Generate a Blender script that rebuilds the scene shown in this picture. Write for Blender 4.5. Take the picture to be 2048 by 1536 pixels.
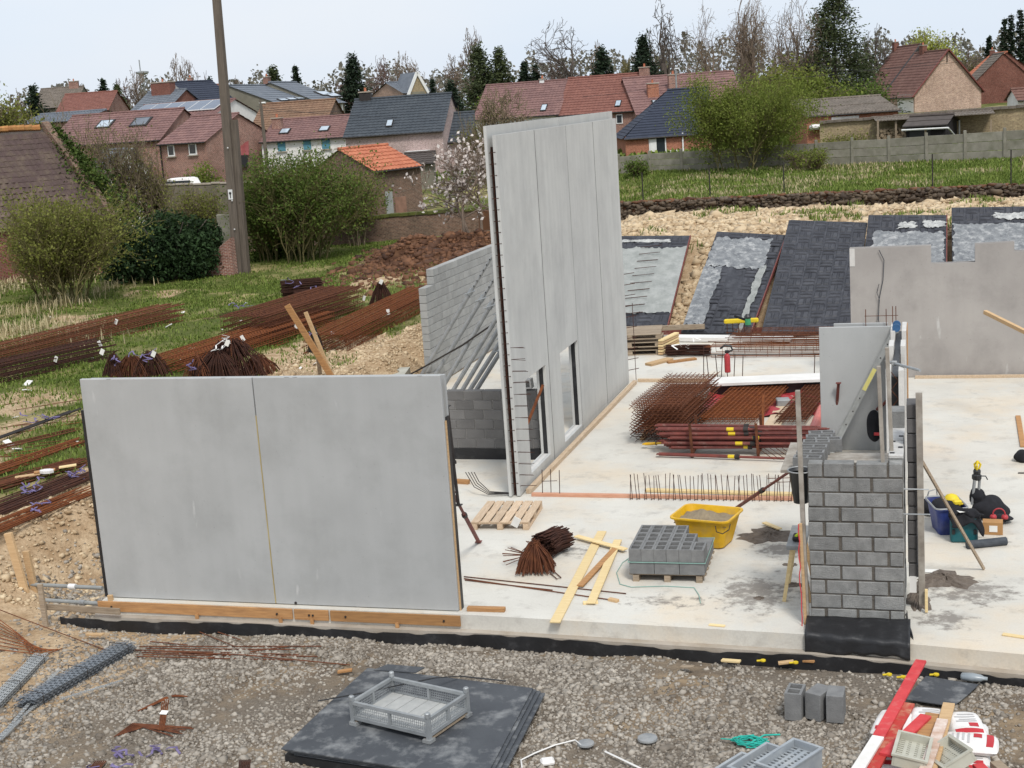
import bpy, math, random
import numpy as np
from mathutils import Vector, Matrix

for _o in list(bpy.data.objects): bpy.data.objects.remove(_o)
scene = bpy.context.scene
COL = scene.collection
rad = math.radians
RNG = random.Random(7)
NR = np.random.RandomState(11)

# ------------------------------------------------------------------ camera
PITCH, ROLL, YAW, FPX, CAMH = 0.19908123, -0.06884512, -0.29539201, 2780.82, 7.0841
CAM = np.array([0.0, 0.0, CAMH])
def _axes():
    cy, sy, cp, sp = math.cos(YAW), math.sin(YAW), math.cos(PITCH), math.sin(PITCH)
    f = np.array([sy*cp, cy*cp, -sp]); r = np.array([cy, -sy, 0.0]); u = np.cross(r, f)
    cr, sr = math.cos(ROLL), math.sin(ROLL)
    return cr*r + sr*u, -sr*r + cr*u, f
AX_R, AX_U, AX_F = _axes()
cam_data = bpy.data.cameras.new('camera'); cam = bpy.data.objects.new('camera', cam_data); COL.objects.link(cam)
cam.matrix_world = Matrix(((AX_R[0], AX_U[0], -AX_F[0], 0), (AX_R[1], AX_U[1], -AX_F[1], 0), (AX_R[2], AX_U[2], -AX_F[2], CAMH), (0, 0, 0, 1)))
cam_data.sensor_width = 36.0; cam_data.lens = FPX/2048*36.0; cam_data.clip_start = 0.5; cam_data.clip_end = 3000
scene.camera = cam

# ------------------------------------------------------------------ light
SUN_EL, SUN_AZ = 52.0, 150.0            # overcast: soft sun, high, from behind the camera's right shoulder
world = bpy.data.worlds.new('World'); scene.world = world; world.use_nodes = True
wn, wl = world.node_tree.nodes, world.node_tree.links
wn.clear()
w_out = wn.new('ShaderNodeOutputWorld'); w_bg = wn.new('ShaderNodeBackground')
w_sky = wn.new('ShaderNodeTexSky'); w_sky.sky_type = 'NISHITA'; w_sky.sun_disc = False
w_sky.sun_elevation = rad(SUN_EL); w_sky.sun_rotation = rad(SUN_AZ)
w_sky.air_density = 1.0; w_sky.dust_density = 4.0; w_sky.ozone_density = 1.0; w_sky.altitude = 50
w_mix = wn.new('ShaderNodeMix'); w_mix.data_type = 'RGBA'; w_mix.inputs[0].default_value = 0.86
w_tc = wn.new('ShaderNodeTexCoord'); w_no = wn.new('ShaderNodeTexNoise'); w_no.inputs['Scale'].default_value = 2.2; w_no.inputs['Detail'].default_value = 4
w_map = wn.new('ShaderNodeMapping'); w_map.inputs['Scale'].default_value = (1, 1, 3.0)
w_rp = wn.new('ShaderNodeValToRGB')
w_rp.color_ramp.elements[0].position = 0.30; w_rp.color_ramp.elements[0].color = (8.1, 9.2, 10.6, 1)
w_rp.color_ramp.elements[1].position = 0.72; w_rp.color_ramp.elements[1].color = (9.5, 9.8, 10.3, 1)
wl.new(w_tc.outputs['Generated'], w_map.inputs['Vector']); wl.new(w_map.outputs[0], w_no.inputs['Vector'])
wl.new(w_no.outputs['Fac'], w_rp.inputs['Fac'])
wl.new(w_sky.outputs[0], w_mix.inputs[6]); wl.new(w_rp.outputs[0], w_mix.inputs[7])
wl.new(w_mix.outputs[2], w_bg.inputs['Color']); w_bg.inputs['Strength'].default_value = 0.060
wl.new(w_bg.outputs[0], w_out.inputs['Surface'])
sun_d = bpy.data.lights.new('sun', 'SUN'); sun = bpy.data.objects.new('sun', sun_d); COL.objects.link(sun)
sun_d.energy = 1.5; sun_d.angle = rad(12); sun_d.color = (1.0, 0.97, 0.92)
_az = rad(SUN_AZ); _el = rad(SUN_EL)
_sd = Vector((math.sin(_az)*math.cos(_el), math.cos(_az)*math.cos(_el), math.sin(_el)))
sun.rotation_euler = _sd.to_track_quat('Z', 'Y').to_euler(); sun.location = (0, 0, 40)
scene.view_settings.view_transform = 'Standard'; scene.view_settings.look = 'None'
scene.view_settings.gamma = 1.0; scene.view_settings.use_curve_mapping = False
scene.view_settings.exposure = 0.76
scene.render.engine = 'CYCLES'

# ------------------------------------------------------------------ pixel (2048x1536) -> world helpers
def _ray(px, py): return AX_F*FPX + AX_R*(px-1024) - AX_U*(py-768)
def G(px, py, z=0.0):
    d = _ray(px, py); return Vector(CAM + d*((z-CAMH)/d[2]))
def AY(px, py, Y):
    d = _ray(px, py); return Vector(CAM + d*(Y/d[1]))
def AXX(px, py, X):
    d = _ray(px, py); return Vector(CAM + d*(X/d[0]))
def C(px, py, dep):
    d = _ray(px, py); return Vector(CAM + d*(dep/FPX))
def DEP(P): return float((np.array(P)-CAM) @ AX_F)
V = Vector

# ------------------------------------------------------------------ mesh helpers
def fast_mesh(name, verts, faces):
    verts = np.ascontiguousarray(verts, dtype=np.float32); faces = np.ascontiguousarray(faces, dtype=np.int32)
    me = bpy.data.meshes.new(name); k = faces.shape[1]
    me.vertices.add(len(verts)); me.vertices.foreach_set('co', verts.ravel())
    me.loops.add(faces.size); me.loops.foreach_set('vertex_index', faces.ravel())
    me.polygons.add(len(faces)); me.polygons.foreach_set('loop_start', np.arange(0, faces.size, k, dtype=np.int32))
    me.polygons.foreach_set('loop_total', np.full(len(faces), k, dtype=np.int32))
    me.update(calc_edges=True)
    return me
def root_loc(o):
    while o.parent: o = o.parent
    return o.location
def link(name, me, mat, parent=None, label=None, kind=None, smooth=False):
    o = bpy.data.objects.new(name, me); COL.objects.link(o)
    if mat is not None and len(me.materials) == 0: me.materials.append(mat)
    if parent: o.parent = parent
    if label: o['label'] = label
    if kind: o['kind'] = kind
    if smooth: me.polygons.foreach_set('use_smooth', [True]*len(me.polygons))
    return o
def tag(o, label, cat, group=None):
    o['label'] = label; o['category'] = cat
    if group: o['group'] = group
    return o
def thing(name, label, cat, loc=(0, 0, 0), rz=0.0, group=None, rot=None):
    o = bpy.data.objects.new(name, None); COL.objects.link(o); o.location = loc
    o.rotation_euler = rot if rot else (0, 0, rz); o.empty_display_size = 0.2
    return tag(o, label, cat, group)
def dup(root, loc=None, rz=None, label=None, group=None, scale=None, rot=None):
    r = root.copy(); COL.objects.link(r)
    if loc is not None: r.location = loc
    if rz is not None: r.rotation_euler = (0, 0, rz)
    if rot is not None: r.rotation_euler = rot
    if label: r['label'] = label
    if group: r['group'] = group
    if scale: r.scale = scale if hasattr(scale, '__len__') else (scale,)*3
    for ch in list(root.children):
        c = ch.copy(); COL.objects.link(c); c.parent = r
        for g in list(ch.children):
            d = g.copy(); COL.objects.link(d); d.parent = c
    return r

class MB:
    def __init__(s): s.v = []; s.f = []
    def add(s, vs, fs):
        n = len(s.v); s.v += [tuple(v) for v in vs]; s.f += [[i+n for i in f] for f in fs]; return s
    def box(s, c, size, R=None, ch=0.0):
        hx, hy, hz = size[0]/2, size[1]/2, size[2]/2
        if ch <= 0:
            vs = [(x, y, z) for x in (-hx, hx) for y in (-hy, hy) for z in (-hz, hz)]
            fs = [(0, 1, 3, 2), (4, 6, 7, 5), (0, 4, 5, 1), (2, 3, 7, 6), (0, 2, 6, 4), (1, 5, 7, 3)]
        else:
            ch = min(ch, hx*.9, hy*.9, hz*.9); vs = []; idx = {}
            for sx in (-1, 1):
                for sy in (-1, 1):
                    for sz in (-1, 1):
                        for a in range(3):
                            e = [hx-ch, hy-ch, hz-ch]; e[a] = (hx, hy, hz)[a]
                            idx[(sx, sy, sz, a)] = len(vs); vs.append((sx*e[0], sy*e[1], sz*e[2]))
            fs = []
            for a in range(3):
                b, c2 = (a+1) % 3, (a+2) % 3
                for sg in (-1, 1):
                    q = []
                    for (sb, sc) in ((-1, -1), (1, -1), (1, 1), (-1, 1)):
                        k = [0, 0, 0]; k[a] = sg; k[b] = sb; k[c2] = sc; q.append(idx[(k[0], k[1], k[2], a)])
                    fs.append(q if sg > 0 else q[::-1])
                for sb in (-1, 1):
                    for sc in (-1, 1):
                        k0 = [0, 0, 0]; k1 = [0, 0, 0]; k0[a] = -1; k1[a] = 1
                        for k in (k0, k1): k[b] = sb; k[c2] = sc
                        q = [idx[(*k0, b)], idx[(*k1, b)], idx[(*k1, c2)], idx[(*k0, c2)]]
                        fs.append(q if sb*sc > 0 else q[::-1])
            for sx in (-1, 1):
                for sy in (-1, 1):
                    for sz in (-1, 1):
                        q = [idx[(sx, sy, sz, a)] for a in range(3)]; fs.append(q if sx*sy*sz > 0 else q[::-1])
        c = V(c)
        if R is not None: vs = [R @ V(v) + c for v in vs]
        else: vs = [(v[0]+c[0], v[1]+c[1], v[2]+c[2]) for v in vs]
        return s.add(vs, fs)
    def beam(s, p0, p1, w, h, up=(0, 0, 1), ch=0.0):
        p0, p1 = V(p0), V(p1); d = p1-p0; L = d.length; x = d/L; upv = V(up)
        if abs(x.dot(upv)) > .98: upv = V((0, 1, 0)) if abs(x.y) < .9 else V((1, 0, 0))
        y = upv.cross(x).normalized(); z = x.cross(y)
        R = Matrix((x, y, z)).transposed()
        return s.box((p0+p1)/2, (L, w, h), R, ch)
    def tube(s, pts, r, n=6, caps=True):
        pts = [V(p) for p in pts]; m = len(pts); rr = r if hasattr(r, '__len__') else [r]*m
        t0 = (pts[1]-pts[0]).normalized(); ref = V((0, 0, 1)) if abs(t0.z) < .9 else V((1, 0, 0))
        u = t0.cross(ref).normalized(); vs = []
        for i, p in enumerate(pts):
            t = (pts[min(i+1, m-1)]-pts[max(i-1, 0)]).normalized()
            u = (u - t*u.dot(t)); u = u.normalized() if u.length > 1e-6 else t.orthogonal().normalized(); w = t.cross(u)
            for k in range(n):
                a = 2*math.pi*k/n; vs.append(p + (u*math.cos(a)+w*math.sin(a))*rr[i])
        fs = [(i*n+k, i*n+(k+1) % n, (i+1)*n+(k+1) % n, (i+1)*n+k) for i in range(m-1) for k in range(n)]
        if caps: fs += [tuple(range(n))[::-1], tuple(range((m-1)*n, m*n))]
        return s.add(vs, fs)
    def prism(s, poly, vec):
        n = len(poly); vec = V(vec); a = [V(p) for p in poly]
        nrm = V((0, 0, 0))
        for i in range(n): nrm += a[i].cross(a[(i+1) % n])
        if nrm.dot(vec) < 0: a = a[::-1]
        vs = a + [p+vec for p in a]
        fs = [tuple(range(n))[::-1], tuple(range(n, 2*n))] + [(i, (i+1) % n, n+(i+1) % n, n+i) for i in range(n)]
        return s.add(vs, fs)
    def lathe(s, prof, c=(0, 0, 0), n=16, closed=False):
        c = V(c); vs = [(c[0]+r*math.cos(2*math.pi*k/n), c[1]+r*math.sin(2*math.pi*k/n), c[2]+z) for r, z in prof for k in range(n)]
        m = len(prof)
        fs = [(i*n+k, i*n+(k+1) % n, (i+1)*n+(k+1) % n, (i+1)*n+k) for i in range(m-1) for k in range(n)]
        fs += [tuple(range(n))[::-1], tuple(range((m-1)*n, m*n))]
        return s.add(vs, fs)
    def grid(s, fn, nu, nv):
        vs = [fn(i/nu, j/nv) for j in range(nv+1) for i in range(nu+1)]
        fs = [(j*(nu+1)+i, j*(nu+1)+i+1, (j+1)*(nu+1)+i+1, (j+1)*(nu+1)+i) for j in range(nv) for i in range(nu)]
        return s.add(vs, fs)
    def mesh(s, name, off=None):
        me = bpy.data.meshes.new(name)
        vs = s.v if off is None else [(a-off[0], b-off[1], c-off[2]) for a, b, c in s.v]
        me.from_pydata(vs, [], s.f); me.update(); return me
    def build(s, name, mat, parent=None, world=True, label=None, kind=None, smooth=False):
        """world=True: coordinates are world coordinates (parent root must be unrotated)."""
        off = root_loc(parent) if (parent is not None and world) else None
        return link(name, s.mesh(name, off), mat, parent, label, kind, smooth)
def ico(r, sub=1):
    t = (1+5**.5)/2
    v = [(-1, t, 0), (1, t, 0), (-1, -t, 0), (1, -t, 0), (0, -1, t), (0, 1, t), (0, -1, -t), (0, 1, -t), (t, 0, -1), (t, 0, 1), (-t, 0, -1), (-t, 0, 1)]
    f = [(0, 11, 5), (0, 5, 1), (0, 1, 7), (0, 7, 10), (0, 10, 11), (1, 5, 9), (5, 11, 4), (11, 10, 2), (10, 7, 6), (7, 1, 8), (3, 9, 4), (3, 4, 2), (3, 2, 6), (3, 6, 8), (3, 8, 9), (4, 9, 5), (2, 4, 11), (6, 2, 10), (8, 6, 7), (9, 8, 1)]
    v = [V(a).normalized() for a in v]
    for _ in range(sub-1):
        c = {}; nf = []
        def mid(a, b):
            k = (min(a, b), max(a, b))
            if k not in c: c[k] = len(v); v.append(((v[a]+v[b])/2).normalized())
            return c[k]
        for a, b, d in f:
            e, g, h = mid(a, b), mid(b, d), mid(d, a); nf += [(a, e, h), (b, g, e), (d, h, g), (e, g, h)]
        f = nf
    return [p*r for p in v], f

# ------------------------------------------------------------------ numpy scatter meshes
def rand_rot(n, rs):
    q = rs.randn(n, 4); q /= np.linalg.norm(q, axis=1)[:, None]; a, b, c, d = q.T
    return np.stack([np.stack([1-2*(c*c+d*d), 2*(b*c-d*a), 2*(b*d+c*a)], 1), np.stack([2*(b*c+d*a), 1-2*(b*b+d*d), 2*(c*d-b*a)], 1), np.stack([2*(b*d-c*a), 2*(c*d+b*a), 1-2*(b*b+c*c)], 1)], 1)
OCT_V = np.array([(1, 0, 0), (-1, 0, 0), (0, 1, 0), (0, -1, 0), (0, 0, 1), (0, 0, -1)], float)
OCT_F = np.array([(0, 2, 4), (2, 1, 4), (1, 3, 4), (3, 0, 4), (2, 0, 5), (1, 2, 5), (3, 1, 5), (0, 3, 5)])
CUB_V = np.array([(x, y, z) for x in (-.6, .6) for y in (-.6, .6) for z in (-.6, .6)], float)
CUB_F = np.array([(0, 1, 3), (0, 3, 2), (4, 6, 7), (4, 7, 5), (0, 4, 5), (0, 5, 1), (2, 3, 7), (2, 7, 6), (0, 2, 6), (0, 6, 4), (1, 5, 7), (1, 7, 3)])
def stones(pos, size, rs, flat=.75, base='cub'):
    bv, bf = (CUB_V, CUB_F) if base == 'cub' else (OCT_V, OCT_F)
    n = len(pos); k = len(bv)
    v = bv[None]*(1+rs.uniform(-.38, .38, (n, k, 3)))
    v = v*(size[:, None, None]*rs.uniform(.7, 1.3, (n, 1, 3)))
    v = np.einsum('nij,nkj->nki', rand_rot(n, rs), v); v[:, :, 2] *= flat
    v += pos[:, None]
    return v.reshape(-1, 3), (bf[None]+np.arange(n)[:, None, None]*k).reshape(-1, 3)
def leaf_quads(pos, size, rs, aspect=.55, normal_up=0.0):
    n = len(pos); R = rand_rot(n, rs)
    q = np.array([(-.5, 0, 0), (0, -.5*aspect, .08), (.5, 0, 0), (0, .5*aspect, .08)])
    v = np.einsum('nij,kj->nki', R, q)*size[:, None, None]
    if normal_up: v[:, :, 2] *= (1-normal_up)
    v += pos[:, None]
    return v.reshape(-1, 3), np.arange(n*4).reshape(-1, 4)
def blades(pos, h, rs, lean=.5, w=.02):
    n = len(pos); a = rs.uniform(0, 6.283, n); d = np.stack([np.cos(a), np.sin(a), np.zeros(n)], 1)
    s = np.stack([-np.sin(a), np.cos(a), np.zeros(n)], 1)*(w if np.isscalar(w) else w[:, None])
    ln = (rs.uniform(.1, 1, n)*lean)[:, None]; up = np.array([0, 0, 1.0])
    hh = h[:, None]
    p1 = pos + d*hh*ln*.35 + up*hh*.6; p2 = pos + d*hh*ln + up*hh*np.sqrt(np.maximum(.05, 1-ln**2))
    v = np.stack([pos-s, pos+s, p1+s*.7, p1-s*.7, p2], 1).reshape(-1, 3)
    b = np.arange(n)[:, None]*5
    f = np.concatenate([b+np.array([[0, 1, 2]]), b+np.array([[0, 2, 3]]), b+np.array([[3, 2, 4]])])
    return v, f
def seg_mesh(segs, n=4):
    """segs: array (N,8) p0 p1 r0 r1 -> open tapered prisms"""
    S = np.asarray(segs, float); p0, p1, r0, r1 = S[:, :3], S[:, 3:6], S[:, 6], S[:, 7]
    t = p1-p0; t /= np.maximum(np.linalg.norm(t, axis=1), 1e-9)[:, None]
    ref = np.where(np.abs(t[:, 2:3]) < .9, np.array([[0, 0, 1.0]]), np.array([[1.0, 0, 0]]))
    u = np.cross(t, ref); u /= np.linalg.norm(u, axis=1)[:, None]; w = np.cross(t, u)
    a = np.arange(n)*2*math.pi/n; ring = u[:, None]*np.cos(a)[None, :, None] + w[:, None]*np.sin(a)[None, :, None]
    v = np.concatenate([p0[:, None]+ring*r0[:, None, None], p1[:, None]+ring*r1[:, None, None]], 1)
    k = np.arange(n); f = np.stack([k, (k+1) % n, n+(k+1) % n, n+k], 1)
    return v.reshape(-1, 3), (f[None]+np.arange(len(S))[:, None, None]*2*n).reshape(-1, 4)
def vnoise(x, y, seed=0):
    """smooth value noise on arrays, ~[-1,1]"""
    x = np.asarray(x, float); y = np.asarray(y, float); xi = np.floor(x).astype(np.int64); yi = np.floor(y).astype(np.int64); fx = x-xi; fy = y-yi
    fx = fx*fx*(3-2*fx); fy = fy*fy*(3-2*fy)
    def hsh(a, b):
        n = (a*374761393 + b*668265263 + seed*1442695041) & 0x7fffffff
        n = ((n ^ (n >> 13))*1274126177) & 0x7fffffff
        return ((n ^ (n >> 16)) & 0xffff)/32767.5-1
    return (hsh(xi, yi)*(1-fx)+hsh(xi+1, yi)*fx)*(1-fy) + (hsh(xi, yi+1)*(1-fx)+hsh(xi+1, yi+1)*fx)*fy
def fbm(x, y, seed=0, o=3):
    r = 0; a = 1.0
    for i in range(o): r = r + a*vnoise(np.asarray(x)*2**i, np.asarray(y)*2**i, seed+i*17); a *= .5
    return r
def sst(a, b, x):
    t = np.clip((x-a)/(b-a), 0, 1); return t*t*(3-2*t)
# ------------------------------------------------------------------ materials
def lin(c):
    return tuple(((x/255)/12.92 if x/255 <= .04045 else ((x/255+.055)/1.055)**2.4) for x in c[:3]) + (1,)
def N(nt, t, **kw):
    n = nt.nodes.new(t)
    for k, v in kw.items(): setattr(n, k, v)
    return n
def M(name, c1, c2=None, scale=3.0, rough=.85, bump=0.0, bscale=40.0, metal=0.0, rnd=0.0, stretch=(1, 1, 1), dirt=None, dscale=1.0, damt=.5, dpos=(.45, .7), world=False, detail=5, spec=.3, fine=0.0, trans=0.0):
    """c1,c2: sRGB 0-255 surface colours mixed by noise; dirt: third colour in patches; rnd: brightness spread per object"""
    m = bpy.data.materials.new(name); m.use_nodes = True; nt = m.node_tree; L = nt.links.new
    bs = nt.nodes['Principled BSDF']; bs.inputs['Roughness'].default_value = rough; bs.inputs['Metallic'].default_value = metal
    bs.inputs['Specular IOR Level'].default_value = spec
    c2 = c2 or tuple(x*.82 for x in c1)
    tc = N(nt, 'ShaderNodeTexCoord'); mp = N(nt, 'ShaderNodeMapping'); mp.inputs['Scale'].default_value = stretch
    oi = N(nt, 'ShaderNodeObjectInfo')
    if world:
        ge = N(nt, 'ShaderNodeNewGeometry'); L(ge.outputs['Position'], mp.inputs['Vector'])
    else:
        ad = N(nt, 'ShaderNodeVectorMath', operation='ADD'); sc = N(nt, 'ShaderNodeMath', operation='MULTIPLY'); sc.inputs[1].default_value = 57.0
        L(oi.outputs['Random'], sc.inputs[0]); L(tc.outputs['Object'], ad.inputs[0]); L(sc.outputs[0], ad.inputs[1]); L(ad.outputs[0], mp.inputs['Vector'])
    no = N(nt, 'ShaderNodeTexNoise'); no.inputs['Scale'].default_value = scale; no.inputs['Detail'].default_value = detail; no.inputs['Roughness'].default_value = .6
    L(mp.outputs[0], no.inputs['Vector'])
    rp = N(nt, 'ShaderNodeMapRange'); rp.inputs[1].default_value = .3; rp.inputs[2].default_value = .7; L(no.outputs['Fac'], rp.inputs[0])
    mx = N(nt, 'ShaderNodeMix', data_type='RGBA'); mx.inputs[6].default_value = lin(c1); mx.inputs[7].default_value = lin(c2); L(rp.outputs[0], mx.inputs[0])
    col = mx.outputs[2]
    if dirt:
        n2 = N(nt, 'ShaderNodeTexNoise'); n2.inputs['Scale'].default_value = dscale; n2.inputs['Detail'].default_value = 7; n2.inputs['Roughness'].default_value = .65
        L(mp.outputs[0], n2.inputs['Vector']); r2 = N(nt, 'ShaderNodeMapRange'); r2.inputs[1].default_value = dpos[0]; r2.inputs[2].default_value = dpos[1]; r2.inputs[4].default_value = damt
        L(n2.outputs['Fac'], r2.inputs[0]); m2 = N(nt, 'ShaderNodeMix', data_type='RGBA'); m2.inputs[7].default_value = lin(dirt)
        L(col, m2.inputs[6]); L(r2.outputs[0], m2.inputs[0]); col = m2.outputs[2]
    if fine:
        n3 = N(nt, 'ShaderNodeTexNoise'); n3.inputs['Scale'].default_value = bscale*2; n3.inputs['Detail'].default_value = 3
        L(mp.outputs[0], n3.inputs['Vector']); r3 = N(nt, 'ShaderNodeMapRange'); r3.inputs[1].default_value = .3; r3.inputs[2].default_value = .7; r3.inputs[3].default_value = 1-fine; r3.inputs[4].default_value = 1+fine
        L(n3.outputs['Fac'], r3.inputs[0]); h3 = N(nt, 'ShaderNodeHueSaturation'); L(r3.outputs[0], h3.inputs['Value']); L(col, h3.inputs['Color']); col = h3.outputs[0]
    if rnd:
        hs = N(nt, 'ShaderNodeHueSaturation'); r4 = N(nt, 'ShaderNodeMapRange'); r4.inputs[3].default_value = 1-rnd; r4.inputs[4].default_value = 1+rnd
        L(oi.outputs['Random'], r4.inputs[0]); L(r4.outputs[0], hs.inputs['Value']); L(col, hs.inputs['Color']); col = hs.outputs[0]
    L(col, bs.inputs['Base Color'])
    if bump:
        bn = N(nt, 'ShaderNodeTexNoise'); bn.inputs['Scale'].default_value = bscale; bn.inputs['Detail'].default_value = 4; L(mp.outputs[0], bn.inputs['Vector'])
        bp = N(nt, 'ShaderNodeBump'); bp.inputs['Strength'].default_value = min(1, bump); bp.inputs['Distance'].default_value = .02*max(1, bump); L(bn.outputs['Fac'], bp.inputs['Height']); L(bp.outputs[0], bs.inputs['Normal'])
    if trans:
        bs.inputs['Subsurface Weight'].default_value = 0
        tr = N(nt, 'ShaderNodeBsdfTranslucent'); L(col, tr.inputs['Color']); ms = N(nt, 'ShaderNodeMixShader'); ms.inputs[0].default_value = trans
        out = nt.nodes['Material Output']; L(bs.outputs[0], ms.inputs[1]); L(tr.outputs[0], ms.inputs[2]); L(ms.outputs[0], out.inputs['Surface'])
    return m
def leafM(name, c1, c2, rnd=.15, trans=.25):
    """foliage: colour differs from leaf to leaf (Random Per Island) and from clump to clump"""
    m = bpy.data.materials.new(name); m.use_nodes = True; nt = m.node_tree; L = nt.links.new
    bs = nt.nodes['Principled BSDF']; bs.inputs['Roughness'].default_value = .7; bs.inputs['Specular IOR Level'].default_value = .2
    ge = N(nt, 'ShaderNodeNewGeometry'); no = N(nt, 'ShaderNodeTexNoise'); no.inputs['Scale'].default_value = .9; no.inputs['Detail'].default_value = 2
    L(ge.outputs['Position'], no.inputs['Vector']); ad = N(nt, 'ShaderNodeMath', operation='ADD'); L(ge.outputs['Random Per Island'], ad.inputs[0]); L(no.outputs['Fac'], ad.inputs[1])
    mr = N(nt, 'ShaderNodeMapRange'); mr.inputs[1].default_value = .35; mr.inputs[2].default_value = 1.6; L(ad.outputs[0], mr.inputs[0])
    mx = N(nt, 'ShaderNodeMix', data_type='RGBA'); mx.inputs[6].default_value = lin(c1); mx.inputs[7].default_value = lin(c2); L(mr.outputs[0], mx.inputs[0])
    L(mx.outputs[2], bs.inputs['Base Color'])
    if trans:
        tr = N(nt, 'ShaderNodeBsdfTranslucent'); L(mx.outputs[2], tr.inputs['Color']); ms = N(nt, 'ShaderNodeMixShader'); ms.inputs[0].default_value = trans
        out = nt.nodes['Material Output']; L(bs.outputs[0], ms.inputs[1]); L(tr.outputs[0], ms.inputs[2]); L(ms.outputs[0], out.inputs['Surface'])
    return m
def brickM(name, c1, c2, mortar, bw=.21, bh=.065, rough=.9, dirt=None, axis='xz', damt=.5, msize=.012):
    """far brickwork: bricks too small to pick apart, in object space"""
    m = bpy.data.materials.new(name); m.use_nodes = True; nt = m.node_tree; L = nt.links.new
    bs = nt.nodes['Principled BSDF']; bs.inputs['Roughness'].default_value = rough; bs.inputs['Specular IOR Level'].default_value = .2
    tc = N(nt, 'ShaderNodeTexCoord'); sx = N(nt, 'ShaderNodeSeparateXYZ'); L(tc.outputs['Object'], sx.inputs[0])
    ad = N(nt, 'ShaderNodeMath', operation='ADD'); L(sx.outputs[0], ad.inputs[0]); L(sx.outputs[1], ad.inputs[1])
    cb = N(nt, 'ShaderNodeCombineXYZ'); L(ad.outputs[0], cb.inputs[0]); L(sx.outputs[2], cb.inputs[1])
    bt = N(nt, 'ShaderNodeTexBrick'); L(cb.outputs[0], bt.inputs['Vector']); bt.inputs['Scale'].default_value = 1.0
    bt.inputs['Brick Width'].default_value = bw; bt.inputs['Row Height'].default_value = bh; bt.inputs['Mortar Size'].default_value = msize
    bt.inputs['Color1'].default_value = lin(c1); bt.inputs['Color2'].default_value = lin(c2); bt.inputs['Mortar'].default_value = lin(mortar)
    no = N(nt, 'ShaderNodeTexNoise'); no.inputs['Scale'].default_value = .8; no.inputs['Detail'].default_value = 6; L(tc.outputs['Object'], no.inputs['Vector'])
    r2 = N(nt, 'ShaderNodeMapRange'); r2.inputs[1].default_value = .4; r2.inputs[2].default_value = .75; r2.inputs[4].default_value = damt; L(no.outputs['Fac'], r2.inputs[0])
    mx = N(nt, 'ShaderNodeMix', data_type='RGBA'); mx.inputs[7].default_value = lin(dirt or tuple(x*.6 for x in c1)); L(bt.outputs['Color'], mx.inputs[6]); L(r2.outputs[0], mx.inputs[0])
    n5 = N(nt, 'ShaderNodeTexNoise'); n5.inputs['Scale'].default_value = 9; n5.inputs['Detail'].default_value = 3; L(tc.outputs['Object'], n5.inputs['Vector'])
    r5 = N(nt, 'ShaderNodeMapRange'); r5.inputs[1].default_value = .3; r5.inputs[2].default_value = .7; r5.inputs[3].default_value = .75; r5.inputs[4].default_value = 1.25; L(n5.outputs['Fac'], r5.inputs[0])
    h5 = N(nt, 'ShaderNodeHueSaturation'); L(r5.outputs[0], h5.inputs['Value']); L(mx.outputs[2], h5.inputs['Color'])
    L(h5.outputs[0], bs.inputs['Base Color'])
    bp = N(nt, 'ShaderNodeBump'); bp.inputs['Strength'].default_value = .5; bp.inputs['Distance'].default_value = .01; L(bt.outputs['Fac'], bp.inputs['Height']); bp.invert = True; L(bp.outputs[0], bs.inputs['Normal'])
    return m
def zoneM(name):
    """ground: vertex attribute 'zone' (R gravel, G grass, B bare brown earth, rest sand) says what lies where"""
    m = bpy.data.materials.new(name); m.use_nodes = True; nt = m.node_tree; L = nt.links.new
    bs = nt.nodes['Principled BSDF']; bs.inputs['Roughness'].default_value = .95; bs.inputs['Specular IOR Level'].default_value = .1
    ge = N(nt, 'ShaderNodeNewGeometry'); at = N(nt, 'ShaderNodeAttribute'); at.attribute_name = 'zone'; sp = N(nt, 'ShaderNodeSeparateColor'); L(at.outputs['Color'], sp.inputs[0])
    def noise(s, d=6, r=.6):
        n = N(nt, 'ShaderNodeTexNoise'); n.inputs['Scale'].default_value = s; n.inputs['Detail'].default_value = d; n.inputs['Roughness'].default_value = r; L(ge.outputs['Position'], n.inputs['Vector']); return n.outputs['Fac']
    def two(a, b, f, lo=.35, hi=.65):
        r = N(nt, 'ShaderNodeMapRange'); r.inputs[1].default_value = lo; r.inputs[2].default_value = hi; L(f, r.inputs[0])
        x = N(nt, 'ShaderNodeMix', data_type='RGBA'); L(r.outputs[0], x.inputs[0])
        for s, c in ((6, a), (7, b)):
            if isinstance(c, tuple): x.inputs[s].default_value = lin(c)
            else: L(c, x.inputs[s])
        return x.outputs[2]
    big = noise(.5, 7); mid = noise(2.2, 7); fine = noise(14, 5); vf = noise(45, 3)
    sand = two(two((194, 172, 142), (160, 134, 104), mid), (140, 116, 90), fine, .42, .8)
    grav = two(two((128, 119, 108), (98, 90, 80), vf), two((156, 136, 110), (94, 82, 70), mid), big, .42, .66)
    gras = two(two((96, 100, 54), (74, 84, 40), mid), (170, 154, 112), big, .48, .70)
    dirt = two((104, 76, 56), (70, 48, 36), mid)
    nb = N(nt, 'ShaderNodeMath', operation='SUBTRACT'); nb.inputs[1].default_value = .5; L(fine, nb.inputs[0])
    def mask(ch):
        a = N(nt, 'ShaderNodeMath', operation='MULTIPLY_ADD'); a.inputs[1].default_value = .7; L(nb.outputs[0], a.inputs[0]); L(sp.outputs[ch], a.inputs[2]); return a.outputs[0]
    c = two(sand, grav, mask(0), .4, .6); c = two(c, gras, mask(1), .4, .6); c = two(c, dirt, mask(2), .4, .6)
    L(c, bs.inputs['Base Color'])
    bp = N(nt, 'ShaderNodeBump'); bp.inputs['Strength'].default_value = .8; bp.inputs['Distance'].default_value = .05; L(fine, bp.inputs['Height']); L(bp.outputs[0], bs.inputs['Normal'])
    return m
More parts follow.
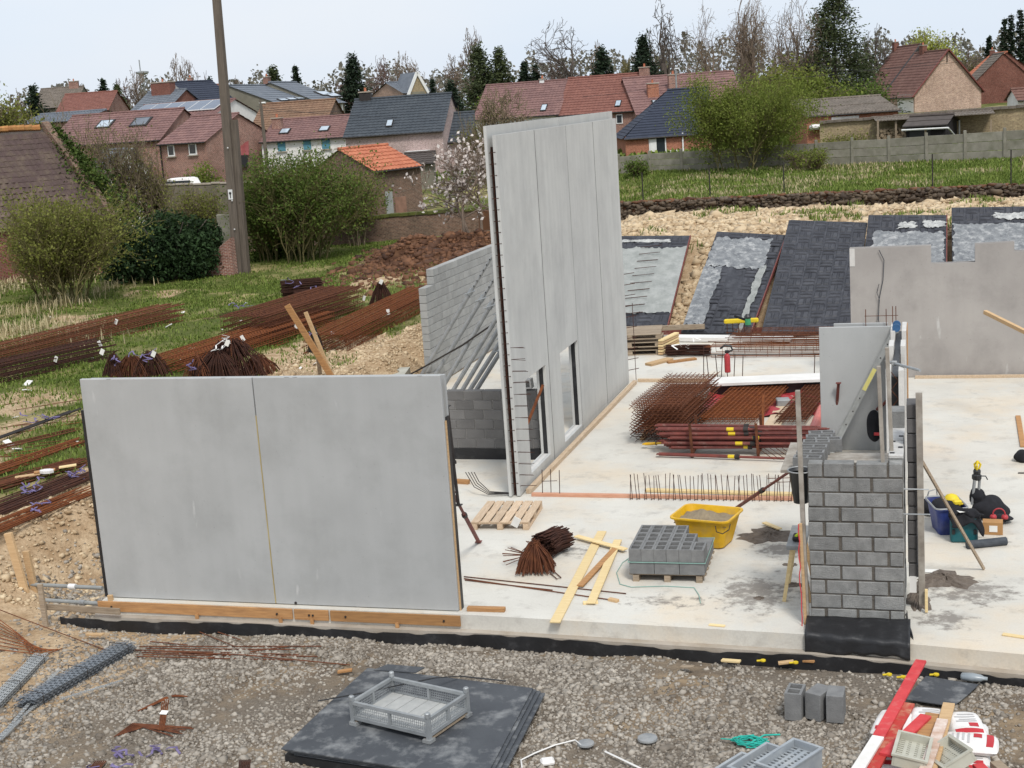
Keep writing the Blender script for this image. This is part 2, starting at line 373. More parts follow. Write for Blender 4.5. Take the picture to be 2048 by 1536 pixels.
def panelM(name, c1, c2, c3, streak=.03):
    """smooth precast concrete: soft cloudy stains, faint vertical streaks, small pits"""
    m = M(name, c1, c2, scale=.55, rough=.75, bump=.06, bscale=60, dirt=c3, dscale=.9, damt=.55, dpos=(.48, .75), detail=7, fine=.03)
    nt = m.node_tree; L = nt.links.new; bs = nt.nodes['Principled BSDF']; src = bs.inputs['Base Color'].links[0].from_socket
    tc = N(nt, 'ShaderNodeTexCoord'); mp = N(nt, 'ShaderNodeMapping'); mp.inputs['Scale'].default_value = (3.5, 3.5, .25); L(tc.outputs['Object'], mp.inputs[0])
    n = N(nt, 'ShaderNodeTexNoise'); n.inputs['Scale'].default_value = 1.5; n.inputs['Detail'].default_value = 6; L(mp.outputs[0], n.inputs['Vector'])
    r = N(nt, 'ShaderNodeMapRange'); r.inputs[1].default_value = .3; r.inputs[2].default_value = .7; r.inputs[3].default_value = 1-streak; r.inputs[4].default_value = 1+streak*.8; L(n.outputs['Fac'], r.inputs[0])
    h = N(nt, 'ShaderNodeHueSaturation'); L(src, h.inputs['Color']); L(r.outputs[0], h.inputs['Value'])
    mp2 = N(nt, 'ShaderNodeMapping'); mp2.inputs['Scale'].default_value = (2.2, 2.2, .55); L(tc.outputs['Object'], mp2.inputs[0])
    n2 = N(nt, 'ShaderNodeTexNoise'); n2.inputs['Scale'].default_value = 2.1; n2.inputs['Detail'].default_value = 5; L(mp2.outputs[0], n2.inputs['Vector'])
    r2 = N(nt, 'ShaderNodeMapRange'); r2.inputs[1].default_value = .69; r2.inputs[2].default_value = .76; r2.inputs[4].default_value = .45; L(n2.outputs['Fac'], r2.inputs[0])
    mx = N(nt, 'ShaderNodeMix', data_type='RGBA'); mx.inputs[7].default_value = lin((206, 206, 204)); L(h.outputs[0], mx.inputs[6]); L(r2.outputs[0], mx.inputs[0])
    n6 = N(nt, 'ShaderNodeTexNoise'); n6.inputs['Scale'].default_value = 26; n6.inputs['Detail'].default_value = 2; L(tc.outputs['Object'], n6.inputs['Vector'])
    r6 = N(nt, 'ShaderNodeMapRange'); r6.inputs[1].default_value = .70; r6.inputs[2].default_value = .76; r6.inputs[4].default_value = .35; L(n6.outputs['Fac'], r6.inputs[0])
    m6 = N(nt, 'ShaderNodeMix', data_type='RGBA'); m6.inputs[7].default_value = lin((96, 94, 92)); L(mx.outputs[2], m6.inputs[6]); L(r6.outputs[0], m6.inputs[0])
    L(m6.outputs[2], bs.inputs['Base Color'])
    return m
def floorM(name):
    m = M(name, (208, 205, 196), (192, 188, 179), scale=.7, rough=.8, bump=.15, bscale=18, dirt=(210, 193, 168), dscale=.45, damt=.7, dpos=(.47, .68), world=True, detail=8, fine=.04)
    nt = m.node_tree; L = nt.links.new; bs = nt.nodes['Principled BSDF']; src = bs.inputs['Base Color'].links[0].from_socket
    ge = N(nt, 'ShaderNodeNewGeometry')
    n = N(nt, 'ShaderNodeTexNoise'); n.inputs['Scale'].default_value = 1.7; n.inputs['Detail'].default_value = 9; n.inputs['Roughness'].default_value = .7; L(ge.outputs['Position'], n.inputs['Vector'])
    r = N(nt, 'ShaderNodeMapRange'); r.inputs[1].default_value = .54; r.inputs[2].default_value = .74; r.inputs[4].default_value = .55; L(n.outputs['Fac'], r.inputs[0])
    mx = N(nt, 'ShaderNodeMix', data_type='RGBA'); mx.inputs[7].default_value = lin((136, 130, 123)); L(src, mx.inputs[6]); L(r.outputs[0], mx.inputs[0])
    # drag marks, boot scuffs and dust
    mps = N(nt, 'ShaderNodeMapping'); mps.inputs['Scale'].default_value = (.9, 3.2, 1); mps.inputs['Rotation'].default_value = (0, 0, .5); L(ge.outputs['Position'], mps.inputs[0])
    ns = N(nt, 'ShaderNodeTexNoise'); ns.inputs['Scale'].default_value = 2.4; ns.inputs['Detail'].default_value = 10; ns.inputs['Roughness'].default_value = .75; ns.inputs['Distortion'].default_value = .8; L(mps.outputs[0], ns.inputs['Vector'])
    rsf = N(nt, 'ShaderNodeMapRange'); rsf.inputs[1].default_value = .56; rsf.inputs[2].default_value = .70; rsf.inputs[4].default_value = .38; L(ns.outputs['Fac'], rsf.inputs[0])
    mxs = N(nt, 'ShaderNodeMix', data_type='RGBA'); mxs.inputs[7].default_value = lin((158, 148, 136)); L(mx.outputs[2], mxs.inputs[6]); L(rsf.outputs[0], mxs.inputs[0]); mx = mxs
    # mortar spatter trodden into the slab by the pier (a stain with its own place and ragged outline)
    out = mx.outputs[2]
    for cx, cy, sx, sy, th in ((-2.35, 19.0, 1.0, 1.3, .50), (-2.1, 20.9, .8, .6, .47), (.6, 19.3, 1.2, 1.1, .54), (0.2, 18.2, .7, .7, .53), (-3.6, 18.5, 1.5, .7, .60), (-5.4, 20.6, 1.2, .8, .62), (.9, 21.6, 1.0, .7, .60)):
        mp = N(nt, 'ShaderNodeMapping'); mp.vector_type = 'POINT'; mp.inputs['Location'].default_value = (-cx/sx, -cy/sy, 0); mp.inputs['Scale'].default_value = (1/sx, 1/sy, 1); L(ge.outputs['Position'], mp.inputs[0])
        ln = N(nt, 'ShaderNodeVectorMath', operation='LENGTH'); L(mp.outputs[0], ln.inputs[0])
        fa = N(nt, 'ShaderNodeMapRange'); fa.inputs[1].default_value = .2; fa.inputs[2].default_value = 1.25; fa.inputs[3].default_value = .16; fa.inputs[4].default_value = -.3; L(ln.outputs['Value'], fa.inputs[0])
        nn = N(nt, 'ShaderNodeTexNoise'); nn.inputs['Scale'].default_value = 5.0; nn.inputs['Detail'].default_value = 8; nn.inputs['Roughness'].default_value = .7; L(ge.outputs['Position'], nn.inputs['Vector'])
        ad = N(nt, 'ShaderNodeMath', operation='ADD'); L(fa.outputs[0], ad.inputs[0]); L(nn.outputs['Fac'], ad.inputs[1])
        rr = N(nt, 'ShaderNodeMapRange'); rr.inputs[1].default_value = th; rr.inputs[2].default_value = th+.14; rr.inputs[4].default_value = .8; L(ad.outputs[0], rr.inputs[0])
        m2 = N(nt, 'ShaderNodeMix', data_type='RGBA'); m2.inputs[7].default_value = lin((118, 111, 104)); L(out, m2.inputs[6]); L(rr.outputs[0], m2.inputs[0]); out = m2.outputs[2]
    L(out, bs.inputs['Base Color'])
    return m

MT = {}
MT['floor'] = floorM('slab_concrete')
MT['slab_edge'] = M('slab_edge_concrete', (178, 169, 157), (154, 145, 133), scale=2, bump=.2, dirt=(140, 122, 98), dscale=1.6, damt=.5, world=True)
MT['panel'] = panelM('precast_concrete', (174, 175, 174), (162, 163, 162), (145, 146, 144))
MT['panel_warm'] = panelM('precast_concrete_warm', (192, 192, 188), (180, 180, 177), (160, 160, 158), streak=.06)
MT['panel_edge'] = M('precast_edge', (206, 203, 198), (188, 186, 182), scale=4, bump=.3)
MT['panel_rear'] = panelM('precast_concrete_stained', (168, 163, 158), (148, 143, 139), (120, 116, 113))
MT['block'] = M('concrete_block', (140, 140, 138), (116, 116, 114), scale=7, rough=.95, bump=.6, bscale=70, rnd=.13, dirt=(160, 159, 155), dscale=4, damt=.6, dpos=(.5, .75), fine=.14)
MT['block_dark'] = M('concrete_block_dark', (98, 96, 95), (82, 80, 80), scale=6, rough=.95, bump=.5, bscale=70, rnd=.1, dirt=(128, 126, 124), dscale=3, damt=.4, fine=.1)  # darker grey than the other blocks
MT['block_top'] = M('block_bed_face', (196, 194, 190), (176, 174, 171), scale=8, bump=.4)
MT['mortar'] = M('mortar', (106, 100, 92), (84, 79, 73), scale=12, bump=.8, bscale=60)
MT['mortar_pale'] = M('mortar_pale', (168, 165, 160), (146, 143, 139), scale=12, bump=.5)
MT['membrane'] = M('black_membrane', (26, 26, 28), (36, 36, 38), scale=5, rough=.5, bump=.3, bscale=12, dirt=(98, 98, 98), dscale=5, damt=.35, dpos=(.55, .8), spec=.5)
MT['rust'] = M('rusty_rebar', (112, 68, 44), (76, 44, 32), scale=9, rough=.9, rnd=.15)
MT['rust_dark'] = M('rusty_rebar_dark', (78, 48, 36), (52, 34, 30), scale=9, rough=.9, rnd=.15)
MT['rust_orange'] = M('rusty_rebar_orange', (132, 76, 40), (88, 50, 32), scale=9, rough=.9, rnd=.12)
MT['steel_dark'] = M('dark_steel', (62, 58, 56), (48, 44, 43), scale=8, rough=.6, metal=.3)
MT['galv'] = M('galvanised_steel', (168, 171, 172), (142, 146, 148), scale=6, rough=.5, metal=.45, rnd=.06)
MT['galv_dull'] = M('galvanised_dull', (160, 162, 162), (132, 134, 135), scale=6, rough=.6, metal=.35, dirt=(176, 174, 170), dscale=5, damt=.5)
MT['lath'] = M('galvanised_lath', (172, 174, 172), (140, 143, 144), scale=12, rough=.55, metal=.3)
MT['wood'] = M('sawn_timber', (200, 170, 130), (178, 146, 108), scale=5, stretch=(1, 8, 8), rough=.85, rnd=.12, bump=.1)
MT['wood_kicker'] = M('kicker_timber', (204, 184, 158), (182, 158, 132), scale=5, stretch=(8, 1, 8), rough=.85, rnd=.05, dirt=(150, 126, 100), dscale=3, damt=.4)
MT['wood_pale'] = M('pale_new_timber', (228, 206, 158), (212, 186, 136), scale=5, stretch=(1, 8, 8), rough=.8, rnd=.08)
MT['wood_orange'] = M('shuttering_timber', (184, 140, 94), (160, 116, 74), scale=4, stretch=(1, 9, 9), rough=.8, rnd=.1, dirt=(136, 106, 78), dscale=2, damt=.5)
MT['wood_grey'] = M('weathered_timber', (160, 142, 120), (126, 112, 96), scale=5, stretch=(1, 9, 9), rough=.9, rnd=.14, dirt=(186, 174, 156), dscale=4, damt=.4)
MT['wood_post'] = M('cement_stained_post', (170, 164, 154), (138, 130, 120), scale=7, rough=.9, rnd=.06, dirt=(110, 100, 90), dscale=4, damt=.5)
MT['pole_wood'] = M('creosoted_pole', (112, 102, 92), (86, 78, 70), scale=3, stretch=(6, 6, .4), rough=.9, bump=.4, bscale=12)
MT['red_paint'] = M('red_oxide_paint', (124, 66, 58), (96, 52, 48), scale=6, rough=.6, dirt=(148, 128, 118), dscale=7, damt=.55, dpos=(.55, .72), rnd=.1)
MT['red_bright'] = M('red_painted_timber', (206, 74, 76), (186, 58, 62), scale=6, rough=.7, dirt=(212, 150, 140), dscale=8, damt=.4, dpos=(.55, .75))
MT['red_worn'] = M('worn_red_timber', (186, 62, 56), (160, 56, 48), scale=6, rough=.8, dirt=(204, 160, 128), dscale=6, damt=.6, dpos=(.5, .7))
MT['red_film'] = M('red_plastic_film', (176, 62, 66), (148, 48, 54), scale=5, rough=.5, bump=.4, bscale=6)
MT['yellow'] = M('yellow_plastic', (224, 178, 30), (204, 156, 22), scale=5, rough=.5, dirt=(160, 140, 96), dscale=4, damt=.65, dpos=(.5, .75), spec=.4)
MT['yellow_clean'] = M('yellow_paint', (222, 196, 48), (204, 176, 40), scale=5, rough=.5)
MT['wet_mortar'] = M('fresh_mortar', (150, 136, 112), (122, 110, 92), scale=10, rough=.9, bump=.8, bscale=22)
MT['mortar_spill'] = M('spilled_mortar', (120, 110, 100), (92, 82, 74), scale=10, rough=.95, bump=.8, bscale=30)
MT['white_paint'] = M('white_paint', (232, 230, 226), (216, 213, 208), scale=3, rough=.7, dirt=(180, 174, 164), dscale=2, damt=.3)
MT['white_plastic'] = M('white_bag_plastic', (232, 230, 228), (216, 213, 210), scale=5, rough=.45, bump=.25, bscale=14, dirt=(200, 190, 178), dscale=3, damt=.5)
MT['bag_red'] = M('bag_red_print', (190, 52, 58), (172, 44, 50), rough=.5)
MT['bag_grey'] = M('bag_grey_print', (186, 184, 182), (170, 168, 166), rough=.5)
MT['tag'] = M('paper_tag', (236, 234, 228), (220, 218, 212), rough=.8)
MT['purple'] = M('purple_strap', (120, 110, 146), (92, 82, 118), scale=12, rough=.7)
MT['black_cloth'] = M('black_cloth', (28, 28, 31), (40, 40, 44), scale=8, rough=.95, bump=.5, bscale=14)
MT['black_plastic'] = M('black_plastic', (30, 30, 32), (42, 42, 44), rough=.45, spec=.5)
MT['blue_plastic'] = M('blue_plastic', (46, 62, 128), (38, 50, 106), rough=.5, dirt=(120, 120, 128), dscale=5, damt=.35)
MT['teal_plastic'] = M('teal_plastic', (22, 92, 98), (16, 76, 84), rough=.5, dirt=(90, 110, 112), dscale=5, damt=.3)
MT['card'] = M('cardboard', (176, 134, 88), (156, 116, 74), rough=.9)
MT['rubber_pipe'] = M('grey_foam_pipe', (66, 70, 76), (54, 58, 64), rough=.7, dirt=(100, 104, 108), dscale=5, damt=.4)
MT['sheet_dark'] = M('dark_sheet', (74, 77, 81), (60, 63, 68), scale=2, rough=.6, dirt=(164, 165, 164), dscale=3.6, damt=.7, dpos=(.5, .8), fine=.12, bscale=60, spec=.45)
MT['liner'] = M('black_form_liner', (60, 61, 67), (46, 47, 52), scale=3, rough=.6, dirt=(92, 93, 98), dscale=2, damt=.5)
MT['residue'] = M('cement_residue', (138, 140, 141), (98, 101, 105), scale=5, rough=.9, dirt=(184, 184, 182), dscale=4.5, damt=.8, dpos=(.5, .72), fine=.15, bscale=14)
MT['residue_white'] = M('white_cement_skin', (196, 196, 192), (160, 161, 160), scale=6, rough=.9, dirt=(110, 112, 114), dscale=7, damt=.8, dpos=(.5, .68))
MT['block_pale'] = M('pale_concrete_block', (160, 160, 157), (142, 142, 140), scale=6, rough=.95, bump=.4, bscale=70, rnd=.09, dirt=(178, 177, 173), dscale=3, damt=.5, fine=.1)
MT['joint_fill'] = M('joint_mastic', (92, 90, 88), (74, 72, 70), scale=9)
MT['block_mid'] = M('concrete_block_grey', (118, 116, 114), (100, 98, 97), scale=6, rough=.95, bump=.5, bscale=70, rnd=.12, dirt=(142, 140, 137), dscale=3, damt=.5, fine=.12)
MT['residue_grey'] = M('pale_grey_concrete_skin', (150, 152, 148), (130, 133, 130), scale=2, rough=.9, dirt=(168, 169, 166), dscale=3, damt=.7)
MT['crate_plastic'] = M('grey_crate_plastic', (156, 162, 166), (136, 142, 148), scale=4, rough=.5, spec=.4, dirt=(190, 188, 182), dscale=5, damt=.3)
MT['crate_cream'] = M('cream_crate_plastic', (186, 184, 170), (168, 166, 152), scale=4, rough=.5, spec=.4)
MT['teal_string'] = M('teal_string', (46, 176, 158), (36, 150, 138), rough=.7)
MT['green_strap'] = M('pale_green_strap', (142, 178, 166), (122, 160, 150), rough=.6)
MT['foam_white'] = M('white_board', (226, 224, 220), (212, 210, 206), scale=2, rough=.8)
MT['alu'] = M('aluminium', (186, 188, 186), (160, 162, 160), scale=6, rough=.45, metal=.5, dirt=(140, 136, 128), dscale=5, damt=.4)
MT['blue_cap'] = M('blue_rubber', (58, 96, 136), (46, 80, 116), rough=.6)
MT['green_paint'] = M('green_paint', (70, 150, 104), (56, 128, 88), rough=.6)
MT['pipe_pvc'] = M('grey_pvc', (150, 152, 150), (128, 130, 128), scale=6, rough=.5)
MT['board_ply'] = M('plywood', (206, 186, 160), (190, 168, 140), scale=3, stretch=(1, 5, 5), rough=.85)
MT['glass'] = M('dark_glass', (34, 38, 42), (48, 54, 60), scale=1.2, rough=.12, spec=.7)
MT['sky_glass'] = M('roof_window_glass', (150, 164, 176), (186, 196, 204), scale=1.0, rough=.15, spec=.7)
MT['teal_pane'] = M('teal_shutter', (92, 142, 156), (78, 126, 142), rough=.6)
MT['ground'] = zoneM('site_ground')
MT['gravel'] = M('gravel_stones', (172, 164, 154), (132, 123, 112), scale=.5, rough=.95, dirt=(116, 98, 80), dscale=.35, damt=.75, dpos=(.45, .62), world=True, fine=.0)
# ------------------------------------------------------------------ ground
MT['gravel'] = leafM('gravel_stones', (98, 89, 79), (176, 168, 156), trans=0)
MT['clod'] = leafM('sand_clods', (160, 136, 106), (210, 190, 158), trans=0)
MT['earth'] = leafM('earth_clods', (62, 42, 32), (122, 86, 62), trans=0)
MT['grass'] = leafM('field_grass', (66, 88, 30), (132, 146, 72))
MT['straw'] = leafM('dry_grass', (146, 134, 94), (204, 190, 154))
def bx(y): return np.interp(y, [15, 19, 21, 33, 42, 50], [-15.4, -15.3, -14.9, -14.4, -15.2, -15.6])
def hgt(x, y, rough=True):
    x = np.asarray(x, float); y = np.asarray(y, float)
    field = .5 + .45*sst(45, 64, y) + 1.5*sst(66, 82, y) + .7*sst(82, 130, y) + 1.5*sst(130, 260, y)
    inner = np.interp(y, [0, 40.2, 41.0, 46.6, 48, 62, 62.35, 62.6, 80, 82, 130, 260], [-.34, -.34, -.2, 1.95, 2.15, 1.72, 1.74, 2.2, 2.46, 2.5, 3.15, 4.65])
    t = sst(0, 1.35, x-bx(y)-.25*vnoise(y*1.3, y*0, 5)); ty = sst(18.3, 19.5, y+.3*vnoise(x*.8, x*0, 9))
    o = (1-t)*ty
    o = np.where(y > 41, 1-sst(-15.5, -11.5, x), o)
    z = field*o + inner*(1-o)
    z = z - .07*sst(16.6, 17.5, y)*(y < 18.4)*sst(-13.2, -12.4, x)
    z = z - .32*np.exp(-((x+13.5)/.9)**2-((y-19.6)/1.3)**2)                                    # trench beside the slab
    z = z + .55*np.exp(-((x+14.9)/.8)**2-((y-18.55)/.75)**2)                                    # heap of sand by the stakes
    z = z + np.clip(.95+.35*fbm(x*.6, y*.6, 3), 0, 2)*np.exp(-(((x+19.3+.12*(y-54))/3.2)**2)**1.3-(((y-54.5)/5.2)**2)**1.3)      # heap of brown earth
    if rough:
        w = np.where(y < 18.6, .035, .06)*(1-.6*sst(60, 62, y)) + .10*sst(42, 45, y)*sst(-13, -10, x)*(1-sst(60, 62, y))
        z = z + w*fbm(x*1.1, y*1.1, 21, 4) + .10*sst(30, 60, y)*o*fbm(x*.2, y*.2, 4, 2)
        inside = (x > -13.2) & (x < 9) & (y > 17.5) & (y < 40.6)
        z = np.where(inside, np.minimum(z, -.3), z)
    return z
gx = np.concatenate([[-900, -500, -300, -200, -140, -100, -75, -60], np.arange(-52, 13, .3), [15, 18, 22, 30, 40, 60, 100, 180, 300, 500, 900]])
gy = np.concatenate([[-300, -100, -40, -10, 0, 5, 8], np.arange(10, 66, .25), np.arange(66, 90, 1.0), [95, 100, 110, 120, 140, 170, 200, 260, 350, 500, 800, 1400]])
XX, YY = np.meshgrid(gx, gy); ZZ = hgt(XX, YY)
gv = np.stack([XX.ravel(), YY.ravel(), ZZ.ravel()], 1); nx, ny = len(gx), len(gy)
ii = (np.arange(ny-1)[:, None]*nx+np.arange(nx-1)[None]).ravel()
g_me = fast_mesh('ground', gv, np.stack([ii, ii+1, ii+nx+1, ii+nx], 1))
x_, y_ = gv[:, 0], gv[:, 1]
def zone(x, y):
    t = sst(0, 1.5, x-bx(y)+.5); field = (1-t)*sst(19.2, 19.8, y)
    field = np.where(y > 41, 1-sst(-15.5, -12, x), field)
    mound = np.exp(-(((x+19.3+.12*(y-54))/3.4)**2)**2-(((y-54.5)/5.4)**2)**2)
    grass = field*(1-mound) + sst(62.3, 62.6, y)*(1-field)
    grass = grass - .6*sst(.05, .65, fbm(x*.4, y*.3, 31, 3))*(y < 50)*field
    edge = np.exp(-np.abs(x-bx(y))/1.1)*(y < 42)*(y > 19); grass = grass - .6*edge
    grav = sst(18.8, 18.0, y)*sst(-12.6, -9.8, x-.8*fbm(x*.5, y*.5, 8)) - .35*sst(.3, .9, fbm(x*.45+3, y*.45, 14)) + 1.0*np.exp(-((x+13.1)/.9)**2-((y-19.0)/1.4)**2)
    return np.stack([np.clip(grav, 0, 1), np.clip(grass, 0, 1), np.clip(mound, 0, 1)], 1)
zc = zone(x_, y_); ca = g_me.color_attributes.new('zone', 'FLOAT_COLOR', 'POINT')
ca.data.foreach_set('color', np.concatenate([zc, np.ones((len(zc), 1))], 1).astype(np.float32).ravel())
link('ground', g_me, MT['ground'], kind='structure', smooth=True)
print('ground', len(gv))
def in_view(P, m=40):
    d = P-CAM; dep = d@AX_F; px = 1024+FPX*(d@AX_R)/dep; py = 768-FPX*(d@AX_U)/dep
    return (dep > 1) & (px > -m) & (px < 2048+m) & (py > -m) & (py < 1536+m)
# gravel: countless crushed stones lying on the ground in front of the slab
def scatter(n, x0, x1, y0, y1, rs, dens=None, dz=0.0):
    x = rs.uniform(x0, x1, n); y = rs.uniform(y0, y1, n)
    if dens is not None:
        k = rs.uniform(0, 1, n) < dens(x, y); x, y = x[k], y[k]
    P = np.stack([x, y, hgt(x, y)+dz], 1); return P[in_view(P, 130)]
rs = np.random.RandomState(3)
P = scatter(94000, -15.5, 2.6, 12.3, 17.62, rs, lambda x, y: np.clip(zone(x, y)[:, 0]*1.0+.12, 0, 1)*np.clip(.68+.7*fbm(x*.8, y*.8, 44), .10, 1))
v, f = stones(P, rs.gamma(3.2, .0056, len(P))+.007, rs); print('gravel', len(P))
link('gravel', fast_mesh('gravel', v, f), MT['gravel'], kind='stuff', label='loose crushed grey gravel covering the ground before the slab')['category'] = 'gravel'
P = scatter(5000, -15, -12.4, 17.4, 21.5, rs, lambda x, y: zone(x, y)[:, 0])
v, f = stones(P, rs.gamma(3, .008, len(P))+.012, rs)
link('trench_gravel', fast_mesh('trench_gravel', v, f), MT['gravel'], kind='stuff', label='grey gravel in the trench left of the slab')['category'] = 'gravel'
P = scatter(60000, -14, 10, 41.0, 61.8, rs, lambda x, y: np.clip(.8+.5*fbm(x*.5, y*.5, 40), .3, 1)*((y > 46.6) | ((x > -7.6+.07*(y-41)) & (x < -6.95+.07*(y-41)))))
v, f = stones(P, rs.gamma(2.2, .032, len(P))+.028, rs, flat=.65, base='oct')
link('sand_clods', fast_mesh('sand_clods', v, f), MT['clod'], kind='stuff', label='lumpy yellow sand on the bank behind the dark sheets')['category'] = 'sand'
P = scatter(16000, -26, -13, 46, 63, rs, lambda x, y: zone(x, y)[:, 2])
v, f = stones(P, rs.gamma(2.5, .028, len(P))+.03, rs, flat=.7)
link('earth_clods', fast_mesh('earth_clods', v, f), MT['earth'], kind='stuff', label='heap of brown dug earth before the old brick wall')['category'] = 'earth'
P = scatter(22000, -17.5, -13.0, 18, 42, rs, lambda x, y: (zone(x, y)[:, 1] < .45)*.8)
v, f = stones(P, rs.gamma(2, .012, len(P))+.012, rs, flat=.7, base='oct')
link('trench_clods', fast_mesh('trench_clods', v, f), MT['clod'], kind='stuff', label='sandy clods along the edge of the dug trench')['category'] = 'sand'
# grass
def grass(name, label, n, x0, x1, y0, y1, h0, h1, mat, dens, lean=.75, w=.011, seed=5):
    r = np.random.RandomState(seed); P = scatter(n, x0, x1, y0, y1, r, dens)
    v, f = blades(P, r.uniform(h0, h1, len(P)), r, lean, w*(1+.02*P[:, 1])); o = link(name, fast_mesh(name, v, f), mat, kind='stuff', label=label); o['category'] = 'grass'; print(name, len(P))
grass('field_grass', 'short green grass of the field behind the front wall', 420000, -52, -14.4, 19.5, 62, .04, .13, MT['grass'], lambda x, y: np.clip(zone(x, y)[:, 1]*1.2-.2, 0, 1)*np.clip(.6+.9*fbm(x*.6, y*.6, 77), .12, 1))
grass('dry_grass', 'long dry straw-coloured grass at the left edge of the field', 60000, -52, -22, 34, 60, .25, .6, MT['straw'], lambda x, y: sst(-26, -31, x+.5*(y-44))*np.clip(.2+1.1*fbm(x*.4, y*.4, 12), 0, 1)*.6, lean=.95, seed=6)
grass('meadow_grass', 'rough green grass of the meadow behind the stone wall', 100000, -18, 16, 62.7, 82, .08, .24, MT['grass'], lambda x, y: np.clip(.6+.6*fbm(x*.4, y*.4, 31), .15, 1), seed=8)
grass('meadow_straw', 'pale dry stalks in the meadow behind the stone wall', 40000, -18, 16, 62.7, 82, .12, .32, MT['straw'], lambda x, y: np.clip(.05+.9*fbm(x*.35+4, y*.6, 62), 0, .7), lean=.9, seed=9)
grass('bank_grass', 'scattered tufts of grass on the sandy bank', 26000, -12, 8, 46, 62, .12, .35, MT['grass'], lambda x, y: sst(.45, .8, fbm(x*.55, y*.4, 15)), seed=10)
grass('verge_grass', 'uneven green grass around the houses', 30000, -62, 30, 82, 118, .2, .5, MT['grass'], lambda x, y: np.full(len(x), .7), w=.05, seed=12)

# ------------------------------------------------------------------ floor slab and footing
front = [(-12.22, 17.68), (-6.2, 17.70), (-1.5, 17.50), (1.2, 17.14), (9, 16.1)]
fx = [p[0] for p in front]; fy = [p[1] for p in front]
def front_y(x): return float(np.interp(x, fx, fy))
poly = [(x, y, -.24) for x, y in front] + [(9, 40.7, -.24), (-12.22, 40.7, -.24)]
MB().prism(poly, (0, 0, .24)).build('floor_slab', None, kind='structure').data.materials.append(MT['floor'])
mb = MB()
ftp = [(x-.1 if i == 0 else x, y-.13, -.5) for i, (x, y) in enumerate(front)]
mb.prism(ftp+[(9, 17.4, -.5), (-12.65, 18.4, -.5)], (0, 0, .285))
mb.build('footing', MT['slab_edge'], kind='structure')
mb = MB()
mb.grid(lambda u, w: (-12.9+15.9*u, (front_y(-12.9+15.9*u)-.155-.018*math.sin(u*71)*w), -.232-.022*math.sin(u*23)*(1-w)-.02*(1 if math.sin(u*140) > .6 else 0)*(1-w) - .24*w), 160, 3)
o = mb.build('damp_proof_strip', MT['membrane']); sm = o.modifiers.new('thick', 'SOLIDIFY'); sm.thickness = .012
tag(o, 'black damp proof membrane strip running along the foot of the slab', 'membrane')
# upstand of the right slab front
# ------------------------------------------------------------------ front-left precast wall
pw = thing('precast_wall', 'smooth grey precast concrete wall of two wide panels at front left', 'wall', (-9.3, 17.8, 0))
XL, XJ, XR, YF, HT = -12.19, -9.33, -6.45, 17.80, 3.46
for a, b in ((XL, XJ-.008), (XJ+.008, XR)):
    MB().box(((a+b)/2, YF+.035, HT/2+.005), (b-a, .07, HT-.01), ch=.008).build('panel', MT['panel'], pw)
MB().box(((XL+XR)/2, YF+.265, HT/2-.02), (XR-XL-.04, .07, HT-.04)).build('back_panel', MT['panel'], pw)
MB().box(((XL+XR)/2, YF+.15, HT/2-.06), (XR-XL-.12, .155, HT-.16)).build('core', MT['membrane'], pw)
MB().box((XJ, YF+.03, HT*.42), (.016, .05, HT*.83)).build('joint_strip', M('foam_joint', (176, 160, 112), (150, 132, 84)), pw)
mb = MB(); mb.box((XL-.055, YF+.14, 1.47), (.11, .10, 2.98)); mb.build('edge_membrane', MT['membrane'], pw)
mb = MB(); mb.box((XR+.012, YF+.13, 1.42), (.02, .11, 2.86)); mb.build('edge_membrane', MT['membrane'], pw)
MB().box((XR+.012, YF+.062, 1.40), (.022, .022, 2.8)).build('edge_batten', MT['wood'], pw)
mb = MB()
for x in (XL+.5, XL+2.4, XJ+.55, XJ+.68, XR-.3): mb.box((x, YF+.0365, HT-.003), (.07, .075, .004))
mb.build('lifting_anchor', MT['galv_dull'], pw)
MB().tube([(XJ+.33, YF-.006, .035), (XJ+.33, YF+.02, .035)], .022, 10).build('plug', MT['steel_dark'], pw)
for i, (a, b, lab) in enumerate(((-12.3, -9.0, 'long orange shuttering plank under the left half of the front wall'), (-8.98, -8.42, 'short orange shuttering plank between the two long ones under the front wall'), (-8.40, -6.38, 'browner shuttering plank under the right end of the front wall'))):
    t = thing('shuttering_plank', lab, 'plank', ((a+b)/2, YF-.13, -.09), group=None)
    MB().box((0, 0, 0), (b-a-.01, .028, .16), ch=.004).build('board', MT['wood_orange'] if i != 2 else M('old_shuttering', (166, 124, 80), (140, 104, 68), scale=4, stretch=(1, 9, 9)), t, world=False)
    n = max(2, int((b-a)/1.2))
    for k in range(n): xx = -(b-a)/2+.25+k*(b-a-.5)/(n-1); MB().tube([(xx, -.03, .0), (xx, .0, .0)], .016, 8).build('screw', MT['steel_dark'], t, world=False)
    for k in range(1 if b-a < 2.2 else 2):
        xx = (b-a)*(.02+.42*k)
        MB().beam((xx, -.03, -.05), (xx+.02, -.05, -.2), .05, .03).build('peg', MT['wood_orange'], t, world=False)

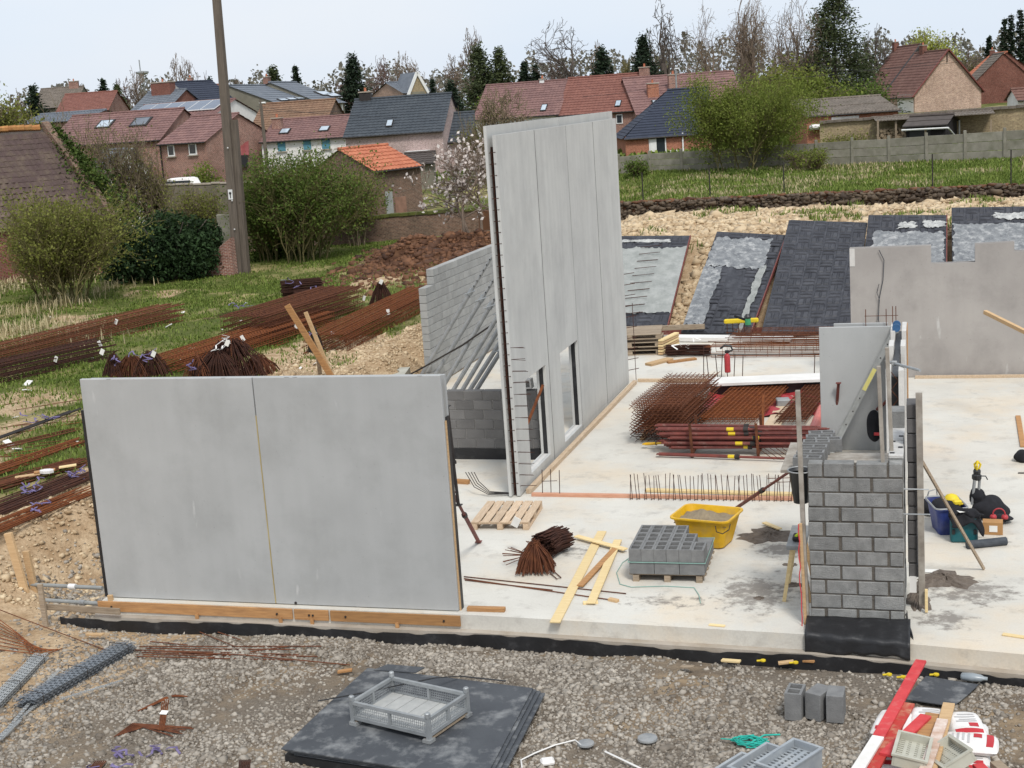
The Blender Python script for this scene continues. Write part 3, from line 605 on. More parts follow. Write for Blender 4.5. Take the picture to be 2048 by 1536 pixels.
# ------------------------------------------------------------------ tall double wall (runs away from the camera)
tw = thing('tall_precast_wall', 'tall grey double precast concrete wall with two window openings', 'wall', (-7.2, 28.5, 0))
def skin_boxes(y0, y1, z0, z1, op):
    if not op: return [(y0, y1, z0, z1)]
    a, b, c, d = op
    return [(y0, a, z0, z1), (b, y1, z0, z1), (a, b, z0, c), (a, b, d, z1)]
TY = [23.52, 26.08, 28.56, 31.08, 33.6]
OPS = {0: (24.36, 25.84, .22, 2.02), 1: (26.96, 28.49, .16, 2.03)}
for k in range(4):
    y0, y1 = TY[k]+.016, TY[k+1]-.016
    mb = MB()
    for (a, b, c, d) in skin_boxes(y0, y1, .02, 6.55, OPS.get(k)): mb.box((-7.18+.003*(k % 2), (a+b)/2, (c+d)/2), (.065, b-a, d-c), ch=.0)
    mb.build('inner_panel', MT['panel_warm'], tw)
    mb = MB()
    for (a, b, c, d) in skin_boxes(y0-.05+.1*(k > 0), y1+.05+(.3 if k == 3 else 0), .02, 6.72, OPS.get(k)): mb.box((-7.325, (a+b)/2, (c+d)/2), (.05, b-a, d-c))
    mb.build('outer_panel', MT['panel_warm'], tw)
    if k in OPS:
        a, b, c, d = OPS[k]
        mb = MB(); mb.box((-7.256, b+.03, (c+d)/2), (.08, .05, d-c+.1)); mb.build('opening_liner', MT['membrane'], tw)
        mb = MB(); mb.box((-7.256, (a+b)/2, c-.03), (.08, b-a, .05)); mb.build('sill', MT['panel_edge'], tw)
        mb = MB(); mb.box((-7.256, a-.03, (c+d)/2), (.08, .04, d-c)); mb.build('jamb', MT['panel_edge'], tw)
for y in TY[1:4]: MB().box((-7.176, y, 3.285), (.056, .031, 6.52)).build('joint', MT['joint_fill'], tw)
MB().box((-7.256, 30.9, 3.2), (.07, 4.6, 6.2)).build('core', MT['membrane'], tw)
MB().box((-7.256, 25.0, 4.3), (.07, 1.6, 4.2)).build('core', MT['membrane'], tw)
MB().box((-7.256, 27.6, 4.3), (.07, 1.8, 4.2)).build('core', MT['membrane'], tw)
mb = MB(); r2 = random.Random(4)
for k in range(9): 
    x = -7.256+r2.uniform(-.03, .03); y = 23.6+r2.uniform(0, .2); mb.tube([(x, y, .02), (x+r2.uniform(-.02, .02), y, 2.2), (x+r2.uniform(-.02, .02), y+.02, 4.4), (x, y, 6.35)], .011, 5)
mb.build('edge_rebar', MT['rust_dark'], tw)
mb = MB()
for k in range(31):
    z = .25+k*.2; mb.tube([(-7.33, 23.56, z), (-7.17, 23.53, z+.01)], .006, 4)
mb.build('lattice_tie', MT['rust_dark'], tw)
mb = MB()
for k in range(13):
    z = .2+k*.215; dy = r2.uniform(-.03, .03)
    for q in (0, .035): mb.tube([(-7.25, 23.55+q, z+.02*q), (-6.86+r2.uniform(-.05, .02), 23.56+q+dy, z+r2.uniform(-.02, .02))], .0045, 4)
mb.build('projecting_tie', MT['rust_dark'], tw)
mb = MB()
for z in np.arange(.3, 2.9, .27):
    for q in (0, .04): mb.tube([(-7.25, 33.62+q, z), (-6.95, 33.9+q, z+.01)], .006, 4)
mb.tube([(-7.0, 33.75, 0), (-7.0, 33.75, 2.0)], .008, 5)
mb.build('far_tie', MT['rust_dark'], tw)
mb = MB()
for k in range(4): mb.tube([(-7.35, 23.6+.02*k, .04), (-7.75, 23.5+.03*k, .05+.01*k), (-8.05+.05*k, 23.6-.05*k, .16+.05*k), (-8.25+.09*k, 23.75-.1*k, .4+.03*k)], .008, 5)
mb.build('bent_bar', MT['steel_dark'], tw)
# kicker planks along the foot of the tall wall and across the floor
def plank(name, label, p0, p1, w, h, mat, cat='plank', group=None, up=(0, 0, 1), ch=.004):
    p0, p1 = V(p0), V(p1); c = (p0+p1)/2; o = MB().beam(p0-c, p1-c, w, h, up, ch).build(name, mat); o.location = c
    return tag(o, label, cat, group)
plank('kicker_plank', 'long timber kicker plank lying along the foot of the tall wall', (-7.05, 23.75, .045), (-6.98, 33.5, .045), .10, .09, MT['wood_kicker'])
plank('kicker_plank', 'timber plank along the floor from the tall wall past the upright rods', (-6.95, 23.62, .03), (-1.75, 23.6, .03), .09, .06, M('pink_timber', (206, 158, 132), (186, 134, 108), scale=5, stretch=(1, 8, 8)))
plank('kicker_plank', 'pale plank lying behind the upright rods near the block pier', (-4.9, 24.0, .03), (-2.0, 23.86, .03), .13, .045, MT['wood_pale'])
plank('kicker_plank', 'timber edging across the floor behind the cage pile', (-6.95, 33.72, .04), (-2.2, 33.5, .04), .08, .08, MT['wood_kicker'])

# ------------------------------------------------------------------ block walls
def block_mesh(L, W, H, ch=.008): return MB().box((0, 0, 0), (L, W, H), ch=ch).mesh('block')
BM = {}
def bmesh_of(L, W, H):
    k = (round(L, 3), round(W, 3), round(H, 3))
    if k not in BM: BM[k] = block_mesh(*k)
    return BM[k]
def put_block(L, W, H, loc, parent, mat, rz=0.0, name='block', jit=.003):
    me = bmesh_of(L, W, H)
    key = (me.name, mat.name)
    if key not in BM:
        m2 = me.copy(); m2.materials.append(mat); BM[key] = m2
    o = bpy.data.objects.new(name, BM[key]); COL.objects.link(o); o.parent = parent
    rl = root_loc(parent); o.location = (loc[0]-rl[0]+RNG.uniform(-jit, jit), loc[1]-rl[1]+RNG.uniform(-jit, jit), loc[2]-rl[2]+RNG.uniform(-jit, jit)*.5); o.rotation_euler = (RNG.uniform(-.004, .004), 0, rz+RNG.uniform(-.006, .006))
    return o
# low wall behind the front wall
lw = thing('low_block_wall', 'low grey concrete block wall between the front wall and the tall wall', 'wall', (-9.5, 26.2, 0))
MB().box((-9.5, 26.25, .72), (4.16, .16, 1.40)).build('mortar', MT['mortar_pale'], lw)
MB().box((-9.5, 26.245, .11), (4.2, .19, .24)).build('base_membrane', MT['membrane'], lw)
for r in range(6):
    z = .235+.1+r*.2; off = -.2 if r % 2 else 0; x = -11.6+off
    while x < -7.55:
        a, b = max(x, -11.58), min(x+.39, -7.46)
        if b-a > .06: put_block(b-a, .19, .19, ((a+b)/2, 26.25, z), lw, MT['block_mid'])
        x += .4
# long wall running back
yw = thing('long_block_wall', 'pale grey concrete block wall running back behind the tall wall, stepped at its near end', 'wall', (-12.3, 37, 0))
MB().box((-12.35, 37.35, 1.3), (.155, 6.9, 2.5)).build('mortar', MT['mortar_pale'], yw)
MB().box((-12.35, 37.3, 2.75), (.155, 6.6, .48)).build('mortar', MT['mortar_pale'], yw)
for r in range(15):
    z = .1+r*.2; start = 33.25 if r < 13 else 33.92; off = .2 if r % 2 else 0; y = start-off
    while y < 40.8:
        a, b = max(y, start), min(y+.39, 40.82)
        if b-a > .06: put_block(.19, b-a, .19, (-12.35, (a+b)/2, z), yw, MT['block_pale'])
        y += .4
# extra block on the low wall end and a return of blocks seen through the window
t = thing('concrete_block', 'hollow concrete block standing on the low wall, seen through the near window', 'block', (-7.75, 26.22, 1.45))
def hollow_block(mb, c, L=.39, W=.19, H=.19, n=2, up='z', wall=.03, rot=None, depth=None):
    """shell with n open cells on top; cells closed at the bottom"""
    cx, cy, cz = c; xs = [-L/2]; cw = (L-wall*(n+1))/n
    for i in range(n): xs += [-L/2+wall+i*(cw+wall), -L/2+wall+i*(cw+wall)+cw]
    xs.append(L/2); ys = [-W/2, -W/2+wall, W/2-wall, W/2]; dp = depth or H*.8
    vs, fs = [], []
    def q(a, b, c2, d):
        i = len(vs); vs.extend([a, b, c2, d]); fs.append((i, i+1, i+2, i+3))
    t, b = H/2, -H/2
    for i in range(len(xs)-1):
        for j in range(3):
            x0, x1, y0, y1 = xs[i], xs[i+1], ys[j], ys[j+1]
            if j == 1 and i % 2 == 1:
                z = t-dp; q((x0, y0, z), (x1, y0, z), (x1, y1, z), (x0, y1, z))
                q((x0, y0, t), (x1, y0, t), (x1, y0, z), (x0, y0, z)); q((x1, y1, t), (x0, y1, t), (x0, y1, z), (x1, y1, z))
                q((x0, y1, t), (x0, y0, t), (x0, y0, z), (x0, y1, z)); q((x1, y0, t), (x1, y1, t), (x1, y1, z), (x1, y0, z))
            else: q((x0, y0, t), (x1, y0, t), (x1, y1, t), (x0, y1, t))
    X, Y2 = L/2, W/2
    q((-X, -Y2, b), (X, -Y2, b), (X, -Y2, t), (-X, -Y2, t)); q((X, Y2, b), (-X, Y2, b), (-X, Y2, t), (X, Y2, t))
    q((-X, Y2, b), (-X, -Y2, b), (-X, -Y2, t), (-X, Y2, t)); q((X, -Y2, b), (X, Y2, b), (X, Y2, t), (X, -Y2, t)); q((-X, -Y2, b), (-X, Y2, b), (X, Y2, b), (X, -Y2, b))
    R = rot or Matrix.Identity(3)
    return mb.add([R @ V(p)+V(c) for p in vs], fs)
hollow_block(MB(), (0, 0, .105), rot=Matrix.Rotation(rad(90), 3, 'X') @ Matrix.Rotation(rad(5), 3, 'Z')).build('shell', MT['block_top'], t, world=False)
# ------------------------------------------------------------------ block pier at the right and what leans on it
pier = thing('block_pier', 'freshly laid grey concrete block pier, eleven courses high, at the slab edge', 'wall', (-.88, 17.96, 0))
PX0, PX1, PY = -1.50, -.29, 17.87
MB().box(((PX0+PX1)/2, PY+.098, 1.115), (PX1-PX0-.012, .165, 2.15)).build('mortar', MT['mortar'], pier)
MB().box((PX1-.095, 18.85, 1.1), (.16, 1.5, 2.1)).build('mortar', MT['mortar'], pier)
for r in range(11):
    z = .03+.1+.2*r; W = [.195, .39, .39, .18] if r % 2 == 0 else [.4, .39, .385]
    x = PX0
    for w in W:
        put_block(w-.010-RNG.choice((0, .004, .008)), .19, .180, (x+w/2, PY+.095, z), pier, MT['block'], jit=.006); x += w+.017
    y = PY+.2+(.2 if r % 2 else 0)
    while y < 19.3:
        put_block(.19, .385, .184, (PX1-.095, y+.2, z), pier, MT['block'], jit=.004); y += .402
for k in range(4):
    put_block(.186, .38, .05, (PX1-.095, 18.28+.402*k, 2.255), pier, MT['block_top'], name='bed_joint', jit=.006)
put_block(.19, .36, .24, (PX1-.095, 19.75, 2.40), pier, MT['block'])
mb = MB()
for k in range(4):
    mb.box((PX1-.14+.1*(k % 2), 18.2+.3*k, 2.284), (.06, .045, .012)); 
mb.build('core_hole', MT['black_plastic'], pier)
mb = MB()
mb.grid(lambda u, w: (PX0-.05+1.33*u, PY-.012+(front_y(PX0-.05+1.33*u)-.035-PY)*min(1, w*1.7)-.05*max(0, w-.6)-.012*math.sin(u*17+w*3), .12-.10*min(1, w*1.7)-.55*max(0, w-.6)*(1+.15*math.sin(u*5+1))+.012*math.sin(u*31)*w), 40, 14)
mb.grid(lambda u, w: (PX1+.012+.10*w*(1-u)+.01*math.sin(u*9), PY-.02+.35*u-.42*w*(1-u), .12-.10*w-.30*max(0, w-.8)*(1-u)), 8, 8)
o = mb.build('foot_membrane', MT['membrane'], smooth=True); o.modifiers.new('t', 'SOLIDIFY').thickness = .006; o.parent = pier; o.data.transform(Matrix.Translation(-pier.location))
# outer leaf of dark blocks beside the pier
leaf = thing('dark_block_leaf', 'narrow stack of dark blocks right behind the pier', 'wall', (-.185, 18.8, .4))
MB().box((-.185, 18.86, 1.65), (.105, .5, 2.3)).build('mortar', MT['mortar'], leaf)
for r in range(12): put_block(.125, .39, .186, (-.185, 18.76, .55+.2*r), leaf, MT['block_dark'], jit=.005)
MB().box((-.19, 18.55, .36), (.09, .06, .22)).build('insulation_block', MT['foam_white'], leaf)
plank('timber_post', 'weathered upright timber board on the right side of the pier', (-.075, 18.5, .1), (-.09, 18.5, 3.02), .04, .085, MT['wood_post'], 'post', up=(1, 0, 0))
plank('timber_stub', 'short pale wooden stub at the foot of the right-hand upright board', (-.02, 18.42, .02), (-.02, 18.42, .34), .04, .05, MT['wood_pale'], 'wood')
plank('timber_post', 'grey cement-stained upright post at the left corner of the pier', (-1.555, 17.93, .02), (-1.6, 17.95, 3.18), .085, .06, MT['wood_post'], 'post', up=(1, 0, 0))
plank('timber_post', 'cement-stained post standing on the pier, the shorter and nearer of two', AY(1766, 930, 18.0), AY(1757, 732, 18.0), .085, .05, MT['wood_post'], 'post', up=(1, 0, 0))
plank('timber_post', 'cement-stained post standing on the pier, the taller and farther of two', AY(1784, 918, 18.35), AY(1774, 695, 18.35), .075, .05, MT['wood_post'], 'post', up=(1, 0, 0))
plank('batten', 'orange wooden batten leaning upright against the left side of the pier', G(1611, 1248, .0), AY(1601, 1047, 17.85), .05, .04, MT['wood'], 'batten', up=(1, 0, 0))
mb = MB(); a, b = G(1605, 1252, .0), AY(1596, 1048, 17.83); r2 = random.Random(3)
mb.tube([a.lerp(b, k/12)+V((r2.uniform(-.012, .012), 0, 0)) for k in range(13)], .008, 5)
tag(mb.build('red_rope', MT['red_bright']), 'red cord hanging along the batten beside the pier', 'cord')
# galvanised spikes sticking out of the pier
for i, (p, q) in enumerate(((AY(1800, 1028, 18.0), AY(1860, 1029, 18.2)), (AY(1806, 978, 18.3), AY(1858, 979, 18.4)))):
    tag(MB().tube([p, q], .009, 6).build('steel_pin', MT['galv']), ('thick' if i == 0 else 'thin upper') + ' galvanised steel pin sticking out to the right of the pier', 'pin')

# ------------------------------------------------------------------ right-hand walls
mp = thing('short_precast_wall', 'short plain grey precast panel behind the pier', 'wall', (-1.25, 27.1, 0))
MB().box((-1.235, 27.08, 1.22), (1.48, .06, 2.44), ch=.006).build('panel', MT['panel'], mp)
MB().box((-1.20, 27.30, 1.235), (1.02, .06, 2.47), ch=.006).build('panel', MT['panel'], mp)
mb = MB()
for x in (-1.1, -.72, -.6, -.54): mb.tube([(x, 27.2, 2.3), (x, 27.2, 2.75+.05*(x > -.7))], .008, 5)
mb.tube([(-1.12, 27.2, 2.62), (-.5, 27.2, 2.62)], .006, 5)
mb.build('starter_rebar', MT['rust'], mp)
dw = thing('double_skin_wall', 'narrow double skin concrete wall seen end on beside the ladder', 'wall', (-.47, 26, 0))
for (y0, y1, h) in ((22.85, 23.35, 2.44), (25.0, 25.6, 2.44), (26.4, 27.4, 2.46)):
    MB().box((-.585, (y0+y1)/2, h/2), (.085, y1-y0, h), ch=.006).build('left_skin', MT['panel_edge'], dw)
    MB().box((-.385, (y0+y1)/2, h/2), (.085, y1-y0, h), ch=.006).build('right_skin', MT['panel_edge'], dw)
MB().box((-.485, 25.15, 1.15), (.1, 4.3, 2.3)).build('core', MT['membrane'], dw)
mb = MB()
for k in range(7): mb.tube([(-.545, 22.9, .3+.3*k), (-.43, 22.9, .45+.3*k), (-.545, 22.9, .6+.3*k)], .006, 4)
mb.build('lattice', MT['rust'], dw)
MB().box((-.332, 26.9, 1.23), (.012, .9, 2.44)).build('edge_board', MT['wood_orange'], dw)
p, q = AY(1772, 722, 23.6), AY(1840, 741, 22.6)
t = thing('steel_tube', 'galvanised tube laid across the double skin wall', 'tube', p)
MB().tube([p, q], .024, 8).build('tube', MT['galv'], t)
MB().box(p.lerp(q, .25), (.09, .07, .08), ch=.01).build('coupler', MT['galv_dull'], t)
rw = thing('notched_rear_wall', 'wide stained grey precast wall with notches cut in its top edge', 'wall', (1.5, 34.0, 0))
prof = [(-1.72, .01), (-1.72, 3.15), (.14, 3.15), (.14, 2.72), (1.12, 2.73), (1.12, 3.15), (1.98, 3.17), (1.98, 2.95), (3.2, 2.95), (3.2, 3.2), (7, 3.2), (7, .01)]
MB().prism([(x, 33.95, z) for x, z in prof], (0, .07, 0)).build('panel', MT['panel_rear'], rw)
MB().prism([(x, 34.14, z) for x, z in prof], (0, .07, 0)).build('panel', MT['panel_rear'], rw)
MB().box((2.6, 34.08, 1.3), (8.4, .1, 2.5)).build('core', MT['panel_edge'], rw)
MB().box((-1.72+.06, 33.945, 2.93), (.12, .016, .42)).build('cast_recess', MT['panel_edge'], rw)
plank('kicker_plank', 'long plank on the floor along the foot of the notched rear wall', (-.25, 33.82, .035), (6.5, 33.85, .035), .07, .07, MT['wood_kicker'])
mb = MB(); pts = [AY(x, y, 33.9) for x, y in ((1758, 500), (1768, 520), (1766, 560), (1758, 600), (1757, 640), (1760, 655))]; mb.tube(pts, .010, 5)
mb.tube([AY(x, y, 33.88) for x, y in ((1758, 568), (1754, 585), (1759, 600), (1756, 640))], .008, 5)
tag(mb.build('hanging_cable', MT['rubber_pipe']), 'thin grey cable hanging down the notched rear wall', 'cable')
mb = MB(); mb.tube([AY(1570, 498, 41.5), AY(1700, 502, 34.1)], .008, 5); tag(mb.build('slack_wire', MT['steel_dark']), 'slack wire from the dark sheets to the notched rear wall', 'wire')
plank('timber_pole', 'pale timber beam slanting in from the right in front of the rear wall', AY(1970, 624, 30.0), AY(2075, 676, 28.5), .08, .08, MT['wood'], 'beam')
plank('timber_plank', 'orange plank lying on the right-hand floor, cut by the picture edge', G(2036, 832, .02), G(2046, 893, .02), .10, .03, MT['wood_orange'])
# ------------------------------------------------------------------ ladder, props by the short wall
ld = thing('ladder', 'aluminium ladder leaning from the floor up to the double skin wall', 'ladder', (-1.75, 26.4, 0))
A0, A1 = V((-1.80, 26.35, .02)), V((-.50, 26.45, 2.56))
for dy in (0, .36):
    MB().beam(A0+V((0, dy, 0)), A1+V((0, dy, 0)), .095, .03, up=(0, 1, 0)).build('rail', MT['alu'], ld)
for k in range(10):
    c = A0.lerp(A1, (k+.6)/10); MB().tube([c+V((0, -.02, 0)), c+V((0, .38, 0))], .014, 6).build('rung', MT['steel_dark'], ld)
MB().beam(A0.lerp(A1, .52)+V((0, -.021, 0)), A0.lerp(A1, .68)+V((0, -.021, 0)), .075, .004, up=(0, 1, 0)).build('sticker', M('yellow_sticker', (214, 206, 130), (200, 190, 116)), ld)
for dy in (0, .36): MB().tube([A1+V((-.02, dy-.03, -.05)), A1+V((-.02, dy+.03, -.05))], .075, 14).build('end_cap', MT['blue_cap'], ld)
def prop(name, label, p0, p1, r=.028, mat='red_paint', group=None, tape=None, plates=True):
    p0, p1 = V(p0), V(p1); t = thing(name, label, 'prop', p0, group=group); d = (p1-p0).normalized()
    MB().tube([p0, p0.lerp(p1, .58)], r, 8).build('outer_tube', MT[mat], t)
    MB().tube([p0.lerp(p1, .55), p1], r*.72, 8).build('inner_tube', MT[mat], t)
    MB().tube([p0.lerp(p1, .55), p0.lerp(p1, .58)], r*1.35, 10).build('collar', MT['steel_dark'] if mat != 'galv_dull' else MT['galv'], t)
    if plates:
        for p in (p0, p1): MB().box(p, (.1, .1, .012)).build('end_plate', MT[mat], t)
    if tape: MB().tube([p0.lerp(p1, tape), p0.lerp(p1, tape+.045)], r*1.06, 8).build('tape', MT['yellow_clean'], t)
    return t
prop('steel_prop', 'red steel prop standing against the short precast panel', G(1668, 888, .03), AY(1677, 766, 26.9), .04)
prop('steel_prop', 'dark red push-pull prop slanting behind the ladder', G(1700, 862, .05), AY(1775, 802, 26.6), .045)
prop('steel_prop', 'long red steel prop slanting from the mortar tub up to the bucket by the pier', G(1452, 1030, .06), AY(1590, 936, 19.6), .03, plates=False)
prop('steel_prop', 'red-brown steel prop leaning behind the right edge of the front wall', G(957, 1083, .03), AY(905, 985, 18.6), .034)
prop('steel_prop', 'dark steel tube propped along the right edge of the front wall', AY(893, 812, 18.25), AY(917, 1010, 18.25), .034, mat='steel_dark')
# seven galvanised props holding the tall wall from behind
GP = [((846, 745), (986, 509), 33.0), ((862, 765), (990, 555), 31.8), ((887, 772), (993, 591), 30.6), ((909, 776), (996, 632), 29.6), ((926, 778), (998, 657), 28.8), ((941, 778), (1000, 685), 28.2), ((954, 778), (1003, 700), 27.6)]
for i, (a, b, Y) in enumerate(GP):
    p, q = AY(*a, Y), AY(*b, Y); d = q-p; f0 = p+d*((.03-p.z)/d.z); f1 = p+d*min((-7.46-p.x)/d.x, (4.4-p.z)/d.z)
    ordn = ('leftmost', 'second from left', 'third from left', 'fourth from left', 'fifth from left', 'sixth from left', 'rightmost')[i]
    t = prop('push_pull_prop', ordn + ' of the galvanised props bracing the tall wall from behind', f0, f1, .05, 'galv_dull')
    c = f0.lerp(f1, .56); MB().tube([c+V((-.14, -.06, -.03)), c+V((.14, -.06, .05))], .014, 6).build('handle', MT['galv'], t)
    mb = MB()
    for k in range(8): e = f0.lerp(f1, .6+.03*k); mb.box(e+V((.0, -.042, 0)), (.028, .02, .028))
    mb.build('pin_hole', MT['black_plastic'], t)
tag(MB().tube([AY(790, 765, 33.3), AY(846, 735, 32.8), AY(925, 690, 30.7), AY(998, 640, 29.5)], .022, 6).build('brace_rod', MT['steel_dark']), 'thin dark rod tied across the galvanised props', 'rod')
mb = MB(); mb.tube([AY(1052+0, 905, 24.8)+V((-.2, 0, 0)), AY(1086, 770, 25.6)], .03, 6)
tag(mb.build('rusty_prop', MT['rust_orange']), 'thin rusty prop slanting across the near window of the tall wall', 'prop')
tag(MB().tube([AXX(1090, 880, -7.6), AXX(1092, 770, -7.6)], .03, 6).build('rusty_prop', MT['rust_dark']), 'upright rusty tube inside the near window of the tall wall', 'prop')

# ------------------------------------------------------------------ pallets and blocks
def pallet(name, label, loc, rz, L=1.2, W=.8, n=7, mat='wood_grey', group=None):
    t = thing(name, label, 'pallet', loc, rz, group=group)
    for y in (-W/2+.05, 0, W/2-.05):
        MB().box((0, y, .011), (L, .1, .022)).build('bottom_board', MT[mat], t, world=False)
        for x in (-L/2+.07, 0, L/2-.07): MB().box((x, y, .061), (.14, .095, .076)).build('bearer', MT[mat], t, world=False)
    for x in (-L/2+.07, 0, L/2-.07): MB().box((x, 0, .11), (.12, W, .02)).build('cross_board', MT[mat], t, world=False)
    bw = (W-.03*(n-1))/n if n < 8 else W/n
    for k in range(n): MB().box((0, -W/2+bw/2+k*(W-bw)/(n-1), .132), (L, bw, .022), ch=.003).build('deck_board', MT[mat], t, world=False)
    return t
MT['pallet_pale'] = M('pallet_timber', (206, 184, 158), (178, 154, 128), scale=5, stretch=(1, 8, 8), rough=.9, rnd=.12)
pallet('pallet', 'empty pale wooden pallet lying near the front wall', (-7.0, 22.2, .002), rad(94), 1.25, 1.0, 6, 'pallet_pale')
HB = MB(); hollow_block(HB, (0, 0, 0), W=.182); HBme = HB.mesh('hollow_block'); HBme.materials.append(M('new_hollow_block', (128, 128, 127), (110, 110, 110), scale=8, rough=.95, bump=.3, bscale=60, rnd=.05, fine=.06))
SBme = MB().box((0, 0, 0), (.366, .19, .19), ch=.005).mesh('block'); SBme.materials.append(HBme.materials[0])
def block_at(me, loc, rz, label, group=None, rot=None):
    o = bpy.data.objects.new('concrete_block', me); COL.objects.link(o); o.location = loc; o.rotation_euler = rot or (0, 0, rz); return tag(o, label, 'block', group)
b0 = G(1336, 1162, 0); bz = rad(1.5); Rb = Matrix.Rotation(bz, 3, 'Z')
pal_c = b0 + Rb @ V((0, .52, 0))
t = thing('pallet', 'wooden pallet under the stack of hollow blocks', 'pallet', pal_c, bz)
for x in (-.47, 0, .47): MB().box((x, 0, .05), (.09, 1.15, .10)).build('bearer', MT['wood_grey'], t, world=False)
for y in (-.5, -.25, 0, .25, .5): MB().box((0, y, .11), (1.14, .1, .02)).build('deck_board', MT['wood_grey'], t, world=False)
for i in range(3):
    for j in range(6): block_at(SBme, pal_c+Rb @ V((-.372+.372*i, -.49+.196*j, .217)), bz+RNG.uniform(-.01, .01), 'solid grey block in the lower layer of the strapped pallet stack', 'lower layer of the block pallet')
for j, n in ((0, 6), (1, 5.5), (2, 4)):
    for i in range(6):
        if i+.6 > n: continue
        block_at(HBme, pal_c+Rb @ V((-.465+.186*i, -.39+.396*j, .412)), bz+rad(90)+RNG.uniform(-.01, .01), 'hollow grey block with open cells in the upper layer of the pallet stack', 'upper layer of the block pallet')
mb = MB(); e = .572
mb.tube([pal_c+Rb @ V(p) for p in ((-e, -.6, .31), (e, -.6, .31), (e, .6, .31), (-e, .6, .31), (-e, -.6, .31))], .007, 5); 
tag(mb.build('packing_strap', MT['green_strap']), 'pale green strap tied round the pallet of blocks', 'strap')
mb = MB(); mb.tube([G(x, y, .012) for x, y in ((1260, 1115), (1245, 1125), (1233, 1145), (1240, 1168), (1262, 1174), (1330, 1172), (1388, 1175), (1398, 1190), (1401, 1206))], .006, 5)
tag(mb.build('loose_strap', MT['green_strap']), 'loose end of green strap curling on the floor by the block pallet', 'strap')
gz = -.34
for i, (px, py, me, rz, rot, lab) in enumerate(((1590, 1436, HBme, 0, (0, rad(-90), rad(82)), 'upright hollow concrete block on the gravel, leftmost of three'), (1636, 1442, SBme, 0, (0, rad(90), rad(75)), 'tilted concrete block on the gravel, middle of three'), (1671, 1446, SBme, 0, (0, rad(90), rad(91)), 'concrete block standing on the gravel, rightmost of three'))):
    c = G(px, py, gz)
    if i == 0:
        o = bpy.data.objects.new('concrete_block', None); COL.objects.link(o); o.location = c+V((0, .1, 0)); o.rotation_euler = (0, 0, rad(-6)); tag(o, lab, 'block')
        hollow_block(MB(), (0, 0, .16), L=.31, W=.2, H=.34, rot=Matrix.Rotation(rad(90), 3, 'Z')).build('shell', HBme.materials[0], o, world=False)
    else: 
        o = MB().box((0, 0, .17), (.2, .31, .34), ch=.005).build('concrete_block', HBme.materials[0]); o.location = c+V((0, .15, .0)); o.rotation_euler = (0, rad(1 if i == 1 else 0), rad(-24 if i == 1 else -2)); tag(o, lab, 'block')

# ------------------------------------------------------------------ scaffold platform with loose blocks behind the pier
sc = thing('work_platform', 'trestle platform with worn boards behind the pier', 'platform', (-.95, 20.0, 0))
PZ = AY(1640, 912, 19.9).z-.1
for k in range(3): MB().box((-1.0, 19.65+.3*k, PZ), (1.05, .28, .04)).build('deck_board', MT['wood_post'], sc)
for x in (-1.55, -.5):
    for y in (19.5, 20.4):
        MB().beam((x, y, 0), (x, y, PZ-.02), .05, .05).build('leg', MT['galv_dull'], sc)
for k, (dx, dy, dz) in enumerate(((-1.62, 19.45, 0), (-1.60, 19.75, 0), (-1.58, 20.05, 0), (-1.56, 20.35, 0), (-1.54, 20.65, 0), (-1.40, 20.5, .0), (-1.52, 20.9, .0))):
    block_at(HBme, (dx, dy, PZ+.12+dz), rad(2*k-4), 'hollow block in the loose pile on the platform left of the ladder foot', 'loose blocks on the work platform')
MB().box((-1.7, 20.2, PZ), (.6, 1.6, .04)).build('side_board', MT['wood_post'], sc)
bk = thing('mortar_bucket', 'black plastic bucket with grey rim hanging left of the pier', 'bucket', AY(1602, 1000, 18.6))
c = bk.location
MB().lathe([(.10, -.28), (.155, .16), (.165, .17), (.15, .165), (.095, -.26)], (0, 0, .25), 20).build('pail', MT['black_plastic'], bk, world=False, smooth=True)
MB().tube([(.168*math.cos(a), .168*math.sin(a), .425) for a in np.linspace(0, 2*math.pi, 25)], .010, 6).build('rim', MT['galv_dull'], bk, world=False)
MB().lathe([(.0, .0), (.14, .0)], (0, 0, .38), 16).build('mortar_fill', MT['wet_mortar'], bk, world=False)
th = thing('sawhorse', 'small wooden sawhorse with tools on it beside the pier', 'sawhorse', (-1.75, 18.95, 0))
for s in (-1, 1):
    for y in (18.7, 19.4):
        MB().beam((-1.75+.18*s, y, 0), (-1.75+.05*s, y, .78), .05, .07, up=(0, 1, 0)).build('leg', MT['wood_pale'] if s < 0 else MT['wood'], th)
MB().box((-1.74, 19.05, .82), (.26, .95, .06), ch=.005).build('top_beam', MT['galv_dull'], th)
tl = thing('hand_tool', 'hand tool with yellow grip lying on the sawhorse', 'tool', (-1.72, 18.85, .86))
MB().box((0, 0, .03), (.16, .22, .06), ch=.015).build('body', MT['steel_dark'], tl, world=False)
MB().tube([(-.03, -.08, .07), (.05, .06, .09)], .022, 8).build('grip', M('lime_grip', (206, 226, 60), (186, 206, 50)), tl, world=False)

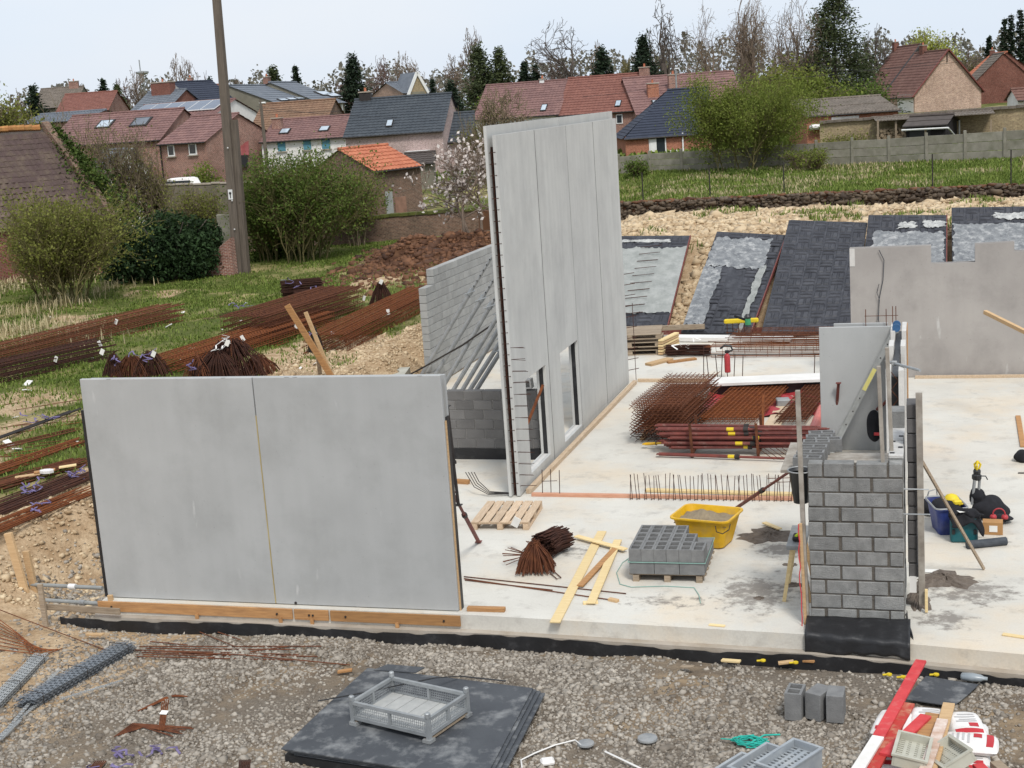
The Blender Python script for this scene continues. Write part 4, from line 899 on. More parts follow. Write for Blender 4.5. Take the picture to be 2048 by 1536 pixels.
# ------------------------------------------------------------------ yellow mortar tub
tb = thing('mortar_tub', 'large yellow plastic mortar tub filled with sand-coloured mortar', 'tub', (-3.36, 21.16, 0), rad(-12))
def rrect(w, d, r, z, n=5):
    P = []
    for cx, cy, a0 in ((w/2-r, d/2-r, 0), (-w/2+r, d/2-r, 90), (-w/2+r, -d/2+r, 180), (w/2-r, -d/2+r, 270)):
        for k in range(n+1): a = rad(a0+90*k/n); P.append((cx+r*math.cos(a), cy+r*math.sin(a), z))
    return P
def loft(rings, cap0=True, cap1=True):
    mb = MB(); n = len(rings[0]); vs = [p for r in rings for p in r]
    fs = [(i*n+k, i*n+(k+1) % n, (i+1)*n+(k+1) % n, (i+1)*n+k) for i in range(len(rings)-1) for k in range(n)]
    if cap0: fs.append(tuple(range(n))[::-1])
    if cap1: fs.append(tuple(range((len(rings)-1)*n, len(rings)*n)))
    return mb.add(vs, fs)
loft([rrect(.66, .50, .10, .01), rrect(.70, .54, .1, .03), rrect(.92, .76, .12, .47), rrect(1.0, .84, .13, .48), rrect(1.0, .84, .13, .505), rrect(.93, .77, .12, .505), rrect(.70, .54, .1, .1)], True, True).build('shell', MT['yellow'], tb, world=False)
mb = MB()
mb.grid(lambda u, w: ((u-.5)*.86, (w-.5)*.70, .40+.10*math.exp(-((u-.35)**2+(w-.7)**2)/.06)-.10*math.exp(-((u-.55)**2+(w-.25)**2)/.03)+.012*math.sin(u*23+w*17)), 22, 18)
mb.build('mortar', MT['wet_mortar'], tb, world=False, smooth=True)
MB().tube([(.30, -.43, .44), (.33, -.47, .36), (.42, -.45, .33), (.49, -.35, .37), (.49, -.28, .44)], .008, 5).build('rope_handle', MT['black_plastic'], tb, world=False)
# mortar droppings as low ragged mounds
def splat(name, label, c, sx, sy, h, seed, mat='mortar_spill', cat='mortar'):
    r = np.random.RandomState(seed); mb = MB()
    n = 40; rings = 7; ph = r.uniform(0, 6.28, 6)
    vs = [(0, 0, h)]
    for k in range(1, rings+1):
        for i in range(n):
            a = 2*math.pi*i/n; rr = (k/rings)*(1+.16*math.sin(3*a+ph[0])+.12*math.sin(5*a+ph[1])+.10*math.sin(9*a+ph[2])+.07*math.sin(14*a+ph[3]))
            z = h*(1-(k/rings)**1.3)*(1+.5*r.uniform(-1, 1))-.012*(k == rings)
            vs.append((rr*sx*math.cos(a), rr*sy*math.sin(a), z))
    fs = [(0, 1+i, 1+(i+1) % n) for i in range(n)] + [(1+k*n+i, 1+(k+1)*n+i, 1+(k+1)*n+(i+1) % n, 1+k*n+(i+1) % n) for k in range(rings-1) for i in range(n)]
    o = mb.add(vs, fs).build(name, MT[mat]); o.location = V(c)+V((0, 0, .004)); return tag(o, label, cat)
splat('mortar_heap', 'heap of dropped mortar on the floor behind the yellow tub', G(1540, 1072, 0), .52, .40, .05, 1)
splat('mortar_heap', 'brown heap of mortar droppings on the right-hand floor beside the pier', G(1890, 1160, 0), .42, .38, .06, 2)
splat('mortar_heap', 'dark mortar droppings along the foot of the right-hand upright board', G(1838, 1195, 0), .16, .6, .05, 3)
splat('mortar_blob', 'small dark lump of mortar on the floor right of the block pallet', G(1518, 1197, 0), .08, .06, .025, 4)
splat('mortar_blob', 'thin smear of mortar on the floor against the pier', G(1590, 1170, 0), .13, .10, .02, 5)
splat('mortar_blob', 'small mortar splash on the floor beside the batten', G(1580, 1130, 0), .12, .08, .016, 6)
plank('wood_scrap', 'short pale board lying on the mortar heap behind the yellow tub', G(1528, 1045, .05), G(1560, 1058, .05), .09, .022, MT['wood_pale'], 'board')
# ------------------------------------------------------------------ timber on the front floor
plank('pale_board', 'longest pale board lying on the floor, reaching the slab edge', G(1110, 1245, .014), G(1204, 1063, .014), .15, .024, MT['wood_pale'], 'board')
plank('pale_board', 'pale board crossing the others at their far end', G(1152, 1072, .058), G(1251, 1099, .058), .11, .024, MT['wood_pale'], 'board')
plank('pale_board', 'pale board right of the orange one on the front floor', G(1182, 1206, .036), G(1236, 1080, .036), .13, .024, MT['wood_pale'], 'board')
plank('pale_board', 'orange board lying between two pale boards on the front floor', G(1160, 1172, .030), G(1233, 1094, .038), .10, .03, MT['wood_orange'], 'board')
plank('wood_scrap', 'short block of pale wood under the right-hand board', G(1166, 1206, .012), G(1196, 1204, .012), .09, .03, MT['wood_pale'], 'wood')
plank('wood_scrap', 'small orange wood piece at the end of the long rods', G(1218, 1198, .02), G(1236, 1202, .02), .07, .04, MT['wood'], 'wood')
plank('wood_scrap', 'short timber batten at the right foot of the front wall', G(935, 1217, .03), G(1010, 1219, .03), .09, .06, MT['wood_orange'], 'wood')
plank('wood_scrap', 'stub of brown timber behind the right edge of the front wall', G(908, 962, .04), G(938, 964, .04), .09, .08, MT['wood_orange'], 'wood')
plank('wood_scrap', 'thin pale lath on the slab before the pier', G(1418, 1249, .01), G(1450, 1252, .01), .06, .016, MT['wood_pale'], 'wood')
plank('wood_scrap', 'thin pale lath on the right slab at the picture edge', G(2005, 1268, .012), G(2060, 1276, .012), .07, .02, MT['wood_pale'], 'wood')
for i, (p, q) in enumerate((((928, 1153), (1252, 1187)), ((928, 1157), (1225, 1200)), ((930, 1160), (1105, 1180)))):
    tag(MB().tube([G(*p, .014), G(*q, .014)], .009, 5).build('long_rebar', MT['rust']), ('long rusty rod on the front floor, farthest of three', 'long rusty rod on the front floor ending at a wood piece', 'shortest rusty rod on the front floor beside the front wall')[i], 'rebar')
# upright starter rods
for i in range(24):
    px = 1262+i*14.4; c = G(px, 1000+.012*(px-1262), 0); r2 = random.Random(i)
    mb = MB()
    for s in (0, 1): mb.tube([c+V((.045*s-.02, .03*s, -.05)), c+V((.045*s-.02+r2.uniform(-.05, .05), .03*s+r2.uniform(-.03, .03), .47+r2.uniform(-.03, .03)))], .0065, 5)
    mb.tube([c+V((-.02, 0, .02)), c+V((.025, .03, .02))], .006, 4)
    tag(mb.build('starter_rod', MT['rust_dark']), 'pair of upright rusty starter rods in the row across the floor', 'rebar', 'row of upright starter rods')
mb = MB()
for k in range(6):
    p = G(1522+12*k, 950, 0)+V((0, 0, .45)); mb.tube([p+V((-.02, -.2, .12)), p+V((.24, .1, -.18))], .006, 4)
mb.tube([G(1535, 957, .42), G(1600, 955, .42)], .006, 4); mb.tube([G(1540, 965, .36), G(1600, 963, .36)], .006, 4)
tag(mb.build('rebar_comb', MT['rust']), 'bent comb of thin rusty bars behind the starter rods near the pier', 'rebar')
mb = MB()
for x, y in ((-6.75, 23.62), (-6.6, 23.66), (-6.42, 23.6)): mb.tube([(x, y, 0), (x+.02, y, .5)], .008, 5)
mb.tube([(-6.75, 23.62, .28), (-6.45, 23.6, .3)], .006, 4)
tag(mb.build('starter_rods', MT['rust_dark']), 'three upright rods at the near corner of the tall wall', 'rebar')
# ------------------------------------------------------------------ rebar piles
def crumple(mb, c, s, rs, n=3, w=.012):
    """crumpled strap: short flat ribbons kinked about c"""
    c = V(c)
    for k in range(n):
        p = c+V((rs.uniform(-.4, .4)*s, rs.uniform(-.4, .4)*s, rs.uniform(0, .1)*s)); pts = [p]
        for j in range(rs.randint(3, 6)): p = p+V((rs.uniform(-.5, .5)*s, rs.uniform(-.35, .35)*s, rs.uniform(-.22, .24)*s)); pts.append(p)
        for a, b in zip(pts[:-1], pts[1:]): mb.beam(a, b, w*2.6, w*.4, up=(rs.uniform(-.4, .4), rs.uniform(-.6, .1), 1))
def loops(mb, c, n, w, h, d, fan, rs, r=.006, tilt=0.0, yaw=0.0):
    """a tied sheaf: many hairpin bars gathered at the tie on top and splayed towards the ground"""
    Ry = Matrix.Rotation(yaw, 3, 'Z'); c = V(c)
    for k in range(n*3):
        a = rs.uniform(-1, 1); b = rs.uniform(-1, 1); g = rs.uniform(.15, .5)*(1-.5*min(1, fan/1.4)); kk = rs.uniform(.75, 1.05)
        foot = V((a*w*.5, b*d*.5, rs.uniform(0, .04))); top = V((a*w*.5*g+tilt*h, b*d*.5*g, h*kk)); mid = foot.lerp(top, .55)+V((a*w*.06, b*d*.06, rs.uniform(-.02, .03)))
        pts = [foot, mid, top]
        if k % 3 == 0: pts.append(top+V((rs.uniform(-.08, .08), rs.uniform(-.06, .06), rs.uniform(-.02, .05))))
        mb.tube([Ry @ p+c for p in pts], r*rs.uniform(.9, 1.3), 4, caps=False)
def log_bundle(mb, c, n, L, R, yaw, rs, r=.006):
    """short bars lying side by side in a thick round bundle"""
    Ry = Matrix.Rotation(yaw, 3, 'Z')
    for k in range(n):
        a = rs.uniform(0, 6.283); q = R*rs.uniform(0, 1)**.5; y0, z0 = q*math.cos(a), R*.85+q*math.sin(a)*.85
        e = rs.uniform(-.04, .04); mb.tube([Ry @ V((-L/2+e, y0*1.1+rs.uniform(-.02, .02), z0+rs.uniform(-.01, .03)))+V(c), Ry @ V((0, y0*.9, z0+.01))+V(c), Ry @ V((L/2+e, y0*1.12+rs.uniform(-.02, .02), z0))+V(c)], r, 4, caps=False)
def stirrup_bundle(label, c, n, w, h, d, fan, mat='rust_dark', seed=1, strap=None, tagp=None, yaw=0.0, tilt=0.0, group=None, lying=False):
    rs = random.Random(seed); t = thing('stirrup_bundle', label, 'rebar', c, group=group); mb = MB()
    if lying: log_bundle(mb, (0, 0, .01), n*4, w, h/2, yaw, rs, .008)
    else: loops(mb, (0, 0, .01), n, w, h, d, fan, rs, yaw=yaw, tilt=tilt, r=.0065 if h < .5 else .010)
    mb.build('stirrups', MT[mat], t, world=False)
    if strap:
        mb = MB(); crumple(mb, (0, -d*.35, h*.8), min(.5, w*.4), rs, 3, .014 if w > .7 else .01); mb.build('strap', MT['purple'] if strap == 'p' else MT['white_paint'], t, world=False)
    if tagp: MB().box((tagp[0], tagp[1], tagp[2]), (.12, .01, .16), Matrix.Rotation(.5, 3, 'Y')).build('paper_tag', MT['tag'], t, world=False)
    return t
stirrup_bundle('upper bundle of rusty stirrups on the front floor, tied with wire', G(1106, 1108, 0), 90, .50, .46, .55, .5, 'rust_dark', 1, yaw=1.2, tagp=(-.55, -.1, .55), lying=True)
stirrup_bundle('lower splayed bundle of rusty stirrups on the front floor', G(1072, 1143, 0), 80, .62, .46, .50, 1.25, 'rust', 2, yaw=.2)
r2 = random.Random(12); t = thing('stray_bars', 'stray bent bars sticking out of the splayed stirrup bundle', 'rebar', G(1050, 1125, 0))
for k in range(14): a = r2.uniform(2.2, 4.2); p = G(1045, 1120, .1); MB().tube([p+V((.1, .1, .05)), p+V((.32*math.cos(a), .3*math.sin(a)*.6, r2.uniform(-.05, .18)))], .006, 4).build('bar', MT['rust'], t)
MB().tube([G(1105, 1140, .02), G(1122, 1155, .02), G(1114, 1158, .02), G(1100, 1146, .02)], .008, 5).build('hook', MT['rust'], t)
# cages -------------------------------------------------------------
def cage(label, p0, p1, w, h, nl, pitch, mat='rust_orange', seed=1, r=.007, straps=(), tags=(), group=None, rows=2, name='rebar_cage'):
    """long beam cages lying in a bundle: longitudinal bars in rows plus stirrups along them"""
    rs = random.Random(seed); p0, p1 = V(p0), V(p1); c = (p0+p1)/2; t = thing(name, label, 'rebar', c, group=group)
    d = p1-p0; L = d.length; x = d/L; y = V((0, 0, 1)).cross(x).normalized(); z = x.cross(y); mb = MB()
    def at(s, a, b): return x*(s-L/2)+y*a+z*b
    for j in range(rows):
        for i in range(nl):
            a = -w/2+w*i/max(1, nl-1)+rs.uniform(-.02, .02); b = h*j/max(1, rows-1)+rs.uniform(-.015, .015) if rows > 1 else rs.uniform(0, .02)
            e0, e1 = rs.uniform(-.15, .25), rs.uniform(-.25, .15)
            mb.tube([at(e0, a, b+r), at(L/2, a+rs.uniform(-.02, .02), b+r), at(L+e1, a+rs.uniform(-.03, .03), b+r)], r*1.25, 4)
    s = .1
    while s < L-.1 and pitch:
        q = rs.uniform(-.02, .02); mb.tube([at(s, -w/2, 0), at(s+q, -w/2, h+.01), at(s+q, w/2, h+.01), at(s, w/2, 0)], r*.8, 4); s += pitch
    mb.build('bars', MT[mat], t, world=False)
    for sp in straps:
        mb = MB(); b = at(L*sp, 0, h+.05); crumple(mb, b, .32, rs, 3, .013); crumple(mb, b+x*.2, .25, rs, 2, .011); mb.build('strap', MT['purple'], t, world=False)
    for tg in tags: MB().box(at(L*tg[0], -w/2*tg[1], h*tg[2]+.03), (.10, .012, .17), Matrix.Rotation(rs.uniform(-.5, .5), 3, 'Y')).build('paper_tag', MT['tag'], t, world=False)
    return t
F = .55
def Gf(px, py, dz=0.0):
    p = G(px, py, F)
    for _ in range(4): p = G(px, py, float(hgt(np.array([p.x]), np.array([p.y]))[0])+dz)
    return p
cage('long rusty cage bundle lying along the far left edge of the field', Gf(-60, 745), Gf(350, 640), 1.0, .55, 9, .16, 'rust', 1, r=.011, rows=4, tags=((.62, 1, .9),))
cage('second rusty cage bundle in front of the long one at the left edge', Gf(-60, 775), Gf(215, 712), .9, .50, 8, .16, 'rust_dark', 2, r=.011, rows=4, tags=((.55, 1, .6), (.9, .8, .9)))
cage('thick pile of rusty cages in the middle of the field', Gf(490, 690), Gf(690, 622), 1.7, .85, 12, .12, 'rust', 3, r=.012, rows=6, tags=((.98, 1, .5),))
cage('flat rusty cages running from the middle pile towards the front wall', Gf(330, 752), Gf(640, 650), 1.3, .45, 11, .14, 'rust_orange', 4, r=.011, rows=4, tags=((.35, 1, 1.1), (.7, 1, .8)))
cage('rusty cages lying beside the dug edge, nearest the long block wall', Gf(650, 705), Gf(856, 600), 1.3, .48, 12, .14, 'rust_orange', 5, r=.011, rows=4, tags=((.4, .9, 1.0),))
cage('single bent bars with white ties beyond the middle pile', Gf(410, 640), Gf(560, 602), .5, .12, 4, 0, 'rust_dark', 6, rows=1, straps=(.4,))
stirrup_bundle('sheaf of rusty stirrups on the field just above the front wall, leftmost', Gf(232, 755), 26, .8, .65, .3, 1.0, 'rust_dark', 3, strap='p', tagp=(-.2, -.2, .75))
stirrup_bundle('sheaf of rusty stirrups with purple strap, second from left above the front wall', Gf(305, 755), 34, 1.2, .7, .5, 1.2, 'rust_dark', 4, strap='p', tagp=(.3, -.3, .7))
stirrup_bundle('sheaf of rusty stirrups with a purple strap, third from left above the front wall', Gf(400, 760), 30, 1.0, .6, .4, 1.0, 'rust', 5, strap='p')
stirrup_bundle('large sheaf of rusty stirrups right of the others above the front wall', Gf(470, 755), 60, 2.2, 1.0, .9, .6, 'rust_dark', 6, strap='w', tagp=(.1, -.4, 1.0))
stirrup_bundle('standing sheaf of rusty stirrups by the heap of brown earth', Gf(765, 608), 30, .9, .75, .4, 1.1, 'rust_dark', 7, tagp=(.1, -.2, .8))
stirrup_bundle('dark stirrup stack with purple straps at the far end of the field', Gf(605, 590), 40, 1.5, .7, 1.2, .3, 'rust_dark', 8, strap='p', yaw=.5, lying=True)
stirrup_bundle('second dark stirrup stack with purple straps, nearer and right', Gf(632, 602), 34, 1.5, .5, .8, .3, 'rust_dark', 9, strap='p', yaw=.5, lying=True)
stirrup_bundle('small dark sheaf with a purple strap beside the crossed timbers', Gf(632, 705), 20, .45, .7, .25, .8, 'steel_dark', 10, strap='p')
stirrup_bundle('wide sheaf of rusty hairpins between the two left-hand sheaves', Gf(268, 757), 40, 1.3, .6, .5, .7, 'rust', 31)
stirrup_bundle('wide low sheaf of rusty hairpins left of the largest one', Gf(440, 757), 50, 1.5, .7, .7, .5, 'rust_dark', 32)
stirrup_bundle('low sheaf of rusty hairpins right of the largest one', Gf(520, 752), 40, 1.1, .55, .6, .5, 'rust', 33)
# loose bars on the field left of the front wall
LB = [((-40, 893), (156, 822), 2, 'steel_dark', .022, 'dark steel tubes ending at the top corner of the black edge strip', (.62,)), ((-40, 905), (160, 858), 7, 'rust', .009, 'thin rusty bars below the dark steel tubes', ()),
      ((-40, 955), (165, 885), 9, 'rust_orange', .010, 'rusty bars crossing the grass at the middle left', ()), ((-40, 985), (168, 925), 12, 'rust', .010, 'bundle of rusty bars with offcuts of wood on it', ()),
      ((-40, 1035), (172, 952), 14, 'rust_dark', .011, 'thick bundle of dark bars tied with purple straps', (.45, .85)), ((-40, 1072), (176, 985), 10, 'rust_orange', .010, 'lowest bundle of rusty bars along the trench edge', (.5,))]
for k, (a, b, n, mt, r, lab, st) in enumerate(LB): cage(lab, Gf(*a, .03), Gf(*b, .03), .05*n if n > 2 else .06, .06, n, 0, mt, 20+k, r=r, rows=1 if n < 9 else 2, straps=st, name='rebar_bundle')
for k in range(16):
    r2 = random.Random(50+k); y = 800+r2.uniform(0, 230); a = Gf(-30+r2.uniform(0, 60), y, .02); b = a+V((r2.uniform(1.5, 3.5), r2.uniform(1.0, 2.0)*1.1, 0)); b.z = float(hgt(np.array([b.x]), np.array([b.y]))[0])+.03
    if b.x > -14.9: continue
    tag(MB().tube([a, a.lerp(b, .5)+V((0, 0, .01)), b], .009, 4).build('loose_bar', MT['rust'] if k % 2 else MT['rust_orange']), 'single rusty bar lying loose in the grass at the left', 'rebar', 'loose bars in the grass left of the front wall')
for k, (px, py, w, m, lab) in enumerate(((68, 945, .42, 'wood_orange', 'orange wood offcut lying on the bars left of the front wall'), (118, 935, .35, 'wood_pale', 'pale yellow wood offcut beside the white plastic scrap'), (30, 955, .5, 'wood', 'brown wood offcut on the bars at the left edge'))):
    p = Gf(px, py, .14); plank('wood_offcut', lab, p, p+V((w*.8, w*.5, .01)), .12, .03, MT[m], 'wood')
p = Gf(94, 945, .16); tag(loft([[(p.x+.15*math.cos(a), p.y+.11*math.sin(a), p.z+zz) for a in np.linspace(0, 6.28, 9)[:-1]] for zz in (0, .05)]).build('plastic_scrap', MT['white_plastic']), 'white plastic scrap lying on the rusty bars', 'scrap')
# litter on the grass
r2 = random.Random(9)
lm = MB().box((0, 0, 0), (.16, .1, .02), ch=.004).mesh('litter'); lm.materials.append(MT['white_paint'])
for k in range(46):
    px, py = r2.uniform(10, 850), r2.uniform(600, 900)
    p = Gf(px, py, .05)
    if p.x > -15.2: continue
    o = bpy.data.objects.new('litter_scrap', lm); COL.objects.link(o); o.location = p; o.rotation_euler = (r2.uniform(-.5, .5), r2.uniform(-.5, .5), r2.uniform(0, 6)); s = r2.uniform(.5, 1.7); o.scale = (s, s, s)
    tag(o, 'small white scrap of packing lying in the field grass', 'litter', 'white scraps on the field')
plank('crossed_timber', 'orange timber leaning left, longer of the two crossed above the front wall', Gf(672, 768, -.1), AY(574, 610, Gf(672, 768).y), .16, .05, MT['wood_orange'], 'timber', up=(0, 1, 0))
plank('crossed_timber', 'pale timber leaning left, right one of the two crossed above the front wall', Gf(668, 764, -.1), AY(611, 624, Gf(668, 764).y+.2), .10, .05, MT['wood'], 'timber', up=(0, 1, 0))
plank('crossed_timber', 'short grey stake standing between the crossed timbers', Gf(641, 756, -.1), AY(630, 665, Gf(641, 756).y-.1), .10, .05, MT['wood_grey'], 'timber', up=(0, 1, 0))
mh = thing('manhole_box', 'pale concrete manhole box with a round opening in the trench', 'manhole', G(768, 755, -.2))
c = G(768, 745, .2); mh.location = c; ang = rad(12)
R = Matrix.Rotation(ang, 3, 'Z'); n = 24; vs = []; 
sq = [V((1, 1, 0)), V((-1, 1, 0)), V((-1, -1, 0)), V((1, -1, 0))]
mb = MB()
for k in range(n):
    a0, a1 = 2*math.pi*k/n, 2*math.pi*(k+1)/n
    def sqp(a): m = max(abs(math.cos(a)), abs(math.sin(a))); return V((.62*math.cos(a)/m, .62*math.sin(a)/m, .0))
    i0, i1 = V((.42*math.cos(a0), .42*math.sin(a0), 0)), V((.42*math.cos(a1), .42*math.sin(a1), 0)); o0, o1 = sqp(a0), sqp(a1)
    mb.add([R @ i0, R @ o0, R @ o1, R @ i1], [(0, 1, 2, 3)]); dz = V((0, 0, -.6)); mb.add([R @ i0, R @ i1, R @ i1+dz, R @ i0+dz], [(0, 1, 2, 3)]); mb.add([R @ o0, R @ o0+dz, R @ o1+dz, R @ o1], [(0, 1, 2, 3)])
mb.build('box', M('pale_cast_concrete', (186, 184, 172), (166, 164, 152), scale=3, bump=.3), mh, world=False)
MB().lathe([(.44, -.5), (.44, -.49)], (0, 0, 0), 20).build('shaft_floor', MT['black_plastic'], mh, world=False)

# ------------------------------------------------------------------ cages, props and pallets on the middle floor
def mesh_cage(label, c, ux, uy, nx, ny, layers, dz, mat='rust', seed=1, z0=.05, curl=.0):
    """stack of mesh mats / basket cages: bars along ux and uy"""
    rs = random.Random(seed); t = thing('rebar_mat', label, 'rebar', c); mb = MB(); ux, uy = V(ux), V(uy)
    for k in range(layers):
        o = V((rs.uniform(-.06, .06), rs.uniform(-.06, .06), z0+dz*k))
        for i in range(nx+1):
            u = i/nx-.5; mb.tube([o+ux*u-uy*.56, o+ux*u+uy*(.56+rs.uniform(0, .08))], .008, 4)
        for j in range(ny+1):
            v_ = j/ny-.5; mb.tube([o-ux*(.5+curl)+uy*v_+V((0, 0, .05 if curl else 0)), o-ux*.47+uy*v_, o+ux*.47+uy*v_, o+ux*(.5+curl)+uy*v_+V((0, 0, .05 if curl else 0))], .008, 4)
    mb.build('bars', MT[mat], t, world=False); return t
def Pm(px, py, z=0): return G(px, py, z)
mesh_cage('tall stack of rusty basket cages beside the red props, left of the red sheet', Pm(1352, 868)+V((-.05, .6, 0)), (1.05, 0, 0), (.25, 2.9, 0), 10, 18, 9, .075, 'rust', 1, z0=.25, curl=.04)
mesh_cage('lower rusty cage projecting left under the tall stack', Pm(1330, 868)+V((.1, .3, 0)), (1.0, 0, 0), (.2, 2.2, 0), 8, 13, 3, .09, 'rust_dark', 2, z0=.06, curl=.04)
mesh_cage('flat rusty mats in the middle behind the red props', Pm(1480, 838)+V((0, .9, 0)), (1.25, 0, 0), (.35, 3.0, 0), 12, 18, 4, .05, 'rust_orange', 3, z0=.08)
mesh_cage('rusty mats at the right behind the red props, before the short panel', Pm(1608, 838)+V((-.02, 1.0, 0)), (.62, 0, 0), (.35, 3.0, 0), 7, 20, 4, .05, 'rust', 4, z0=.08)
plank('plywood_strip', 'strip of stained plywood lying between the rusty mats', Pm(1545, 850, .05)+V((0, -.1, 0)), Pm(1575, 800, .05), .34, .02, MT['board_ply'])
plank('wood_offcut', 'upper orange wood block lying on the tall cage stack', Pm(1325, 770, .0)+V((.1, -2.2, .95)), Pm(1345, 762, .0)+V((.35, -2.1, .97)), .22, .06, MT['wood'], 'wood')
plank('wood_offcut', 'second orange wood block lying on the tall cage stack', Pm(1358, 768, .0)+V((.1, -2.0, .94)), Pm(1385, 765, .0)+V((.4, -1.8, .95)), .14, .05, MT['wood_orange'], 'wood')
plank('wood_offcut', 'small plank leaning at the left foot of the tall cage stack', Pm(1284, 880, .01), Pm(1305, 836, .12), .10, .03, MT['wood'], 'wood')
p = thing('red_sheet', 'crumpled red plastic sheet behind the rusty mats', 'sheet', (-3.7, 31.2, 0))
mb = MB(); mb.grid(lambda u, w: (-4.9+2.75*u, 29.9+2.3*w+.1*math.sin(u*9), .05+.03*math.sin(u*31+w*9)+.025*math.sin(u*13+w*23)), 50, 26)
mb.build('film', MT['red_film'], p, smooth=True)
wb = thing('white_slab_board', 'long white board across the floor above a black strip for its shadow gap', 'board', (-3.5, 32.4, 0))
MB().beam((-4.95, 32.2, .30), (-1.9, 32.5, .34), .75, .06).build('board', MT['foam_white'], wb)
MB().beam((-4.9, 32.25, .14), (-1.9, 32.5, .16), .45, .22).build('shadow_gap', MT['black_plastic'], wb)  # black strip standing in for the shadow gap under the board
plank('bent_flat_bar', 'rusty flat post leaning on the mats behind the red props', Pm(1525, 868, .1), AY(1527, 788, Pm(1525, 868).y+.1), .05, .05, MT['rust_orange'], 'bar', up=(1, 0, 0))
tag(MB().box(Pm(1566, 804, .12), (.3, .3, .16), Matrix.Rotation(.2, 3, 'Z'), .02).build('grey_box', MT['galv_dull']), 'small dark grey box on the mats before the white board', 'box')
# pinkish red roll
t = thing('red_roll', 'pale red rolled sheet lying against the short panel', 'roll', Pm(1630, 870, .1))
MB().tube([Pm(1622, 875, .12), Pm(1645, 818, .12)], .11, 12).build('roll', M('pink_film', (206, 120, 108), (188, 100, 92), scale=5, rough=.5), t)
# stack of red props in their rack
rk = thing('prop_rack', 'rusty steel rack holding the stack of red props', 'rack', Pm(1450, 905))
for px in (1385, 1517):
    a = Pm(px, 915); 
    for dy in (0, .75): MB().beam(a+V((0, dy, 0)), a+V((-.03, dy, .68)), .05, .05).build('upright', MT['rust'], rk)
    MB().beam(a+V((0, -.05, .10)), a+V((0, .8, .10)), .05, .06).build('cross_bar', MT['rust'], rk)
rs_ = random.Random(2)
rows = [(4, .17), (4, .26), (4, .35), (3, .44), (3, .52)]
idx = 0; LBL = 'red-brown steel prop in the stacked pile on the middle floor'
for n, z in rows:
    for k in range(n):
        y = Pm(1450, 915).y+.12+k*.17+rs_.uniform(-.03, .03); x0 = -5.05+rs_.uniform(-.15, .2); x1 = -1.95+rs_.uniform(-.2, .25)
        prop('steel_prop', LBL, (x0, y, z+rs_.uniform(-.015, .02)), (x1, y+rs_.uniform(-.05, .05), z+rs_.uniform(-.02, .03)), .036, group='red props stacked in the rack', tape=(.5+rs_.uniform(-.06, .06)) if k == 0 else None)
prop('steel_prop', 'red prop lying on the floor in front of the rack', Pm(1318, 908, .07), Pm(1600, 918, .07), .036, tape=.5)
prop('steel_prop', 'prop with a yellow end sticking out left of the rack', Pm(1290, 888, .1), Pm(1330, 886, .15), .03, 'yellow')
# back of the floor
pallet('pallet', 'top of the three weathered pallets stacked beside the far end of the tall wall', (-7.95, 38.0, .44), rad(8), 1.7, 1.5, 7, 'wood_grey'); pallet('pallet', 'middle of the three weathered pallets stacked beside the far end of the tall wall', (-7.95, 38.0, .22), rad(6), 1.7, 1.5, 7, 'wood_grey'); pallet('pallet', 'bottom of the three weathered pallets stacked beside the far end of the tall wall', (-7.95, 38.0, .0), rad(7), 1.7, 1.5, 7, 'wood_grey')
for k in range(6): plank('sawn_board', 'board in the small stack beside the far pallets', (-7.0+.0*k, 37.2+.02*k, .05+.07*k), (-6.75, 38.5, .05+.07*k), .14, .05, MT['wood_pale'] if k % 2 else MT['wood'], 'board', 'small stack of boards by the far pallets')
stirrup_bundle('dark rusty bundle lying on the floor near the far pallets', Pm(1376, 712), 26, 1.2, .35, .5, .4, 'rust_dark', 12, strap='w', lying=True)
cage('rusty cages lying along the back of the floor before the dark sheets', (-5.2, 38.3, .06), (-1.8, 38.1, .06), 1.6, .35, 9, .3, 'rust', 13, rows=3)
cage('lower rusty cage in front along the back of the floor', (-5.6, 37.0, .04), (-1.8, 36.9, .04), .8, .28, 6, .3, 'rust_orange', 14, rows=2)
plank('white_beam', 'long white beam lying on the floor behind the far pallets', (-7.0, 39.5, .08), (-3.6, 39.0, .08), .5, .12, MT['foam_white'], 'beam')
plank('edge_board', 'dark red edge board along the back of the floor', (-9.0, 40.6, .08), (2.0, 40.2, .08), .06, .18, MT['red_paint'], 'board')
plank('brown_board', 'brown plank propped at the back of the floor', (-8.2, 40.2, .25), (-6.2, 40.1, .3), .12, .14, MT['wood_grey'])
# low rod railing with a red extinguisher
rl = thing('rod_railing', 'thin rod railing standing across the middle floor', 'railing', Pm(1500, 755))
base = Pm(1500, 757).y
for px in (1408, 1418, 1436, 1443, 1456, 1468, 1485, 1628):
    a = G(px, 757, 0); a = V((a.x, base, 0)); MB().tube([a, a+V((RNG.uniform(-.06, .06), 0, .62 if px != 1408 else .85))], .011, 5).build('rod', MT['rust_dark'], rl)
MB().tube([V((G(1412, 757).x, base, .62)), V((G(1640, 757).x, base, .6))], .012, 5).build('rail', MT['steel_dark'], rl)
ex = thing('fire_extinguisher', 'slim red fire extinguisher hanging on the rod railing', 'extinguisher', V((G(1457, 757).x, base-.08, .18)))
MB().lathe([(.0, 0), (.07, 0), (.075, .03), (.075, .40), (.05, .46), (.02, .48)], (0, 0, 0), 14).build('cylinder', MT['red_film'], ex, world=False, smooth=True)
MB().box((0, 0, .52), (.1, .05, .08), ch=.01).build('valve', MT['black_plastic'], ex, world=False)
MB().tube([(.05, 0, .52), (.14, 0, .56), (.10, 0, .66), (-.05, 0, .68), (-.16, 0, .6)], .028, 6).build('hose', MT['black_plastic'], ex, world=False)
